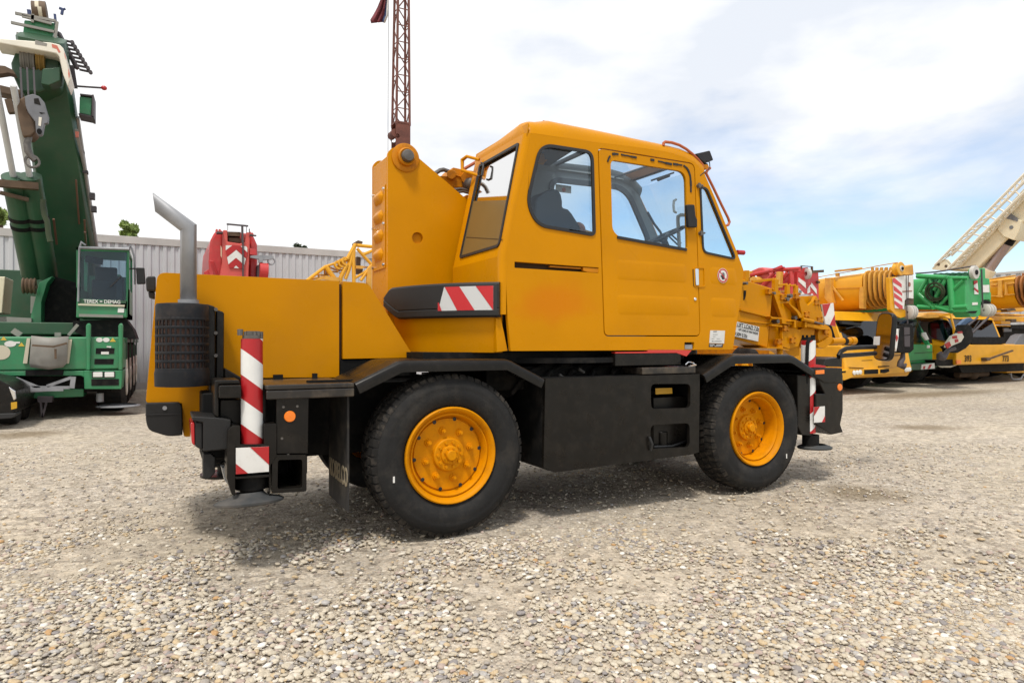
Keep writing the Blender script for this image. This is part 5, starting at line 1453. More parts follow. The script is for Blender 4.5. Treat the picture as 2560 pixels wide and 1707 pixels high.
# ================================================================== the yard behind (built in world coordinates: the other cranes all face -Y)
mat('green', (.028, .21, .085), .45, coat=.2, var=.12, vscale=3, dirt=(.10, .14, .08), dirt_amt=.4, dscale=5)
mat('green_dark', (.016, .070, .030), .5, coat=.15, var=.2, vscale=2, dirt=(.05, .05, .03), dirt_amt=.4, dscale=4)
mat('green_bright', (.035, .33, .095), .42, coat=.2, var=.1)
mat('yellow_far', (.70, .335, .006), .42, coat=.2, var=.08, vscale=3)
mat('yellow_worn', (.60, .31, .045), .55, var=.2, dirt=(.45, .16, .03), dirt_amt=.6, dscale=7)
mat('red_crane', (.50, .030, .030), .45, coat=.2, var=.12, vscale=5, dirt=(.40, .09, .07), dirt_amt=.4)
mat('red_pale', (.58, .085, .070), .5, var=.12, vscale=5, dirt=(.35, .12, .10), dirt_amt=.4)
mat('cream', (.72, .645, .47), .5, var=.08, vscale=4, dirt=(.50, .42, .28), dirt_amt=.4)
mat('cream_white', (.72, .68, .58), .5, var=.08)
mat('rust_mast', (.14, .045, .030), .65, var=.25, vscale=6)
mat('grey_block', (.16, .165, .18), .55, var=.2, vscale=4, dirt=(.07, .06, .055), dirt_amt=.6)
mat('dirty_brown', (.10, .062, .035), .7, var=.3, vscale=5)
mat('rope', (.06, .05, .055), .6)
mat('wall_sheet', (.50, .505, .52), .5, var=.06, vscale=1.2, dirt=(.46, .455, .44), dirt_amt=.5, dscale=1.5)
mat('wall_trim', (.45, .43, .41), .55, var=.1, vscale=2)
mat('tarp', (.25, .24, .215), .6, metal=.0, var=.2, vscale=4, dirt=(.15, .12, .09), dirt_amt=.5)
mat('pale_strip', (.55, .50, .38), .6)
mat('sticker_yellow', (.60, .42, .05), .5)
mat('leaf', (.19, .26, .06), .6, var=.5, vscale=3)
mat('leaf_dark', (.030, .045, .018), .7, var=.4, vscale=3)
mat('bark', (.10, .07, .045), .9, var=.3, vscale=9)
mat('sheave_white', (.50, .48, .44), .5, var=.1)
mat('blue_cloth', (.05, .07, .16), .8)

def fy(mb, z, pts, Y, dY, mi=0): mb.prism([PY(z(*q), Y) for q in pts], (0, dY, 0), mi)
def fx(mb, z, pts, X, dX, mi=0): mb.prism([PX(z(*q), X) for q in pts], (dX, 0, 0), mi)

# ---- corrugated building behind the left cranes
def corrugated(name, label, a, c, h, depth, pitch=.2, rib=.035, trim=.21, flip=1):
    a = Vector(a); c = Vector(c); t = (c - a).normalized(); n = V(t.y, -t.x, 0) * flip
    t_ = thing(name, label, 'building', a)
    b = MB(); L_ = (c - a).length; k = int(L_ / pitch); rows = [[], []]
    for i in range(k):
        s = i * pitch
        for f, o in ((0, 0), (.30, 0), (.42, rib), (.82, rib), (.94, 0)):
            p = a + t * (s + f * pitch) + n * o
            rows[0].append(p + V(0, 0, .0)); rows[1].append(p + V(0, 0, h - trim))
    b.loft(rows, False, False); b.build('wall', 'wall_sheet', t_, smooth=0, fix=False)
    b = MB(); 
    b.hexa([a + n * .06 + V(0, 0, h - trim), c + n * .06 + V(0, 0, h - trim), c - n * .1 + V(0, 0, h - trim), a - n * .1 + V(0, 0, h - trim), a + n * .06 + V(0, 0, h), c + n * .06 + V(0, 0, h), c - n * .1 + V(0, 0, h), a - n * .1 + V(0, 0, h)])
    b.build('roof_trim', 'wall_trim', t_, bevel=.01)
    b = MB(); q = [a - n * .1, c - n * .1, c - n * depth, a - n * depth]
    b.hexa([p + V(0, 0, h - .3) for p in q] + [p + V(0, 0, h - .02) for p in q]); b.build('roof', 'wall_trim', t_)
    b = MB(); b.hexa([a + n * .05, c + n * .05, c, a] + [p + V(0, 0, .18) for p in (a + n * .05, c + n * .05, c, a)]); b.build('plinth', 'wall_trim', t_)
    return t_
corrugated('corrugated_building', 'long low pale grey corrugated metal building behind the green and red cranes', (-14, 17.5, 0), (6.6, 17.5, 0), 4.33, 12)
corrugated('corrugated_building', 'pale corrugated metal building far behind the yellow crane at the right edge', (34, 14.2, 0), (34, -8, 0), 4.72, 14, pitch=.42, rib=.07, trim=.12)

# ---- trees
def tree(label, base, trunk_h, crown, n, lm, seed):
    rnd = random.Random(seed)
    t = thing('tree', label, 'tree', base, None, 'trees behind the building')
    base = Vector(base)
    b = MB(); top = base + V(0, 0, trunk_h)
    b.tube([base, base + V(.05, 0, trunk_h * .5), top], [.22, .17, .08], 8)
    for k in range(7):
        a = k * 2.4; p = base + V(0, 0, trunk_h * (.55 + .06 * k)); b.tube([p, p + V(math.cos(a) * crown * .4, math.sin(a) * crown * .4, crown * .3), p + V(math.cos(a) * crown * .75, math.sin(a) * crown * .75, crown * .6)], [.07, .04, .015], 6)
    b.build('trunk', 'bark', t)
    b = MB()
    lobes = [(top + V(rnd.uniform(-1, 1) * crown * .6, rnd.uniform(-1, 1) * crown * .6, rnd.uniform(-.5, .75) * crown), crown * rnd.uniform(.16, .40)) for _ in range(18)]
    for _ in range(n):
        c, r = rnd.choice(lobes)
        d = V(rnd.gauss(0, 1), rnd.gauss(0, 1), rnd.gauss(0, 1)).normalized() * r * rnd.random() ** .4
        p = c + d; u = V(rnd.gauss(0, 1), rnd.gauss(0, 1), rnd.gauss(0, 1)).normalized(); w = u.orthogonal().normalized(); s = rnd.uniform(.05, .12)
        q = [p - u * s * 1.5, p + w * s * .6, p + u * s * 1.5, p - w * s * .6]
        b.add(q, [(0, 1, 2, 3)])
    b.build('crown', lm, t, smooth=0, fix=False)
def tree_at(label, px, py, D, crown, lm, seed, n=1500):
    p = PD((px, py), D); tree(label, (p.x, p.y, 0), p.z - crown * .55, crown, n, lm, seed)
tree_at('leafy light green tree top showing over the grey building behind the exhaust pipe', 322, 568, 34, .60, 'leaf', 3)
tree_at('dark sparse treetop just showing above the roof trim right of the red crane', 752, 626, 36, .6, 'leaf_dark', 5, 1500)
tree_at('green tree at the far left edge beside the raised green boom', 2, 528, 30, .5, 'leaf', 9)

# ---- lattice mast and flag
YMa = 12.0
m0, m1_ = PY((1002, 340), YMa), PY((1004, 0), YMa)
mast = thing('lattice_mast', 'tall thin brown-red lattice mast rising behind the boom foot of the yellow crane', 'mast', (m0.x, YMa, 0))
def mw(z): return .175 - .030 * (z - m0.z) / (m1_.z - m0.z)
def mx_(z): return m0.x + (m1_.x - m0.x) * (z - m0.z) / (m1_.z - m0.z)
zp = PY((1002, 318), YMa).z
b = MB(); zt_ = 15.5; step_ = .42
for sx in (-1, 1):
    for sy in (-1, 1):
        b.bar((mx_(zp) + sx * mw(zp), YMa + sy * mw(zp), zp), (mx_(zt_) + sx * mw(zt_) * .9, YMa + sy * mw(zt_) * .9, zt_), .05)
b.build('chord', 'rust_mast', mast)
b = MB(); z = zp; k = 0
while z < zt_ - step_:
    z_n = z + step_; w0, w1 = mw(z), mw(z_n); xa, xb = mx_(z), mx_(z_n)
    for s in (-1, 1):
        f = 1 if k % 2 else -1
        b.bar((xa - w0 * f, YMa + s * w0, z), (xb + w1 * f, YMa + s * w1, z_n), .022)
        b.bar((xa + s * w0, YMa - w0 * f, z), (xb + s * w1, YMa + w1 * f, z_n), .022)
    b.bar((xb - w1, YMa - w1, z_n), (xb + w1, YMa - w1, z_n), .02)
    z = z_n; k += 1
b.build('lacing', 'rust_mast', mast)
zq = PY((1002, 372), YMa).z
b = MB()
pl = [V(m0.x - .19, YMa - .19, zq - .5), V(m0.x + .19, YMa - .19, zq - .5), V(m0.x + .19, YMa - .19, zp + .05), V(m0.x - .19, YMa - .19, zp + .05)]
hc = PY(zt(373, 592), YMa - .19)
b.panel(pl, [circ(hc, .055)], (0, .02, 0)); b.panel([p + V(0, .36, 0) for p in pl], [circ(hc + V(0, .36, 0), .07)], (0, .02, 0))
b.cyl((m0.x - .2, YMa - .16, zp - .22), (m0.x - .2, YMa + .16, zp - .22), .10)
b.box(m0.x - .2, m0.x + .2, YMa - .2, YMa + .2, zp + .04, zp + .08)
b.build('foot_plate', 'rust_mast', mast, bevel=.006)
b = MB(); b.box(m0.x - .16, m0.x + .16, YMa - .15, YMa + .15, .05, zq - .45); b.box(m0.x - .6, m0.x + .6, YMa - .6, YMa + .6, 0, .1); b.build('column', 'rust_mast', mast)
flag = thing('flag', 'dark red and blue flag hanging limp on a thin line left of the lattice mast', 'flag', (PY((968, 300), YMa).x, YMa, 0))
b = MB(); q0, q1 = PY(zt(331, 540), YMa), PY(zt(333, 0), YMa); q1 = q1 + (q1 - q0) * .4
b.tube([V(q0.x, YMa, 4.5), q0, q1], .006, 6); b.build('flag_line', 'rope', flag)
rows = []; 
fl_px = [[(300, -120), (312, -120), (324, -120), (334, -120)], [(298, 0), (310, 2), (322, 0), (333, 0)], [(284, 35), (303, 40), (318, 36), (333, 38)], [(268, 65), (292, 68), (314, 66), (333, 70)], [(254, 88), (280, 94), (304, 90), (330, 72)], [(258, 103), (284, 100), (306, 98), (318, 102)]]
b = MB()
for r_i, r in enumerate(fl_px):
    rr = []
    for i in range(13):
        s = i / 12 * 3; k = min(2, int(s)); f = s - k
        q = (r[k][0] * (1 - f) + r[k + 1][0] * f, r[k][1] * (1 - f) + r[k + 1][1] * f)
        rr.append(PY(zt(*q), YMa + .05 * math.sin(i * 1.5 + r_i * .6)))
    rows.append(rr)
for a in range(len(rows) - 1):
    for i in range(12):
        b.add([rows[a][i], rows[a][i + 1], rows[a + 1][i + 1], rows[a + 1][i]], [(0, 1, 2, 3)], 0 if i < 8 else (1 if i < 10 else 2))
fo = b.build('flag_cloth', [mat('flag_red', (.13, .018, .025), .8, var=.3, vscale=5), 'blue_cloth', 'white'], flag, smooth=80); 
sm = fo.modifiers.new('thickness', 'SOLIDIFY'); sm.thickness = .004

# ---- red boom head behind the engine hood
YR = 11.5
red = thing('mobile_crane', 'pale red crane boom head with a white and red chevron behind the yellow engine hood', 'crane', (PY((590, 690), YR).x, YR + 2, 0))
def p7(mb, pts, dy, y=YR, mi=0): fy(mb, n7, pts, y, dy, mi)
b = MB()
p7(b, [(505, 300), (600, 310), (605, 560), (880, 600), (960, 560), (1010, 350), (1080, 360), (1085, 700), (1060, 1300), (1060, 1500), (440, 1500), (440, 1250), (490, 1000), (495, 600)], .25)
rh = b.build('boom_head', 'red_pale', red, bevel=.02)
b = MB(); p7(b, [(340, 330), (500, 300), (500, 1500), (190, 1500), (190, 960), (205, 700), (225, 530), (290, 400)], 3.0, YR + .3)
p7(b, [(1080, 360), (1180, 460), (1250, 620), (1255, 860), (1240, 1500), (1070, 1500)], 3.0, YR + .3); p7(b, [(500, 320), (1080, 380), (1080, 1500), (500, 1500)], 3.0, YR + .4)
b.build('boom', 'red_crane', rh, bevel=.05, seg=3)
b = MB()
for k in range(4): p7(b, [(185 + k * 25, 960 + k * 10), (215 + k * 25, 960), (300 + k * 30, 1260), (270 + k * 30, 1500), (200 + k * 25, 1300)], .12, YR + .05 + k * .06)
b.build('boom_collar', 'red_crane', rh, bevel=.02)
b = MB(); p7(b, [(600, 340), (890, 350), (880, 440), (610, 430)], .5, YR + .05); p7(b, [(620, 470), (880, 480), (880, 580), (640, 560)], .5, YR + .12); b.build('sheave_box', 'dirty_brown', rh)
b = MB()
p7(b, [(560, 640), (700, 640), (560, 750)], .012, YR - .03); p7(b, [(880, 655), (1000, 660), (1030, 690), (1030, 790)], .012, YR - .03)
p7(b, [(590, 900), (790, 740), (1000, 930), (965, 1065), (785, 910), (620, 1050)], .012, YR - .03); p7(b, [(735, 1130), (785, 1080), (850, 1140)], .012, YR - .03)
p7(b, [(560, 755), (705, 640), (880, 655), (1030, 795), (1000, 925), (790, 735), (590, 895)], .010, YR - .028, 1); p7(b, [(622, 1055), (785, 912), (960, 1070), (940, 1145), (855, 1142), (785, 1075), (730, 1130), (640, 1135)], .010, YR - .028, 1)
b.build('chevron_plate', ['white', 'red'], rh)
b = MB(); p7(b, [(450, 640), (470, 680), (500, 860), (495, 955), (450, 870)], .02, YR + .24); b.build('side_plate', 'cream', rh)
b = MB(); b.bar(PY(n7(580, 178), YR), PY(n7(1050, 220), YR), .035); b.bar(PY(n7(920, 210), YR), PY(n7(925, 590), YR), .10, .04); b.bar(PY(n7(1075, 280), YR), PY(n7(1075, 370), YR), .02)
b.bar(PY(n7(935, 590), YR - .05), PY(n7(935, 1500), YR - .05), .03); b.bar(PY(n7(605, 180), YR), PY(n7(605, 320), YR), .012); b.bar(PY(n7(1010, 210), YR), PY(n7(1010, 360), YR), .012)
p7(b, [(370, 335), (500, 345), (500, 375), (370, 375)], .2, YR - .1); p7(b, [(1090, 395), (1230, 415), (1230, 435), (1100, 430)], .1, YR - .1)
b.build('rope_guide', 'rope', rh)
b = MB(); p7(b, [(1100, 865), (1310, 850), (1600, 870), (1605, 935), (1380, 960), (1100, 905)], .12, YR - .05); p7(b, [(1285, 900), (1370, 900), (1370, 1010), (1285, 1010)], .1, YR - .08)
b.lathe([(.065, 0), (.085, .0), (.085, .06), (.065, .06), (.065, 0)], PY(n7(1555, 985), YR), (0, 1, 0), 20); b.build('jib_bracket', 'galv', rh)
b = MB(); p = PY(n7(1290, 1200), YR); b.cyl(p, PY(n7(1470, 1215), YR), .19, n=24); b.build('rope_drum', 'red_crane', rh); b = MB(); p7(b, [(1255, 1070), (1330, 1050), (1325, 1500), (1240, 1500)], .3, YR); b.build('drum_bracket', 'rope', rh)
b = MB(); p7(b, [(85, 1220), (190, 1160), (230, 1280), (200, 1500), (100, 1500)], .3, YR + .1); b.build('side_bracket', 'red_crane', rh, bevel=.01); b = MB(); p7(b, [(1085, 700), (1220, 730), (1220, 860), (1090, 840)], .06, YR - .03); b.build('head_bracket', 'red_crane', rh, bevel=.01)
for q in [(365, 300), (430, 300), (1095, 360), (1140, 380)]:
    b = MB(); p7(b, [(q[0] - 25, q[1]), (q[0] - 12, q[1] - 15), (q[0] + 12, q[1] - 15), (q[0] + 25, q[1]), (q[0] + 25, q[1] + 60), (q[0] - 25, q[1] + 60)], .1, YR + .3); b.build('lifting_lug', 'red_pale', rh)
b = MB(); x_ = PY(n7(780, 900), YR).x; b.box(x_ - 1.2, x_ + 1.2, YR - .5, YR + 4.5, .5, 1.5); b.box(x_ - .5, x_ + .5, YR + .4, YR + 3, 1.5, 2.8); b.build('carrier', 'red_crane', red, bevel=.05)
for yy in (YR + .5, YR + 2.5, YR + 4):
    for s in (-1, 1):
        b = MB(); b.cyl((x_ + s * 1.2, yy, .6), (x_ + s * .85, yy, .6), .6, n=28); b.build('wheel', 'tyre', red, bevel=.04)

# ---- yellow lattice jib lying behind the hood
YJb = 8.2
jib = thing('lattice_jib', 'yellow tubular lattice jib section standing on trestles between hood and grey building', 'crane jib', (PY((850, 690), YJb).x, YJb, 0))
def j6(q, y=YJb): return PY(n6(*q), y)
b = MB()
for y in (YJb, YJb + .8):
    b.tube([j6((60, 1110), y), j6((430, 830), y)], .030, 8); b.tube([j6((850, 690), y), j6((1010, 400), y)], .038, 8); b.tube([j6((430, 830), y), j6((850, 690), y)], .022, 8)
    b.tube([j6((1040, 420), y), j6((1700, 480), y)], .034, 8); b.tube([j6((430, 840), y), j6((590, 1060), y), j6((620, 1300), y)], .045, 8)
    b.tube([j6((840, 800), y), j6((720, 1050), y), j6((700, 1300), y)], .04, 8); b.tube([j6((980, 430), y), j6((970, 700), y), j6((985, 1300), y)], .036, 8)
    b.tube([j6((1040, 480), y), j6((1310, 780), y)], .03, 8); b.tube([j6((1000, 1060), y), j6((1330, 860), y)], .026, 8); b.tube([j6((1110, 1110), y), j6((1340, 780), y)], .032, 8)
    b.tube([j6((960, 540), y), j6((880, 900), y), j6((810, 1080), y)], .034, 8); b.tube([j6((1160, 600), y), j6((1400, 500), y)], .03, 8)
b.build('jib_chord', 'yellow_far', jib)
b = MB()
for a, c in [((430, 830), (430, 830)), ((1010, 400), (1010, 400)), ((590, 1060), (590, 1060)), ((850, 690), (850, 690)), ((1310, 780), (1310, 780))]: b.tube([j6(a), j6(c, YJb + .8)], .026, 8)
for a, c in [((130, 1080), (420, 1030)), ((280, 990), (300, 1100)), ((400, 880), (410, 1010)), ((500, 850), (660, 910)), ((540, 930), (660, 940)), ((660, 920), (800, 880)), ((310, 1000), (480, 1000)), ((700, 960), (760, 980)), ((440, 880), (450, 1010)), ((1160, 845), (1290, 850))]: b.tube([j6(a), j6(c, YJb + .3)], .018, 6)
fy(b, n6, [(200, 1100), (330, 1040), (430, 1015), (700, 1050), (720, 1120), (560, 1110), (380, 1085)], YJb - .1, .1)
fy(b, n6, [(1020, 815), (1160, 820), (1155, 875), (1020, 870)], YJb - .05, .1); fy(b, n6, [(1250, 880), (1330, 800), (1330, 1260), (1230, 1150)], YJb - .05, .08)
b.build('jib_brace', 'yellow_worn', jib)
b = MB()
for k in range(3):
    c = j6((670 + k * 70, 805 - k * 35)); b.lathe([(.05, -.02), (.085, -.02), (.085, .02), (.05, .02), (.05, -.02)], c, (.3, -1, .2), 18)
fy(b, n6, [(620, 830), (830, 690), (860, 720), (660, 880)], YJb + .06, .03)
b.build('roller_rack', 'yellow_far', jib)
b = MB(); fy(b, n6, [(1040, 640), (1110, 650), (1110, 900), (1040, 870)], YJb + .3, .2); fy(b, n6, [(1030, 880), (1160, 880), (1140, 960), (1040, 960)], YJb + .2, .3); fy(b, n6, [(990, 375), (1010, 350), (1060, 320), (1150, 345), (1150, 380), (1080, 400), (1010, 410)], YJb, .2); b.build('hose_block', 'dirty_brown', jib)
p = j6((800, 1200)); b = MB()
for x in (p.x - 1.0, p.x + .8): b.box(x - .08, x + .08, YJb - .1, YJb + .9, 0, p.z)
b.build('trestle', 'steel_dirty', jib)

# ================================================================== big green crane on the left
YG = 9.6
gx1 = PY(z2(862, 950), YG).x; gx0 = gx1 - 3.0
grn = thing('mobile_crane', 'big dark green crane with its boom raised, parked left before the grey building', 'crane', ((gx0 + gx1) / 2, YG + 4, 0))
def g2(mb, pts, dy, y=YG, mi=0): fy(mb, z2, pts, y, dy, mi)
zt1_, zl_, zb_ = PY(z2(600, 846), YG).z, PY(z2(600, 1075), YG).z, PY(z2(600, 1240), YG).z
b = MB(); b.box(gx0, gx1, YG, YG + 1.1, zl_, zt1_); b.box(gx0, gx1 - .12, YG + 1.1, YG + 7.4, zl_ + .1, zt1_ - .08)
cr_ = b.build('carrier', 'green', grn, bevel=.03)
b = MB(); g2(b, [(585, 1080), (862, 1080), (850, 1212), (590, 1212)], .9, YG + .01); g2(b, [(-180, 1085), (20, 1085), (20, 1125), (10, 1275), (-180, 1280)], .9, YG + .01); g2(b, [(0, 1085), (590, 1082), (590, 1130), (565, 1118), (60, 1120), (15, 1150)], .5, YG + .01); g2(b, [(0, 1205), (585, 1210), (585, 1265), (0, 1285)], .6, YG + .25)
b.build('bumper', 'green', cr_, bevel=.015)
b = MB(); b.box(gx0 + .1, gx1 - .2, YG + .35, YG + 7.2, .42, zl_); b.build('underframe', 'black_dark', grn)
b = MB()
for pts in [[(672, 925), (802, 925), (798, 965), (670, 965)], [(662, 1000), (797, 1000), (793, 1038), (660, 1038)]]: g2(b, pts, .012, YG - .008)
b.build('step_recess', 'black_dark', cr_)
b = MB(); g2(b, [(640, 1142), (832, 1140), (832, 1185), (640, 1188)], .012, YG + .0); b.build('grille', 'black_dark', cr_); b = MB(); g2(b, [(178, 1078), (445, 1076), (440, 1115), (178, 1118)], .05, YG - .03); b.build('rubber_buffer', 'black_dark', cr_)
for x in (650, 732):
    b = MB(); g2(b, [(x, 1093), (x + 68, 1092), (x + 68, 1127), (x, 1128)], .03, YG - .02); hl = b.build('headlight', 'clear_lens', cr_, bevel=.01)
    b = MB(); g2(b, [(x - 5, 1088), (x + 73, 1087), (x + 73, 1132), (x - 5, 1133)], .02, YG - .005); b.build('headlight_frame', 'rubber', hl)
b = MB()
for x in (618, 844): b.tube([PY(z2(x, 1075), YG - .05), PY(z2(x + 2, 770), YG - .05), PY(z2(x + 4, 762), YG + .1)], .030, 8)
b.build('hand_rail', 'green', cr_)
b = MB(); b.loft([[PY(z2(*q), YG - .10 - .03 * math.sin(math.pi * min(1, i / 4))) for q in row] for i, row in enumerate([[(218, 838), (340, 850), (480, 842)], [(216, 890), (340, 900), (472, 900)], [(210, 960), (340, 965), (470, 960)], [(205, 1030), (340, 1050), (468, 1030)], [(215, 1060), (340, 1075), (440, 1060)]])], False, False)
tp_ = b.build('tool_tarp', 'tarp', cr_, smooth=60); sm = tp_.modifiers.new('thickness', 'SOLIDIFY'); sm.thickness = .06; sm.offset = 1
b = MB(); g2(b, [(188, 855), (212, 855), (190, 1032), (160, 1032)], .05, YG - .06); g2(b, [(478, 865), (504, 862), (482, 1032), (458, 1034)], .05, YG - .06); b.build('tarp_rail', 'pale_strip', cr_)
b = MB(); b.bar(PY(z2(225, 905), YG - .24), PY(z2(375, 915), YG - .24), .03); b.bar(PY(z2(375, 915), YG - .24), PY(z2(470, 890), YG - .24), .03); b.bar(PY(z2(388, 930), YG - .24), PY(z2(390, 1000), YG - .24), .03); b.build('tarp_strap', 'dirty_brown', tp_)
b = MB()
for a, c, w in [((100, 1130), (100, 1225), .07), ((515, 1125), (505, 1205), .07), ((110, 1135), (280, 1205), .05), ((330, 1190), (500, 1130), .05), ((130, 1200), (490, 1200), .05), ((115, 1215), (445, 1212), .06), ((120, 1236), (440, 1215), .03)]: b.bar(PY(z2(*a), YG - .12), PY(z2(*c), YG - .12), w)
b.build('tow_frame', 'galv', cr_)
b = MB(); b.bar(PY(z2(285, 1290), YG), PY(z2(296, 1408), YG), .03); b.bar(PY(z2(330, 1290), YG), PY(z2(296, 1408), YG), .03); g2(b, [(260, 1265), (368, 1265), (360, 1305), (265, 1305)], .2, YG - .02); b.build('tow_hook', 'rope', cr_)
b = MB()
for x in (696, 744): b.prism(ell(PY(z2(x, 867), YG - .004), .050, .040, YG - .004, 24), (0, -.003, 0), 0)
b.prism(ell(PY(z2(72, 895), YG - .004), .08, .05, YG - .004, 24), (0, -.003, 0), 0); g2(b, [(95, 880), (140, 880), (140, 892), (95, 892)], .004, YG - .006)
for x, y in ((790, 880), (150, 912), (25, 870)): g2(b, [(x, y - 28), (x + 22, y), (x - 22, y)], .004, YG - .006, 1)
b.prism(ell(PY(z2(8, 955), YG - .004), .125, .12, YG - .004, 30), (0, -.003, 0), 2); g2(b, [(708, 950), (762, 950), (762, 968), (708, 968)], .004, YG - .012, 0); g2(b, [(748, 910), (780, 912), (776, 922), (746, 918)], .004, YG - .01, 0)
b.build('warning_sticker', ['white', 'sticker_yellow', 'pale_strip'], cr_)
for k, yy in enumerate((10.9, 12.5, 14.3, 15.8)):
    for s, xx in ((1, gx1), (-1, gx0)):
        b = MB(); b.lathe([(.36, .02), (.45, 0), (.60, .02), (.66, .07), (.66, .42), (.6, .46), (.36, .46)], (xx, yy, .66), (-s, 0, 0), 40)
        w = b.build('wheel', 'tyre', grn); b = MB(); b.lathe([(.38, .01), (.37, -.008), (.34, -.012), (.30, .02), (.16, .02), (.14, -.02), (.001, -.03)], (xx, yy, .66), (-s, 0, 0), 32); b.build('rim', 'cream_white', w)
b = MB()
for yy in (10.9, 12.5, 14.3, 15.8): b.box(gx1 - .5, gx1 + .03, yy - .75, yy + .75, 1.32, 1.40); b.box(gx1 + .01, gx1 + .04, yy - .72, yy - .68, 1.0, 1.4)
b.build('mudguard', 'green_dark', grn)
b = MB(); b.lathe([(.3, .03), (.36, .01), (.36, 0), (.001, 0)], PY(z2(830, 1330), YG + .4), (0, 0, 1), 24); b.cyl(PY(z2(700, 1240), YG + .3), PY(z2(700, 1300), YG + .3), .06); b.build('outrigger_pad', 'galv', grn)
# superstructure
b = MB(); b.box(gx0 + .5, gx1 - .25, YG + 1.3, YG + 6.5, zt1_ + .05, zt1_ + .28); b.lathe([(.001, 0), (1.1, 0), (1.1, .12), (.001, .12)], ((gx0 + gx1) / 2, YG + 3, zt1_), (0, 0, 1), 40); b.box(gx0 + .3, gx1 - .3, YG + 5.2, YG + 7.0, zt1_ + .3, 3.0)
ss = b.build('slew_deck', 'green_dark', grn, bevel=.02)
b = MB(); fy(b, z2, [(340, 432), (372, 420), (330, 470), (290, 600), (288, 740), (310, 790), (515, 800), (512, 812), (216, 812), (216, 700), (250, 560), (275, 465)], YG + 1.5, .5); sb2 = b.build('boom_bracket', 'green', ss, bevel=.01)
b = MB(); fy(b, z2, [(330, 470), (372, 420), (545, 470), (540, 760), (510, 790), (315, 785), (290, 720)], YG + 1.9, .5); b.build('boom_foot', 'black_dark', ss)
b = MB(); fy(b, z2, [(45, 705), (220, 715), (215, 800), (48, 800)], YG + 1.4, .4); fy(b, z2, [(215, 560), (250, 565), (235, 680), (212, 680)], YG + 1.9, .3); b.build('deck_box', 'tarp', ss)
b = MB(); b.bar(PY(z2(165, 495), YG + 1.3), PY(z2(262, 498), YG + 1.3), .06); b.build('sheave_axle', 'dirty_brown', ss)
b = MB(); p = PY(z2(205, 490), YG + 1.3); b.lathe([(.05, -.10), (.15, -.10), (.16, -.08), (.13, -.06), (.16, -.03), (.13, 0), (.16, .03), (.13, .06), (.16, .08), (.15, .10), (.05, .10)], p, (1, 0, 0), 28); b.v = [(x, y, p.z + (z - p.z) * .95) for x, y, z in b.v]; b.build('rope_sheave', 'dirty_brown', ss)
b = MB(); b.bar(PY(z2(480, 835), YG + .3), PY(z2(545, 760), YG + .3), .05); b.bar(PY(z2(90, 800), YG + .3), PY(z2(145, 835), YG + .3), .09); g2(b, [(382, 815), (425, 815), (425, 842), (382, 842)], .1, YG + .2); b.build('deck_bracket', 'tarp', ss)
# operator cab
YK = YG + .9
K0 = [PY(z2(*q), YK) for q in [(548, 218), (905, 232), (892, 712), (532, 712)]]
ky2 = YK + 1.5
kw = [PY(z2(*q), YK) for q in [(563, 245), (890, 252), (882, 592), (552, 580)]]
b = MB(); b.panel(K0, [kw], (0, .05, 0)); kb = b.build('operator_cab', 'green', grn, bevel=.02)
b = MB(); x0, x1, z0, z1_ = K0[3].x, K0[1].x, K0[2].z, K0[0].z
b.box(x0, x1, YK + .05, ky2, z1_ - .05, z1_); b.box(x0, x1, YK + .05, ky2, z0, z0 + .08); b.box(x0, x1, ky2 - .05, ky2, z0, z0 + .9)
for x in (x0, x1 - .06): b.box(x, x + .06, YK + .05, YK + .15, z0, z1_); b.box(x, x + .06, ky2 - .12, ky2, z0, z1_); b.box(x, x + .06, YK + .05, ky2, z0, z0 + .55)
b.build('cab_frame', 'green', kb)
b = MB(); b.prism([p + V(0, .02, 0) for p in kw], (0, .006, 0)); b.build('windscreen', 'cab_glass_tint', kb, smooth=0)
b = MB(); b.box(x1 - .03, x1 - .02, YK + .1, ky2 - .1, z0 + .55, z1_ - .05); b.build('side_window', 'cab_glass_tint', kb, smooth=0)
b = MB(); b.box(x0 + .2, x0 + .62, YK + .5, YK + 1.1, z0 + .2, z0 + .75); b.box(x0 + .22, x0 + .60, YK + 1.0, YK + 1.14, z0 + .7, z0 + 1.05); b.box(x0 + .62, x0 + .75, YK + .2, YK + .5, z0 + .3, z0 + .8); b.build('driver_seat', 'rubber', kb, bevel=.03)
b = MB(); b.bar(PY(z2(600, 300), YK + .5), PY(z2(720, 320), YK + .5), .12); b.bar(PY(z2(850, 420), YK - .01), PY(z2(770, 500), YK - .01), .02); b.build('wiper', 'rubber', kb)
fy_ = lambda nm, pts, m, dy, y, par: (lambda b: (fy(b, z2, pts, y, dy), b.build(nm, m, par)))(MB())
fy_('rail', [(546, 612), (874, 622), (872, 636), (546, 626)], 'pale_strip', .03, YK - .03, kb); fy_('lower_rail', [(552, 685), (862, 692), (862, 712), (552, 705)], 'tarp', .05, YK - .05, kb); fy_('number_plate', [(826, 645), (870, 645), (868, 676), (824, 676)], 'white', .01, YK - .012, kb)
ql, qr = PY(z2(575, 598), YK - .004), PY(z2(855, 603), YK - .004)
fy_('name_band', [(548, 584), (884, 592), (882, 612), (546, 610)], 'green_dark', .003, YK - .003, kb)
tw = qr - ql; 
tm = text_mesh('cab_lettering', 'TEREX = DEMAG', .092, 'white', (ql + qr) / 2 - V(0, .002, 0), (1, 0, 0), (0, 0, 1), kb, bold=True, squash=.86)
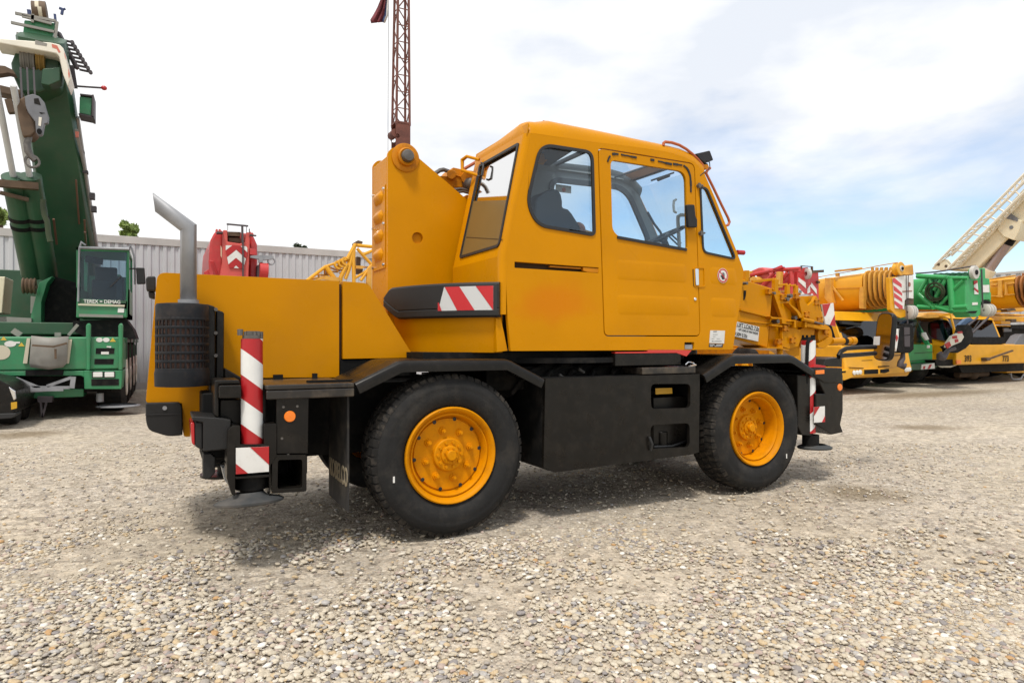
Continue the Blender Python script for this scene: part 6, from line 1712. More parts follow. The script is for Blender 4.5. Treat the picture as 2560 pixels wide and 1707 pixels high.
b = MB(); b.tube([PY(z2(*q), YK - .03) for q in [(548, 600), (556, 225), (570, 185), (600, 205)]], .018, 8); b.tube([PY(z2(555, 222), YK - .03), PY(z2(905, 232), YK - .03)], .028, 8); b.tube([PY(z2(*q), YK + .2) for q in [(905, 240), (910, 205), (925, 230), (942, 290), (945, 480)]], .018, 8); fy(b, z2, [(860, 208), (905, 212), (905, 230), (860, 228)], YK, .2); b.build('cab_rail', 'galv', kb)
b = MB(); fy(b, z2, [(952, 360), (1012, 362), (1020, 475), (958, 478)], YK + .1, .08); mr2 = b.build('cab_mirror', 'plastic_black', kb, bevel=.02)
b = MB(); b.tube([PY(z2(905, 370), YK + .15), PY(z2(952, 368), YK + .15)], .014, 6); b.build('mirror_arm', 'rubber', mr2)
b = MB(); fy(b, z2, [(510, 735), (880, 720), (930, 790), (955, 860), (600, 850), (510, 800)], YK + .1, 1.6); b.build('cab_base', 'black_dark', ss)
# boom
fB0, fB1 = PY((193, 775), 12.9), PY((98, 100), 10.3)
fB = [fB0.lerp(fB1, k / 4) for k in range(5)]
hw = [.47, .45, .42, .39, .36]
dirb = (fB[-1] - fB[0]).normalized(); back = V(1, 0, 0).cross(dirb).normalized()
if back.y < 0: back = -back
b = MB(); rings = []
for p, w in zip(fB, hw):
    rings.append([p + V(-w, 0, 0) + back * .1, p + V(-w * .85, 0, 0), p + V(w * .85, 0, 0), p + V(w, 0, 0) + back * .1, p + V(w, 0, 0) + back * .55, p + V(w * .7, 0, 0) + back * .7, p + V(-w * .7, 0, 0) + back * .7, p + V(-w, 0, 0) + back * .55])
b.loft(rings); gb = b.build('boom', 'green_dark', grn, bevel=.01)
b = MB(); ra = fB[1].lerp(fB[2], .1)
b.loft([[p + V(w + .005, 0, 0) + back * .2, p + V(w + .04, 0, 0) + back * .22, p + V(w + .04, 0, 0) + back * .40, p + V(w + .005, 0, 0) + back * .42] for p, w in zip(fB[:4], hw)]); b.build('boom_side_rail', 'tarp', gb)
b = MB()
for y0_, y1_, x_, dx in [(450, 560, 190, 8), (580, 620, 212, 4)]: b.bar(PY((x_, y0_), 11.2), PY((x_ + dx, y1_), 11.9), .03)
b.bar(PY(n5(618, 590), 11.6), PY(n5(655, 880), 12.0), .035); b.bar(PY(n5(975, 600), 11.6), PY(n5(990, 870), 12.0), .035); b.build('pipe_run', mat('copper_pipe', (.16, .07, .045), .5), gb)
for k, (x, y, h) in enumerate([(215, 432, 4), (232, 492, 9), (236, 524, 8), (206, 382, 3)]):
    b = MB(); p = PY((x, y), 11.6); b.box(p.x - .05, p.x + .04, 11.5, 11.65, p.z - h * .007, p.z + h * .007); b.build('boom_cleat', 'rope', gb)
# luffing cylinders with chrome rods
cyl_ = [((2, 420), (84, 705), (12, 250)), ((56, 420), (118, 700), (52, 330))]
for k, (a, c, r_) in enumerate(cyl_):
    t0, t1 = PY(n5(*[(120, -80), (310, -80)][k]), 10.4), PY(n5(*[(375, 1240), (545, 1240)][k]), 11.9)
    b = MB(); b.cyl(t1, t0.lerp(t1, .12), .185, n=28); lc = b.build('luffing_cylinder', 'green_dark', grn)
    d = (t0 - t1); b = MB(); b.cyl(t0.lerp(t1, .12), t1 + d * 1.55, .05, n=20); b.build('cylinder_rod', 'reflector_white', lc)
    b = MB(); 
    for s in (.45, .52): b.cyl(t1 + d * s, t1 + d * (s + .03), .197, n=28)
    b.build('cylinder_band', 'black_dark', lc)
b = MB(); b.bar(PY(n5(-60, 175), 10.35), PY(n5(440, 215), 10.5), .14, .12); b.bar(PY(n5(0, 285), 10.55), PY(n5(330, 370), 10.6), .10, .06); b.build('cross_tie', 'dirty_brown', gb)
b = MB(); b.tube([PY(n5(*q), 10.4) for q in [(500, 365), (495, 430), (512, 540), (545, 620), (560, 760), (580, 850)]], .045, 8); b.build('hose_bundle', 'leaf_dark', gb)
# boom head
mat('ochre', (.30, .19, .05), .6, var=.2)
YHd = 9.9
def h4(mb, pts, dy, y=YHd, mi=0): fy(mb, n4, pts, y, dy, mi)
b = MB(); h4(b, [(-60, -30), (0, -20), (620, 30), (730, 55), (775, 100), (800, 180), (872, 470), (832, 578), (770, 420), (720, 200), (690, 168), (610, 152), (0, 42), (-60, 35)], .5)
gd = b.build('head_guard', 'cream_white', gb, bevel=.02)
b = MB(); h4(b, [(632, 50), (700, 70), (742, 150), (720, 160), (690, 110), (640, 95)], .004, YHd - .004); h4(b, [(840, 350), (855, 420), (845, 480), (835, 420)], .004, YHd - .004); h4(b, [(785, 150), (800, 190), (815, 250), (795, 210)], .004, YHd - .004); b.build('guard_marking', mat('faded_red', (.55, .16, .11), .6), gd)
b = MB(); h4(b, [(430, 0), (575, 45), (570, 78), (430, 55)], .004, YHd - .004); b.build('guard_sticker', 'tarp', gd)
b = MB(); h4(b, [(200, 110), (700, 170), (760, 430), (720, 560), (480, 640), (250, 640), (150, 420), (130, 280)], .6, YHd + .35); b.build('head_block', 'green_dark', gb, bevel=.04)
for k, (x, r_, m_) in enumerate([(290, 100, 'tarp'), (350, 105, 'tarp'), (410, 105, 'tarp'), (480, 85, 'ochre'), (535, 85, 'ochre')]):
    b = MB(); p = PY(n4(x, 235 + k * 6), YHd + .42); b.lathe([(.05, -.035), (.20, -.035), (.22, -.03), (.19, 0), (.22, .03), (.20, .035), (.05, .035)], p, (1, 0, 0), 28); b.build('head_sheave', m_, gb)
b = MB(); h4(b, [(-40, 540), (260, 610), (240, 690), (100, 670), (-40, 640)], .3, YHd + .1); b.build('cylinder_bracket', 'dirty_brown', gb, bevel=.02)
b = MB(); h4(b, [(520, 350), (740, 330), (740, 500), (600, 560), (500, 540)], .3, YHd + .1); b.build('sheave_mount', 'green_dark', gb, bevel=.02)
b = MB(); h4(b, [(-40, 310), (60, 320), (160, 370), (190, 420), (100, 400), (-40, 420)], .2, YHd + .1); b.bar(PY(n4(105, 740), YHd), PY(n4(150, 900), YHd), .14, .1); b.build('cable_bracket', 'dirty_brown', gb)
b = MB(); fy(b, z1, [(175, 145), (395, 165), (400, 200), (375, 280), (165, 250)], YHd + 1.0, .5); tp2 = b.build('head_top', 'green', gb, bevel=.02)
b = MB()
for a, c in [((110, 98), (405, 155)), ((160, 118), (375, 175)), ((80, 165), (400, 235)), ((415, 160), (400, 290)), ((240, 100), (235, 165)), ((120, 245), (180, 260))]: b.bar(PY(z1(*a), YHd + .95), PY(z1(*c), YHd + .95), .045)
b.build('head_rail', 'tarp', tp2)
for k in range(3):
    b = MB(); p = PY(z1(262 + k * 28, 95), YHd + 1.1); b.lathe([(.04, -.05), (.20, -.05), (.20, .05), (.04, .05)], p, (1, 0, .1), 20); b.build('rope_roller', ['dirty_brown', 'pale_strip', 'dirty_brown'][k], tp2)
b = MB(); b.bar(PY(z1(210, 75), YHd + 1), PY(z1(215, 110), YHd + 1), .06); b.bar(PY(z1(398, 105), YHd + 1), PY(z1(405, 180), YHd + 1), .04); b.tube([PY(z1(*q), YHd + 1) for q in [(430, 60), (455, 70), (448, 108)]], .025, 6); b.tube([PY(z1(455, 72), YHd + 1), PY(z1(475, 66), YHd + 1)], .02, 6); b.build('anemometer', 'blue_cloth', tp2)
b = MB(); b.bar(PY(z1(425, 240), YHd + 1.2), PY(z1(560, 500), YHd + 1.0), .07, .06)
for k in range(8):
    q = PY(z1(445 + k * 19, 290 + k * 31), YHd + 1.1); b.tube([q, q + V(.20, -.05, -.03)], .022, 6); b.cyl(q + V(.18, -.07, -.03), q + V(.18, .0, -.03), .036, n=8)
b.build('pendant_bar', 'rope', gb)
b = MB(); b.bar(PY(z1(520, 480), YHd + 1), PY(z1(545, 640), YHd + 1), .08); b.tube([PY(z1(535, 626), YHd + 1), PY(z1(750, 640), YHd + 1)], .018, 6); br2 = b.build('boom_antenna', 'rope', gb)
b = MB(); b.sphere(PY(z1(755, 640), YHd + 1), .045, 8, sc=(1.2, 1, 1)); b.build('warning_lamp', 'red_lens', br2)
b = MB(); fy(b, z1, [(578, 700), (668, 712), (660, 840), (575, 820)], YHd + 1, .35); wb = b.build('rope_winch_box', 'green', gb, bevel=.01)
b = MB(); fy(b, z1, [(668, 688), (680, 688), (680, 852), (664, 850)], YHd + .95, .45); fy(b, z1, [(570, 822), (680, 845), (680, 855), (570, 832)], YHd + .95, .4); fy(b, z1, [(580, 680), (668, 690), (668, 700), (580, 690)], YHd + .95, .4); b.build('box_frame', 'rope', wb)
# pale strip on the boom's right edge, painting in its lit side face
b = MB(); b.tube([PY((190, 324), 11.0), PY((211, 420), 11.5), PY((233, 580), 12.2)], .03, 8); b.build('boom_lit_edge', 'tarp', gb)
b = MB(); fy(b, z1, [(545, 955), (572, 957), (570, 995), (548, 995)], 10.9, .05); b.build('edge_marker', 'faded_red', gb)
# hook block hanging in front of the boom
hkb = thing('hook_block', 'heavy grey hook block hanging from the raised green boom at far left', 'hook block', PY((85, 300), 9.7))
b = MB(); h4(b, [(300, 690), (400, 660), (480, 690), (540, 760), (570, 860), (595, 940), (588, 1020), (545, 1030), (520, 1160), (480, 1180), (440, 1130), (430, 1000), (340, 880), (310, 800)], .10, 9.6)
hk = b.build('block_plate', 'grey_block', hkb, bevel=.015)
b = MB(); h4(b, [(205, 800), (240, 720), (310, 680), (340, 880), (430, 1000), (440, 1130), (380, 1180), (280, 1190), (250, 1080), (220, 940)], .4, 9.72); b.build('block_body', 'dirty_brown', hk, bevel=.03)
b = MB(); h4(b, [(415, 720), (470, 715), (500, 800), (420, 780)], .01, 9.594); b.prism(ell(PY(n4(482, 1122), 9.595), .036, .05, 9.595, 20), (0, -.006, 0)); h4(b, [(480, 885), (550, 895), (500, 908)], .01, 9.594); b.build('block_opening', 'black_dark', hk)
b = MB(); h4(b, [(475, 945), (512, 950), (500, 1058), (470, 1050)], .008, 9.593); b.build('block_sticker', 'cream_white', hk)
b = MB(); pts = [(355, 1180), (330, 1280), (345, 1370), (385, 1430), (430, 1480)]
b.tube([PY(n4(*q), 9.8) for q in pts], [.05, .055, .055, .05, .05], 10)
c = PY(n4(395, 1490), 9.8); b.lathe([(.085, -.03), (.115, -.03), (.115, .03), (.085, .03), (.085, -.03)], c, (0, 1, 0), 24); b.build('hook', 'steel_dirty', hkb)
b = MB(); 
for x in (250, 330, 410): b.bar(PY(n4(x, 340), 9.95), PY(n4(x + 20, 740), 9.75), .025)
b.build('hoist_rope', 'rope', hkb)

# ---- dark vehicle at the left edge, only its front corner in view
YV = 8.3
vx = PY(z2(118, 1250), YV).x
veh = thing('parked_truck', 'black truck front corner with chrome lamp and orange marker at the lower left edge', 'truck', (vx - 1, YV + .5, 0))
b = MB(); fy(b, z2, [(-300, 1100), (0, 1150), (60, 1180), (112, 1220), (118, 1290), (110, 1370), (60, 1400), (-300, 1430)], YV, 2.0); vb = b.build('body', 'black_paint', veh, bevel=.015)
b = MB(); fy(b, z2, [(60, 1195), (108, 1225), (112, 1280), (95, 1290), (75, 1240)], YV - .01, .02); b.build('headlight', 'chrome', vb, bevel=.01)
b = MB(); fy(b, z2, [(76, 1305), (118, 1300), (118, 1345), (78, 1355)], YV - .012, .02); b.build('marker_lamp', 'label_yellow', vb)
b = MB(); fy(b, z2, [(-60, 1385), (110, 1380), (115, 1395), (80, 1415), (-60, 1425)], YV - .05, .4); b.build('spoiler', 'rubber', vb, bevel=.01)
for yy in (YV + .8, YV + 1.6):
    b = MB(); b.cyl((vx - .1, yy, .32), (vx - .35, yy, .32), .32, n=28); b.build('wheel', 'tyre', veh, bevel=.03)
# cream cabinet at the left edge
cbx = thing('counterweight_block', 'cream painted steel counterweight standing on a steel frame at the left edge', 'counterweight', PY(z2(-60, 700), YG + 2.4) * 1.0)
cbx.location.z = 0
b = MB(); fy(b, z2, [(-300, 420), (38, 425), (25, 560), (15, 680), (-300, 690)], YG + 2.4, .8); b.build('block', 'cream', cbx, bevel=.02)
b = MB(); fy(b, z2, [(-300, 700), (45, 705), (45, 815), (-300, 815)], YG + 2.5, .7); p = PY(z2(-100, 815), YG + 2.6); b.box(p.x - 1, p.x + .3, YG + 2.6, YG + 3, 0, p.z); b.build('frame', 'tarp', cbx, bevel=.01)

# ================================================================== row of cranes on the right, all facing -Y
def simple_wheels(root, x0, x1, ys, r=.62, rim='yellow_far', sides=(-1, 1)):
    for yy in ys:
        for s in sides:
            xx = x0 if s < 0 else x1
            b = MB(); b.lathe([(r * .55, .02), (r * .7, 0), (r * .92, .02), (r, .07), (r, .36), (r * .92, .40), (r * .55, .40)], (xx, yy, r), (-s, 0, 0), 32); w = b.build('wheel', 'tyre', root)
            b = MB(); b.lathe([(r * .57, .03), (r * .5, .03), (r * .45, .12), (r * .2, .13), (r * .18, .05), (.001, .04)], (xx, yy, r), (-s, 0, 0), 24); b.build('rim', rim, w)
def section_ring(x0, x1, z0, z1, y, n=6):
    """telescope section: flat top, round bottom"""
    w = (x1 - x0) / 2; xm = (x0 + x1) / 2; h = z1 - z0; out = []
    rt = w * .35; cz_ = z0 + w * .95
    for k in range(n + 1):
        a = math.pi + math.pi * k / n; out.append(V(xm + math.cos(a) * w, y, cz_ + math.sin(a) * (cz_ - z0)))
    for k in range(n // 2 + 1):
        a = (math.pi / 2) * k / (n // 2); out.append(V(x1 - rt + math.cos(a) * rt, y, z1 - rt + math.sin(a) * rt))
    for k in range(n // 2 + 1):
        a = math.pi / 2 + (math.pi / 2) * k / (n // 2); out.append(V(x0 + rt + math.cos(a) * rt, y, z1 - rt + math.sin(a) * rt))
    return out
def grow(r, c, f): return [V(c.x + (p.x - c.x) * f, p.y, c.z + (p.z - c.z) * f) for p in r]
def telescope(root, x0, x1, z0, z1, y_front, y_back, rise, collars, cm, pitch=.15, paint='yellow_far', inner='dirty_brown'):
    """rise: z drop per metre towards the back"""
    zz = lambda y: (y - y_front) * rise
    b = MB(); b.loft([section_ring(x0, x1, z0 + zz(y), z1 + zz(y), y) for y in (y_front + pitch * collars, y_back)]); bo = b.build('boom', paint, root, smooth=50)
    b = MB(); b.loft([section_ring(x0 + .1, x1 - .1, z0 + .1, z1 - .08, y) for y in (y_front - .02, y_front + pitch * collars + .1)]); b.build('inner_section', inner, bo, smooth=50)
    for k in range(collars):
        y = y_front + k * pitch + .03; f = .93 + .13 * (k + 1) / collars
        c = V((x0 + x1) / 2, y, (z0 + z1) / 2); r = section_ring(x0, x1, z0, z1, y)
        ra = grow(r, c, f); b = MB(); b.loft([ra, [p + V(0, pitch * .42, 0) for p in ra]])
        for px_, pz in ((.5, z1), (.32, z1), (.68, z1)):
            q = V(x0 + (x1 - x0) * px_, y, (pz - c.z) * f + c.z); b.box(q.x - .04, q.x + .04, y, y + pitch * .4, q.z - .02, q.z + .09)
        b.build('boom_collar', cm, bo, bevel=.012)
    return bo

# ---------------- yellow crane nearest to the foreground machine
YA = 6.6
ya = thing('mobile_crane', 'yellow crane directly behind the round-edged mirror, smooth boom resting low over its cab', 'crane', (15.3, YA + 3, 0))
def a1(mb, pts, dy, y=YA, mi=0): fy(mb, n1, pts, y, dy, mi)
ax0, ax1 = PY(n1(522, 1240), YA).x, PY(n1(1200, 1200), YA).x
zbelt = PY(n1(700, 1085), YA).z; zroof = PY(n1(700, 740), YA + .3).z; zbum = PY(n1(700, 1330), YA).z; zlow = PY(n1(560, 1450), YA).z
b = MB()
b.prism([V(ax0, YA, zlow + .05), V(ax0, YA - .10, zbum - .02), V(ax0, YA, zbelt - .1), V(ax0, YA + .02, zbelt), V(ax0, YA + 2.3, zbelt), V(ax0, YA + 2.3, .6), V(ax0, YA + .6, .45)], (ax1 - ax0, 0, 0))
ca = b.build('carrier_cab', 'yellow_far', ya, bevel=.05, seg=3)
b = MB(); b.loft([[V(ax0 + .03, YA + .28, zroof - .26), V(ax1 - .03, YA + .28, zroof - .26), V(ax1 - .03, YA + 2.2, zroof - .26), V(ax0 + .03, YA + 2.2, zroof - .26)], [V(ax0 + .1, YA + .42, zroof), V(ax1 - .1, YA + .42, zroof), V(ax1 - .1, YA + 2.1, zroof), V(ax0 + .1, YA + 2.1, zroof)]]); b.build('cab_roof', 'yellow_far', ca, bevel=.03)
b = MB()
for x in (ax0 + .03, ax1 - .15):
    b.prism([V(x, YA + .02, zbelt), V(x, YA + .26, zroof - .24), V(x, YA + .38, zroof - .24), V(x, YA + .16, zbelt)], (.12, 0, 0)); b.box(x, x + .06, YA + .85, YA + 1.05, zbelt, zroof - .24); b.box(x, x + .06, YA + 1.7, YA + 2.2, zbelt, zroof - .24)
b.box(ax0 + .1, ax1 - .1, YA + 2.1, YA + 2.2, zbelt, zroof - .24)
b.build('cab_pillar', 'yellow_far', ca, bevel=.01)
b = MB(); b.loft([[V(ax0 + .08, YA + .03, zbelt), V(ax1 - .08, YA + .03, zbelt), V(ax1 - .08, YA + .04, zbelt), V(ax0 + .08, YA + .04, zbelt)], [V(ax0 + .08, YA + .25, zroof - .24), V(ax1 - .08, YA + .25, zroof - .24), V(ax1 - .08, YA + .26, zroof - .24), V(ax0 + .08, YA + .26, zroof - .24)]]); b.build('windscreen', 'dark_glass', ca, smooth=0)
for x in (ax0 + .06, ax1 - .07):
    b = MB(); b.box(x, x + .01, YA + .2, YA + 1.75, zbelt, zroof - .24); b.build('side_window', 'dark_glass', ca, smooth=0)
b = MB(); b.bar(V(ax0 + .15, YA + .16, zroof - .30), V(ax0 + .9, YA + .14, zroof - .34), .07); b.bar(V(ax0 + .3, YA + .12, zroof - .46), V(ax0 + .9, YA + .14, zroof - .36), .03); b.build('wiper', 'rubber', ca)
b = MB(); b.box(ax0 + .5, ax0 + 1.1, YA + .7, YA + 1.3, zbelt - .3, zbelt + .5); b.box(ax0 + .2, ax1 - .2, YA + .3, YA + .6, zbelt - .3, zbelt + .06); b.box(ax0 + .12, ax1 - .12, YA + 1.9, YA + 2.05, zbelt - .2, zroof - .12); b.build('driver_seat', 'rubber', ca, bevel=.04)  # last box: black panel added behind the seat so the windows read dark
b = MB(); a1(b, [(520, 1345), (600, 1325), (740, 1330), (1010, 1320), (1160, 1305), (1235, 1300), (1235, 1350), (1160, 1370), (740, 1400), (620, 1420), (540, 1450), (525, 1440)], .6, YA - .14); bu = b.build('bumper', 'yellow_far', ca, bevel=.02)
b = MB(); a1(b, [(750, 1338), (890, 1332), (890, 1378), (750, 1384)], .02, YA - .155); a1(b, [(915, 1335), (1000, 1328), (1005, 1355), (960, 1372), (915, 1370)], .02, YA - .155); a1(b, [(585, 1310), (740, 1318), (740, 1326), (600, 1320)], .02, YA - .15); a1(b, [(895, 1300), (1005, 1296), (1005, 1304), (895, 1310)], .02, YA - .12); a1(b, [(525, 1352), (556, 1350), (556, 1366), (525, 1368)], .02, YA - .15); b.build('grille', 'black_dark', bu)
b = MB()
for y_ in (1240, 1275): a1(b, [(720, y_), (830, y_ - 4), (830, y_ + 2), (720, y_ + 6)], .02, YA - .06); 
a1(b, [(1010, 1190), (1130, 1182), (1130, 1188), (1010, 1196)], .02, YA - .06)
b.build('press_line', 'gap_brown', ca)
for (x, y) in [(640, 1368), (672, 1366), (702, 1362), (1172, 1338), (1192, 1335), (1212, 1333)]:
    b = MB(); p = PY(n1(x, y), YA - .15); b.lathe([(.06, 0), (.055, .02), (.001, .03)], p, (0, -1, 0), 16); b.build('headlight', 'clear_lens', bu)
b = MB(); b.box(ax0 + .1, ax1 - .1, YA + 1.2, YA + 11, .55, 1.15); b.build('chassis', 'yellow_dirty', ya, bevel=.03); simple_wheels(ya, ax0, ax1, (YA + 1.5, YA + 3.2, YA + 7, YA + 8.6))
b = MB(); b.box(ax0 + .3, ax1 - .3, YA + 5, YA + 9.5, 1.15, 2.3); b.build('superstructure', 'yellow_far', ya, bevel=.05)
abx0, abx1 = 14.8, 15.85
PXa = lambda q: PX(n1(*q), abx0)
zA1 = PXa((720, 325)).z; zA0 = PXa((720, 705)).z; yh = PXa((1015, 500)).y; y7 = PXa((722, 500)).y
riseA = ((PXa((300, 388)).z - PXa((720, 325)).z) / (PXa((300, 388)).y - PXa((720, 325)).y))
bo = telescope(ya, abx0, abx1, zA0, zA1, yh, yh + 9, riseA * .7, 6, 'yellow_worn', (y7 - yh) / 6)
b = MB()
def ax_(mb, pts, dx, x=abx0, mi=0): fx(mb, n1, pts, x, dx, mi)
ax_(b, [(338, 390), (398, 390), (402, 470), (415, 650), (370, 640), (335, 600)], .2, abx0 - .12); ax_(b, [(345, 510), (415, 470), (530, 620), (515, 630), (410, 495), (352, 520)], .04, abx0 - .06); ax_(b, [(700, 490), (735, 480), (738, 710), (692, 705), (690, 560)], .12, abx0 - .08); ax_(b, [(325, 500), (720, 488), (720, 492), (325, 504)], .03, abx0 - .02)
b.build('jib_mount', 'yellow_worn', bo, bevel=.01)
b = MB(); q0, q1 = PXa((445, 322)), PXa((720, 292)); b.bar(q0, q1, .06, .05); b.tube([PXa((275, 382)), PXa((600, 325)), PXa((880, 268)), PXa((1090, 232))], .012, 6); b.bar(PXa((470, 340)), PXa((470, 375)), .08); b.build('rope_guide', 'yellow_worn', bo)
YHa = yh - .15
b = MB(); a1(b, [(1005, 385), (1130, 372), (1130, 380), (1062, 392), (1065, 700), (1145, 715), (1190, 730), (1185, 790), (1120, 805), (1075, 785), (1040, 740), (1018, 720)], .10, YHa)
ha = b.build('boom_head', 'yellow_far', bo, bevel=.02)
b = MB(); a1(b, [(1042, 398), (1130, 372), (1145, 712), (1066, 702)], .02, YHa - .03, 0)
for q in [[(1042, 398), (1060, 393), (1132, 455), (1132, 490), (1045, 435)], [(1050, 470), (1080, 495), (1136, 548), (1138, 575), (1054, 520)], [(1056, 545), (1135, 605), (1140, 640), (1058, 590)], [(1060, 625), (1142, 680), (1144, 712), (1110, 708), (1062, 660)]]: a1(b, q, .01, YHa - .036, 1)
b.build('chevron_plate', ['white', mat('chevron_pink', (.55, .06, .07), .5)], ha)
b = MB(); a1(b, [(1130, 372), (1255, 362), (1255, 605), (1190, 600), (1165, 625), (1160, 715), (1145, 712)], .25, YHa - .02); b.build('head_front', 'white', ha, bevel=.01)
b = MB(); a1(b, [(1140, 525), (1240, 520), (1240, 530), (1140, 536)], .01, YHa - .03); b.prism(ell(PY(n1(1212, 458), YHa - .024), .05, .06, YHa - .024, 16), (0, -.004, 0)); b.build('rust_streak', mat('rust_streak', (.30, .14, .10), .8), ha)
b = MB(); a1(b, [(1165, 665), (1165, 640), (1195, 608), (1255, 604), (1255, 665)], .2, YHa + .0); b.build('sheave_opening', 'dirty_brown', ha)
b = MB(); p = PY(n1(1098, 298), YHa); b.lathe([(.05, -.08), (.16, -.08), (.175, -.065), (.15, 0), (.175, .065), (.16, .08), (.05, .08)], p, (0, 1, 0), 28); sh = b.build('head_sheave', 'yellow_far', ha); b = MB(); b.lathe([(.001, -.10), (.07, -.10), (.075, -.08), (.001, -.08)], p, (0, 1, 0), 20); b.lathe([(.001, -.12), (.04, -.12), (.04, -.10), (.001, -.10)], p, (0, 1, 0), 16, 1); b.build('sheave_hub', ['sheave_white', 'black_dark'], sh)
b = MB(); a1(b, [(1155, 280), (1250, 250), (1260, 360), (1150, 360)], .4, YHa + .1); b.build('rope_anchor', 'yellow_worn', ha, bevel=.02)
for k in range(3):
    b = MB(); p = PY(n1(1195 + k * 22, 745), YHa - .05); b.lathe([(.03, -.018), (.17, -.018), (.18, -.010), (.18, .010), (.17, .018), (.03, .018)], p, (1, -.2, 0), 28); b.build('lower_sheave', 'sheave_white', ha)
hb = thing('hook_block', 'black hook block with a narrow red and white plate, right of the mirror', 'hook block', PY(n1(1160, 1060), YHa))
b = MB(); a1(b, [(1095, 890), (1150, 880), (1155, 865), (1220, 862), (1255, 885), (1260, 1130), (1220, 1165), (1120, 1165), (1090, 1140)], .35, YHa - .1); hbb = b.build('block_body', 'black_dark', hb, bevel=.03)
b = MB(); a1(b, [(1158, 900), (1215, 900), (1215, 975), (1160, 980)], .02, YHa - .115); a1(b, [(1160, 990), (1218, 985), (1218, 1100), (1165, 1100)], .02, YHa - .115); b.build('block_recess', 'rope', hbb)
b = MB(); a1(b, [(1060, 1075), (1068, 960), (1090, 915), (1110, 915), (1085, 1100), (1075, 1150)], .05, YHa - .1, 0); a1(b, [(1072, 1000), (1084, 975), (1096, 1010), (1080, 1050)], .01, YHa - .108, 1); b.build('warning_plate', ['white', 'red'], hbb)
b = MB(); b.tube([PY(n1(*q), YHa) for q in [(1145, 1165), (1142, 1220), (1120, 1260), (1118, 1290), (1150, 1308), (1175, 1280)]], [.05, .06, .07, .07, .06, .03], 10); b.build('hook', 'rope', hb)
b = MB()
for x0_, x1_ in ((1178, 1190), (1200, 1196)): b.bar(PY(n1(x0_, 365), YHa - .06), PY(n1(x1_, 870), YHa - .06), .014)
b.build('hoist_rope', 'rope', hb)

# ---------------- green crane with a lattice fly jib folded along its boom
YBc = 7.7
gc = thing('mobile_crane', 'bright green crane with a lattice jib folded beside its boom, between two yellow cranes', 'crane', (18, YBc + 3, 0))
def b2(mb, pts, dy, y=YBc, mi=0): fy(mb, n2, pts, y, dy, mi)
bx1 = PY(n2(300, 1150), YBc).x; bx0 = bx1 - 2.5
zbe = PY(n2(200, 1075), YBc).z; zro = PY(n2(150, 790), YBc + .3).z; zlo = PY(n2(150, 1275), YBc).z
b = MB(); b.box(bx0, bx1, YBc, YBc + 2.2, zlo, zbe); gcb = b.build('carrier_cab', 'green_bright', gc, bevel=.05, seg=3)
b = MB(); b.box(bx0 + .05, bx1 - .3, YBc + .35, YBc + 2.1, zro - .1, zro); b.box(bx0 + .05, bx1 - .1, YBc + 2.0, YBc + 2.1, zbe, zro - .1)
for x in (bx0 + .05, bx1 - .12): b.prism([V(x, YBc + .05, zbe), V(x - .1, YBc + .4, zro - .08), V(x - .1, YBc + .52, zro - .08), V(x, YBc + .2, zbe)], (.07, 0, 0)); b.box(x, x + .07, YBc + 1.2, YBc + 1.32, zbe, zro - .1)
b.build('cab_pillar', 'green', gcb, bevel=.01)
b = MB(); b.box(bx0 + .1, bx1 - .2, YBc + .25, YBc + .27, zbe, zro - .1); b.build('windscreen', 'cab_glass_tint', gcb, smooth=0)
b = MB(); b2(b, [(70, 870), (110, 860), (110, 990), (70, 990)], .1, YBc + 1.8); b2(b, [(125, 850), (160, 850), (190, 960), (130, 980)], .1, YBc + 1.8); b.build('seat', 'yellow_far', gcb)
b = MB(); b2(b, [(195, 955), (228, 952), (262, 1025), (225, 1035), (190, 985)], .05, YBc - .05); b.build('wing_mirror', 'white', gcb, bevel=.01)
b = MB(); b2(b, [(238, 1085), (268, 1085), (268, 1112), (238, 1115)], .01, YBc - .012); b.build('sticker', 'white', gcb)
b = MB(); b2(b, [(110, 1165), (300, 1150), (300, 1156), (110, 1172)], .01, YBc - .012); b2(b, [(30, 1250), (290, 1225), (290, 1230), (30, 1258)], .01, YBc - .012); b.build('press_line', 'green_dark', gcb)
b = MB(); b2(b, [(-100, 1300), (180, 1275), (320, 1262), (355, 1275), (360, 1300), (300, 1330), (180, 1340), (-100, 1345)], .5, YBc - .25); bpp = b.build('bumper', 'green_dark', gcb, bevel=.02)
b = MB(); b2(b, [(185, 1285), (315, 1268), (318, 1325), (180, 1335)], .02, YBc - .27, 0); b2(b, [(265, 1285), (290, 1280), (268, 1325), (243, 1330)], .01, YBc - .276, 1); b2(b, [(205, 1300), (222, 1300), (215, 1330), (195, 1330)], .01, YBc - .276, 1); b.build('bumper_plate', ['white', 'red'], bpp)
b = MB(); b.tube([PY(n2(*q), YBc - .2) for q in [(330, 1280), (380, 1305), (480, 1305), (545, 1280)]], .03, 8); b.build('bumper_bar', 'cream_white', bpp)
b = MB(); b.box(bx0 + .2, bx1 - .2, YBc + 1.5, YBc + 11, .5, 1.2); b.build('chassis', 'green_dark', gc); simple_wheels(gc, bx0, bx1, (YBc + 1.5, YBc + 3.2, YBc + 7), rim='tarp')
b = MB(); b.box(bx0 + .3, bx1 - .3, YBc + 4, YBc + 9, 1.2, 2.2); b.build('superstructure', 'green_bright', gc, bevel=.05)
gbx0, gbx1 = 17.55, 18.35
PXb = lambda q: PX(n2(*q), gbx0)
yhb = PXb((645, 500)).y; zB1, zB0 = PXb((500, 360)).z, PXb((500, 690)).z
bo2 = telescope(gc, gbx0, gbx1, zB0, zB1, yhb + .1, yhb + 8.5, -.01, 6, mat('green_mid', (.015, .10, .04), .5), .16, 'green_bright', 'black_dark')
X_J = gbx0 - .25
def J(q): return PX(n2(*q), X_J)
b = MB()
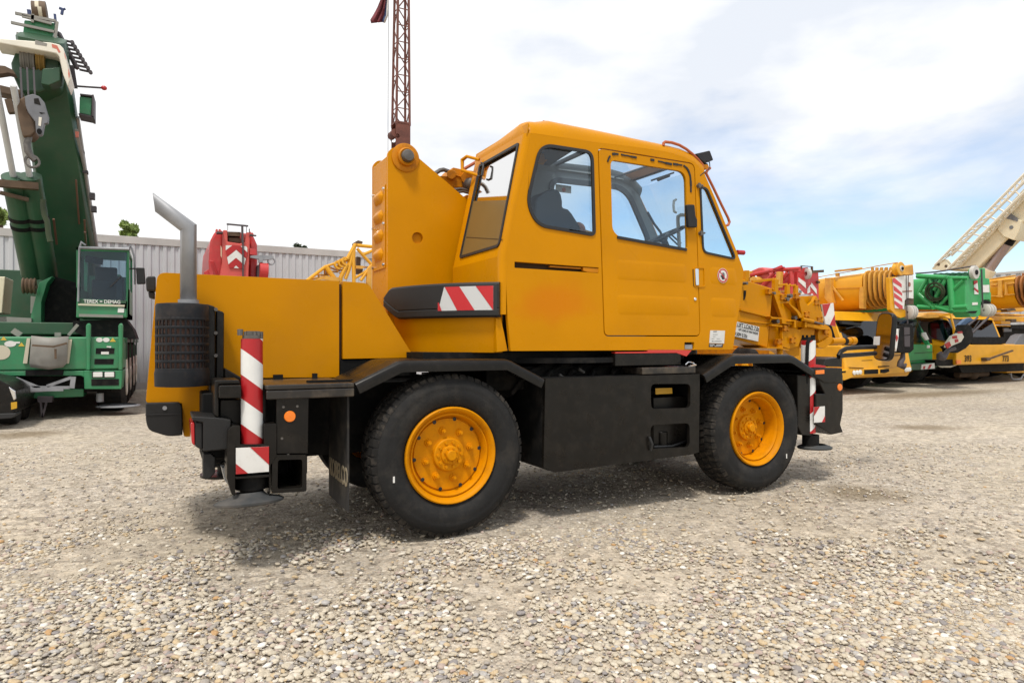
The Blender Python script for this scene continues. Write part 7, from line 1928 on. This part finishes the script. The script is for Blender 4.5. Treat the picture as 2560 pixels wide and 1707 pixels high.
for a, c, r_ in [((135, 372), (470, 390), .07), ((470, 390), (660, 392), .05), ((140, 690), (280, 695), .07), ((240, 400), (150, 550), .045), ((150, 560), (310, 700), .07), ((200, 520), (290, 640), .05), ((380, 410), (310, 520), .045), ((430, 410), (330, 590), .055), ((480, 400), (500, 730), .085), ((610, 415), (500, 520), .045), ((480, 560), (370, 670), .045), ((265, 395), (285, 480), .045), ((330, 690), (500, 735), .07), ((500, 700), (660, 690), .08)]:
    b.tube([J(a), J(c)], r_, 10)
fx(b, n2, [(335, 680), (640, 675), (640, 740), (520, 745), (490, 740)], X_J - .06, .15); fx(b, n2, [(255, 670), (320, 655), (325, 710), (290, 720)], X_J - .06, .15)
b.build('fly_jib', 'green_bright', bo2)
b = MB(); b.lathe([(.22, -.025), (.27, -.025), (.27, .025), (.22, .025), (.22, -.025)], PX(n2(318, 535), X_J - .1), (1, 0, .1), 24); b.lathe([(.16, -.02), (.2, -.02), (.2, .02), (.16, .02), (.16, -.02)], PX(n2(322, 540), X_J - .15), (1, 0, .3), 20); b.build('hose_coil', 'leaf_dark', bo2)
YHb = yhb - .1
b = MB(); b2(b, [(635, 400), (800, 385), (800, 620), (790, 770), (760, 795), (690, 795), (660, 755), (632, 690)], .4, YHb); b2(b, [(800, 290), (840, 290), (842, 390), (885, 400), (900, 640), (880, 615), (820, 620), (795, 660), (795, 390)], .35, YHb + .05); b2(b, [(795, 540), (900, 540), (900, 640), (795, 640)], .3, YHb + .1)
hb2 = b.build('boom_head', 'green_bright', bo2, bevel=.02)
b = MB(); b2(b, [(722, 420), (758, 416), (770, 560), (728, 560)], .01, YHb - .014, 0); b2(b, [(722, 420), (758, 416), (760, 440), (724, 462)], .01, YHb - .02, 1); b2(b, [(724, 510), (728, 490), (768, 520), (768, 545)], .01, YHb - .02, 1); b2(b, [(706, 645), (762, 642), (762, 668), (706, 672)], .01, YHb - .014, 0); b2(b, [(808, 465), (880, 462), (882, 540), (808, 540)], .01, YHb + .03, 0); b.build('chevron_plate', ['white', 'red'], hb2)
p = PY(n2(726, 335), YHb - .1); b = MB(); b.lathe([(.05, -.05), (.17, -.05), (.18, -.04), (.18, .04), (.17, .05), (.05, .05)], p, (0, 1, 0), 32); sh2 = b.build('head_sheave', 'sheave_white', hb2); b = MB(); b.lathe([(.001, -.07), (.065, -.07), (.07, -.05), (.001, -.05)], p, (0, 1, 0), 20); b.build('sheave_hub', 'black_dark', sh2)
for k in range(3):
    b = MB(); p = PY(n2(830 + k * 28, 725), YHb - .02); b.lathe([(.03, -.02), (.165, -.02), (.175, -.012), (.175, .012), (.165, .02), (.03, .02)], p, (1, -.15, 0), 28); b.build('lower_sheave', 'sheave_white', hb2)
b = MB(); b2(b, [(800, 640), (850, 620), (895, 640), (900, 690), (805, 690)], .2, YHb + .04); b2(b, [(665, 735), (760, 730), (740, 755), (665, 750)], .05, YHb - .05); b.build('sheave_opening', 'black_dark', hb2)
b = MB(); b.tube([PY(n2(120, 345), YHb + 1.2), PY(n2(330, 330), YHb + .6), PY(n2(740, 265), YHb - .1)], .02, 6); b.bar(PY(n2(800, 300), YHb - .05), PY(n2(812, 700), YHb - .05), .03); b.build('hoist_rope', 'rope', bo2)

# ---------------- second yellow crane with the big windscreen
YC_ = 7.3
yc = thing('mobile_crane', 'yellow crane with a wide dark windscreen and numbers on its front panel', 'crane', (21, YC_ + 3, 0))
def c2(mb, pts, dy, y=YC_, mi=0): fy(mb, n2, pts, y, dy, mi)
cx0, cx1 = PY(n2(540, 1100), YC_).x, PY(n2(1240, 1150), YC_).x + .1
zc_b = PY(n2(800, 1075), YC_).z; zc_l = PY(n2(560, 1290), YC_).z; zc_r = PX(n2(470, 775), cx0).z
b = MB(); b.prism([V(cx0, YC_, zc_l), V(cx0, YC_ - .02, zc_b), V(cx0, YC_ + 2.8, zc_b + .1), V(cx0, YC_ + 2.8, zc_l)], (cx1 - cx0, 0, 0)); ccb = b.build('carrier_cab', 'yellow_far', yc, bevel=.05, seg=3)
b = MB()
wx1 = PY(n2(1030, 1000), YC_).x
b.loft([[V(cx0 + .02, YC_ + .25, zc_r - .1), V(wx1, YC_ + .25, zc_r - .1), V(wx1, YC_ + 2.6, zc_r - .1), V(cx0 + .02, YC_ + 2.6, zc_r - .1)], [V(cx0 + .1, YC_ + .4, zc_r), V(wx1 - .1, YC_ + .4, zc_r), V(wx1 - .1, YC_ + 2.5, zc_r), V(cx0 + .1, YC_ + 2.5, zc_r)]])
b.build('cab_roof', 'yellow_far', ccb, bevel=.02)
b = MB()
for x in (cx0 + .02, wx1 - .1): b.prism([V(x, YC_ + .0, zc_b), V(x, YC_ + .3, zc_r - .08), V(x, YC_ + .42, zc_r - .08), V(x, YC_ + .14, zc_b)], (.08, 0, 0)); b.box(x, x + .08, YC_ + 2.0, YC_ + 2.6, zc_b, zc_r - .08)
b.box(cx0 + .1, wx1 - .1, YC_ + 2.4, YC_ + 2.5, zc_b, zc_r - .1); b.build('cab_pillar', 'yellow_far', ccb, bevel=.01)
b = MB(); b.loft([[V(cx0 + .1, YC_ + .01, zc_b), V(wx1 - .1, YC_ + .01, zc_b), V(wx1 - .1, YC_ + .02, zc_b), V(cx0 + .1, YC_ + .02, zc_b)], [V(cx0 + .1, YC_ + .31, zc_r - .08), V(wx1 - .1, YC_ + .31, zc_r - .08), V(wx1 - .1, YC_ + .32, zc_r - .08), V(cx0 + .1, YC_ + .32, zc_r - .08)]]); b.build('windscreen', 'dark_glass', ccb, smooth=0)
b = MB(); sw_ = [PX(n2(*q), cx0 - .02) for q in [(245, 850), (330, 825), (450, 820), (500, 930), (500, 1000), (430, 1045), (300, 1015), (250, 970)]]; b.prism(rpoly(sw_, .12, 4), (.03, 0, 0)); b.build('side_window', 'dark_glass', ccb, smooth=0)
b = MB(); fx(b, n2, [(235, 805), (470, 775), (500, 900), (505, 1010), (440, 1062), (290, 1020), (300, 1150), (320, 1230), (540, 1230), (540, 1000), (480, 760), (230, 800)], cx0 - .0, .06); b.build('side_panel', 'yellow_far', ccb)
b = MB(); b.prism([PX(n2(*q), cx0 + .01) for q in [(280, 1015), (440, 1055), (540, 1010), (540, 1230), (320, 1230), (300, 1150)]], (.3, 0, 0)); b.build('door', 'yellow_far', ccb, bevel=.02)
b = MB(); c2(b, [(705, 865), (940, 870), (985, 985), (720, 975)], .1, YC_ + 1.6); b.build('seat', mat('seat_yellow', (.50, .33, .01), .7), ccb)
b = MB(); b.box(cx0 + .15, wx1 - .15, YC_ + 1.9, YC_ + 2.0, zc_b, zc_r - .12); b.build('dark_backing', 'rubber', ccb)  # black sheet added inside the cab to make its glass look dark
b = MB(); c2(b, [(690, 1000), (1040, 1000), (1040, 1068), (900, 1075), (700, 1070)], .1, YC_ - .02); b.build('scuttle', 'black_dark', ccb)
b = MB(); b.bar(PY(n2(830, 820), YC_ + .1), PY(n2(720, 960), YC_ + .0), .025); b.bar(PY(n2(780, 830), YC_ + .15), PY(n2(690, 960), YC_), .025); b.build('wiper', 'rubber', ccb)
b = MB(); c2(b, [(540, 1240), (590, 1240), (590, 1275), (545, 1280)], .03, YC_ - .03); b.build('marker_lamp', 'orange_lens', ccb)
dn = text_mesh('front_number', '393', .27, 'slot_brown', PY(n2(662, 1225), YC_ - .024), (1, 0, 0), (0, 0, 1), ccb, bold=True, squash=1.0)
dn = text_mesh('front_number', '773', .27, 'slot_brown', PY(n2(1050, 1225), YC_ - .024), (1, 0, 0), (0, 0, 1), ccb, bold=True, squash=1.0)
b = MB(); c2(b, [(320, 1240), (540, 1230), (540, 1290), (340, 1300)], .4, YC_ + .1); c2(b, [(560, 1295), (1240, 1270), (1240, 1350), (600, 1370)], .5, YC_ + .3); b.build('lower_apron', 'black_dark', ccb)
b = MB(); b.bar(PY(n2(850, 1235), YC_ - .15), PY(n2(1120, 1140), YC_ - .15), .05); c2(b, [(845, 1215), (890, 1210), (895, 1240), (850, 1250)], .2, YC_ - .15); b.build('tow_bar', 'dirty_brown', ccb)
b = MB(); b.box(cx0 + .2, cx1 - .2, YC_ + .8, YC_ + 12, .45, 1.1); b.build('chassis', 'black_dark', yc); simple_wheels(yc, cx0, cx1, (YC_ + 1.6, YC_ + 3.4, YC_ + 7.5))
b = MB(); p = PY(n2(700, 1385), YC_ + .8); b.cyl(p + V(-.9, 0, 0), p + V(.9, 0, 0), .10, n=14); b.sphere(p, .2, 8); b.build('axle', 'dirty_brown', yc)
b = MB(); c2(b, [(140, 795), (230, 770), (660, 765), (660, 785), (240, 805)], 1.2, YC_ + .5); c2(b, [(160, 770), (280, 745), (420, 755), (640, 745), (640, 770), (180, 780)], .6, YC_ + .8); b.build('boom_rest', 'yellow_worn', yc)
b = MB(); b.box(cx0 + .6, cx1 - .6, YC_ + 4, YC_ + 9, 1.1, 2.3); b.build('superstructure', 'yellow_far', yc, bevel=.05)
hc_ = thing('hook_block', 'dark hook block with red and white cheeks tied before a wide dark windscreen', 'hook block', PY(n2(600, 1060), YC_ - .5))
YHk = YC_ - .6
b = MB(); c2(b, [(650, 870), (700, 890), (720, 980), (700, 1060), (640, 1120), (560, 1165), (500, 1160), (500, 1130), (470, 1100), (560, 1060), (620, 980)], .3, YHk); hkb2 = b.build('block_body', 'black_dark', hc_, bevel=.03)
b = MB(); c2(b, [(500, 990), (560, 960), (600, 960), (620, 1000), (590, 1050), (500, 1090), (470, 1110), (440, 1110), (450, 1060)], .08, YHk - .09, 0)
for q in [[(500, 990), (548, 985), (550, 1015), (500, 1018)], [(420, 1075), (470, 1045), (490, 1090), (450, 1120)], [(525, 1025), (560, 1020), (565, 1050), (530, 1060)], [(555, 945), (600, 940), (610, 960), (560, 965)]]: c2(b, q, .02, YHk - .1, 1)
b.build('cheek_plate', ['cream_white', 'red'], hkb2, bevel=.004)
b = MB(); b.tube([PY(n2(*q), YHk) for q in [(520, 1120), (450, 1140), (420, 1190), (400, 1215), (370, 1210), (365, 1180), (385, 1155)]], [.06, .06, .08, .09, .08, .06, .03], 10); b.build('hook', 'rope', hc_)
b = MB(); b.tube([PY(n2(760, 800), YHk + .4), PY(n2(660, 880), YHk + .1)], .03, 6); b.tube([PY(n2(870, 800), YHk + .4), PY(n2(700, 960), YHk + .1)], .03, 6); b.build('hoist_rope', 'rope', hc_)
b = MB(); c2(b, [(560, 890), (640, 815), (690, 800), (715, 825), (640, 870), (600, 905)], .1, YHk + .3); b.build('rope_guard', mat('blue_grey', (.06, .11, .20), .5), hc_)

# ---------------- third yellow crane, cut by the right edge
YD = 8.0
yd = thing('mobile_crane', 'weathered yellow crane with rusty boom collars cut off by the right edge', 'crane', (24.6, YD + 3, 0))
dbx0 = 23.2
PXd = lambda q: PX(n2(*q), dbx0)
zD1, zD0 = PXd((1000, 385)).z, PXd((1000, 700)).z
yf_ = PXd((1420, 500)).y; ycol = PXd((1130, 500)).y
bo3 = telescope(yd, dbx0, dbx0 + 1.4, zD0, zD1, yf_, ycol + 8, .0, 6, mat('rusty_collar', (.30, .115, .03), .6, var=.3), (ycol - yf_) / 6)
b = MB()
for pts in [[(965, 415), (1005, 415), (1005, 590), (965, 590)], [(1040, 440), (1055, 440), (1055, 570), (1035, 570)], [(880, 400), (1140, 360), (1140, 372), (880, 412)], [(1060, 450), (1135, 440), (1135, 450), (1060, 460)], [(1060, 560), (1130, 555), (1130, 565), (1060, 570)], [(890, 460), (960, 455), (960, 465), (890, 470)], [(890, 570), (1010, 575), (1010, 590), (890, 580)]]: fx(b, n2, pts, dbx0 - .08, .12)
b.build('boom_stiffener', 'yellow_worn', bo3, bevel=.01)
dx0, dx1 = PY(n2(1065, 1330), YD).x, PY(n2(1065, 1330), YD).x + 2.8
zd_ = lambda y: PY(n2(1100, y), YD).z
b = MB(); b.box(dx0 - .2, dx1, YD + .6, YD + 2.6, zd_(765), zd_(745)); b.box(dx0 - .6, dx1, YD + .5, YD + 3, zd_(830), zd_(775)); b.box(dx0 - .2, dx1, YD + .2, YD + .8, zd_(890), zd_(878)); fy(b, n2, [(1000, 835), (1100, 838), (1100, 870), (1005, 868)], YD + .1, .4); b.box(dx0 - .4, dx1, YD + .8, YD + 1.4, zd_(715), zd_(705)); fy(b, n2, [(910, 715), (1240, 700), (1240, 735), (910, 755)], YD + .7, 1.0)
dk_ = b.build('upper_deck', 'yellow_far', yd, bevel=.015)
b = MB(); fy(b, n2, [(930, 700), (980, 695), (1020, 720), (940, 725)], YD + .5, .2); fy(b, n2, [(1060, 715), (1140, 700), (1160, 730), (1070, 735)], YD + .5, .2); fy(b, n2, [(1110, 815), (1160, 815), (1160, 850), (1110, 850)], YD + .3, .2); b.build('deck_fitting', 'dirty_brown', dk_)
b = MB(); fy(b, n2, [(1020, 905), (1300, 900), (1300, 1100), (1040, 1075)], YD + .3, 2.0); fy(b, n2, [(1100, 880), (1300, 870), (1300, 915), (1100, 915)], YD + .2, 1); b.build('engine_bay', 'black_dark', yd)
b = MB(); fy(b, n2, [(1030, 910), (1112, 908), (1112, 945), (1035, 948)], YD + .25, .04); b.build('bay_panel', 'grey_block', yd)
b = MB(); b.box(dx0 - .2, dx1, YD, YD + 1.5, zd_(1275), zd_(1095)); fy(b, n2, [(1060, 1290), (1300, 1280), (1300, 1370), (1065, 1372)], YD - .3, .5); cbd = b.build('carrier_cab', 'yellow_far', yd, bevel=.03)
b = MB(); fy(b, n2, [(1125, 1300), (1215, 1298), (1210, 1348), (1120, 1350)], YD - .31, .02); b.build('bumper_recess', 'dirty_brown', cbd)
b = MB(); b.tube([PY(n2(*q), YD - .3) for q in [(1100, 1372), (1110, 1425), (1130, 1438), (1200, 1435), (1240, 1380)]], .025, 8); b.build('step_rail', 'galv', cbd)
b = MB(); b.box(dx0 + .1, dx1 - .1, YD + .8, YD + 12, .5, 1.1); b.build('chassis', 'black_dark', yd); simple_wheels(yd, dx0, dx1, (YD + 1.8, YD + 3.6, YD + 8))
hd_ = thing('hook_block', 'grey hook block hanging at the right edge in front of the weathered yellow crane', 'hook block', PY(n2(1200, 1090), YD - .7))
b = MB(); fy(b, n2, [(1140, 1075), (1200, 985), (1245, 965), (1300, 1000), (1280, 1110), (1220, 1140), (1165, 1135)], YD - .7, .3); b.build('block_body', 'grey_block', hd_, bevel=.03)
b = MB(); b.tube([PY(n2(*q), YD - .6) for q in [(1180, 1130), (1170, 1190), (1150, 1215), (1110, 1200), (1100, 1180)]], [.05, .06, .07, .06, .03], 10); b.build('hook', 'rope', hd_)
b = MB(); b.bar(PY(n2(1250, 960), YD - .6), PY(n2(1250, 700), YD - .4), .03); b.build('hoist_rope', 'rope', hd_)

# ---------------- cream crane behind, boom raised to the right
XE = 28.0
cm_ = thing('mobile_crane', 'cream white crane behind the others, boom raised with lattice jib on its flank', 'crane', (XE + 1, 10.5, 0))
E = lambda q, x=XE: PX(n8(*q), x)
bw = 1.1
def ext(a, c, f): return a + (c - a) * f
lo0, lo1 = E((560, 1345)), E((1372, 500)); la0, la1 = E((690, 1568)), E((1372, 790))
tp0, tp1 = E((330, 1340)), E((1372, 330))
def boomline(p0, p1, f0, f1): return ext(p0, p1, f0), ext(p0, p1, f1)
top0, top1 = boomline(E((470, 1310), XE), E((1372, 340), XE), -.05, 2.2)
bot0, bot1 = boomline(E((820, 1310), XE), E((1250, 880), XE), -.10, 4.2)
b = MB(); b.hexa([top0, bot0, bot0 + V(bw, 0, 0), top0 + V(bw, 0, 0), top1, bot1, bot1 + V(bw, 0, 0), top1 + V(bw, 0, 0)]); bo4 = b.build('boom', 'cream', cm_, bevel=.05)
b = MB(); fx(b, n8, [(1040, 850), (1145, 690), (1340, 740), (1310, 870), (1250, 985), (1120, 940)], XE - .1, 1.3); cl = b.build('cylinder_lug', 'cream', bo4, bevel=.03)
b = MB(); fx(b, n8, [(1145, 690), (1210, 655), (1300, 720), (1290, 755), (1150, 715)], XE - .12, .02); b.prism(circ(E((1215, 825), XE - .12), .07, 16, (0, 1, 0)), (.02, 0, 0)); b.build('lug_shadow_pin', 'grey_block', cl)  # grey patch paints the shadow on the lug; the disc is its pin
b = MB(); c0_, c1_ = E((1180, 1000), XE + .3), E((930, 1370), XE + .3); b.cyl(c1_, c0_, .18, n=24); lc2 = b.build('luffing_cylinder', mat('cyl_brown', (.34, .27, .26), .4, metal=.3), cm_)
b = MB(); b.cyl(c0_ - (c0_ - c1_) * .08, c0_ + (c0_ - c1_) * .1, .21, n=20); b.build('cylinder_cap', 'black_dark', lc2)
b = MB(); b.cyl(c1_ - (c0_ - c1_) * .25, c1_ + (c0_ - c1_) * .08, .26, n=20); b.build('cylinder_base', 'cream', lc2)
# lattice jib along the flank and the handrail truss on top
b = MB()
def lat(p0, p1, q0, q1, x0_, x1_, n, r_):
    A0, A1, B0, B1 = E(p0, x0_), E(p1, x0_), E(q0, x1_), E(q1, x1_)
    A1 = ext(A0, A1, 2.0); B1 = ext(B0, B1, 2.0); n *= 2
    b.tube([A0, A1], r_, 6); b.tube([B0, B1], r_, 6)
    for k in range(n):
        a, c = A0.lerp(A1, k / n), B0.lerp(B1, (k + .5) / n); d = A0.lerp(A1, (k + 1) / n)
        b.tube([a, c, d], r_ * .55, 5)
lat((280, 1290), (1372, 180), (480, 1170), (1372, 270), XE - .3, XE - .3, 12, .055)
lat((430, 1345), (1372, 400), (560, 1320), (1372, 470), XE - .35, XE - .1, 12, .055)
for k in range(9):
    f = k / 8; b.tube([E((480 + 890 * f, 1110 - 840 * f), XE - .3), E((640 + 800 * f, 1120 - 770 * f), XE - .3)], .035, 5)
b.build('lattice_jib', 'cream_white', bo4)
b = MB(); fx(b, n8, [(240, 1330), (330, 1235), (400, 1215), (470, 1320), (420, 1350), (260, 1345)], XE - .3, .3); b.build('jib_foot', 'cream', bo4)
b = MB(); 
for q in ((325, 1280), (415, 1300)): b.prism(circ(E(q, XE - .31), .06, 14, (0, 1, 0)), (.005, 0, 0))
b.build('jib_pin', 'dirty_brown', bo4)
zp_ = E((560, 1345)).z
b = MB(); b.box(XE - .6, XE + 2, 8.5, 14, .6, 1.4); b.box(XE, XE + 1.2, 11.0, 14.5, 1.4, zp_ - .3); b.build('superstructure', 'cream', cm_, bevel=.05); simple_wheels(cm_, XE - .6, XE + 2.0, (9, 10.6, 13), rim='cream')

# ---------------- red crane behind the lowered boom
YE = 6.2
rc_ = thing('mobile_crane', 'dark red crane behind the lowered yellow boom, white chevrons on its head', 'crane', (11.6, YE + 3, 0))
def e3(mb, pts, dy, y=YE, mi=0): fy(mb, n3, pts, y, dy, mi)
b = MB(); e3(b, [(925, 215), (1000, 175), (1085, 170), (1130, 230), (1140, 245), (1245, 232), (1250, 330), (1252, 900), (925, 900)], .35); rhd = b.build('boom_head', 'red_crane', rc_, bevel=.015)
b = MB()
for q in [[(945, 325), (1050, 400), (1055, 485), (945, 385)], [(945, 480), (1055, 590), (985, 590), (945, 545)], [(1115, 445), (1120, 545), (1080, 570), (1082, 490)], [(1140, 402), (1215, 500), (1220, 575), (1122, 455)], [(1125, 590), (1150, 565), (1170, 590)]]: e3(b, q, .012, YE - .014)
b.build('chevron_marking', 'white', rhd)
b = MB(); c = PY(n3(1075, 270), YE - .05); b.lathe([(.05, -.04), (.11, -.04), (.125, -.03), (.10, 0), (.125, .03), (.11, .04), (.05, .04)], c, (1, -.25, 0), 26); sh3 = b.build('head_sheave', 'sheave_white', rhd)
b = MB(); b.bar(PY(n3(980, 150), YE), PY(n3(1145, 162), YE), .02); b.bar(PY(n3(985, 145), YE), PY(n3(985, 200), YE), .03); b.bar(PY(n3(1145, 158), YE), PY(n3(1145, 240), YE), .04); b.bar(PY(n3(1140, 238), YE - .1), PY(n3(1310, 228), YE - .1), .06); e3(b, [(1235, 375), (1265, 380), (1270, 410), (1240, 415)], .1, YE - .05); b.build('rope_guide', 'dirty_brown', rhd)
xr0 = PX(n3(925, 400), 11.2)
b = MB(); rY = lambda x: PX(n3(x, 300), 11.15).y
b.box(11.2, 11.95, YE + .35, YE + 9, PY(n3(1000, 900), YE).z, PY(n3(1000, 215), YE).z - .05); bo5 = b.build('boom', 'red_crane', rhd, bevel=.05)
b = MB()
R3 = lambda q, x=11.05: PX(n3(*q), x)
for a, c, r_ in [((200, 290), (560, 215), .045), ((560, 215), (960, 190), .045), ((700, 210), (980, 230), .03), ((580, 250), (400, 450), .05), ((790, 250), (640, 420), .045), ((540, 230), (690, 165), .05), ((200, 300), (140, 330), .04), ((690, 230), (690, 600), .03), ((840, 230), (850, 600), .05)]: b.tube([R3(a), R3(c)], r_, 8)
fx(b, n3, [(540, 190), (640, 160), (695, 160), (690, 180), (620, 200)], 10.95, .1)
b.build('fly_jib', 'red_crane', bo5)
b = MB(); fx(b, n3, [(215, 225), (330, 175), (390, 170), (480, 225), (560, 400), (560, 700), (330, 700), (330, 330)], 11.1, .6); b.build('collar_block', 'red_pale', bo5, bevel=.03)
b = MB(); fx(b, n3, [(200, 340), (240, 315), (300, 310), (325, 345), (325, 400), (200, 400)], 10.9, .3); b.bar(R3((660, 240), 10.95), R3((650, 480), 10.95), .12); fx(b, n3, [(120, 220), (210, 225), (205, 330), (120, 400)], 11.0, .2); b.build('jib_roller', 'yellow_worn', bo5, bevel=.02)
b = MB(); e3(b, [(955, 515), (990, 520), (990, 560), (955, 560)], .02, YE - .02); b.build('block_sensor', 'grey_block', rhd)
b = MB(); b.box(10.3, 12.8, YE + 5, YE + 14, .5, 1.15); b.box(11.0, 12.1, YE + 6.5, YE + 8.5, 1.15, 2.3); b.build('carrier', 'red_crane', rc_, bevel=.05); simple_wheels(rc_, 10.3, 12.8, (YE + 6, YE + 8, YE + 12), rim='red_crane')
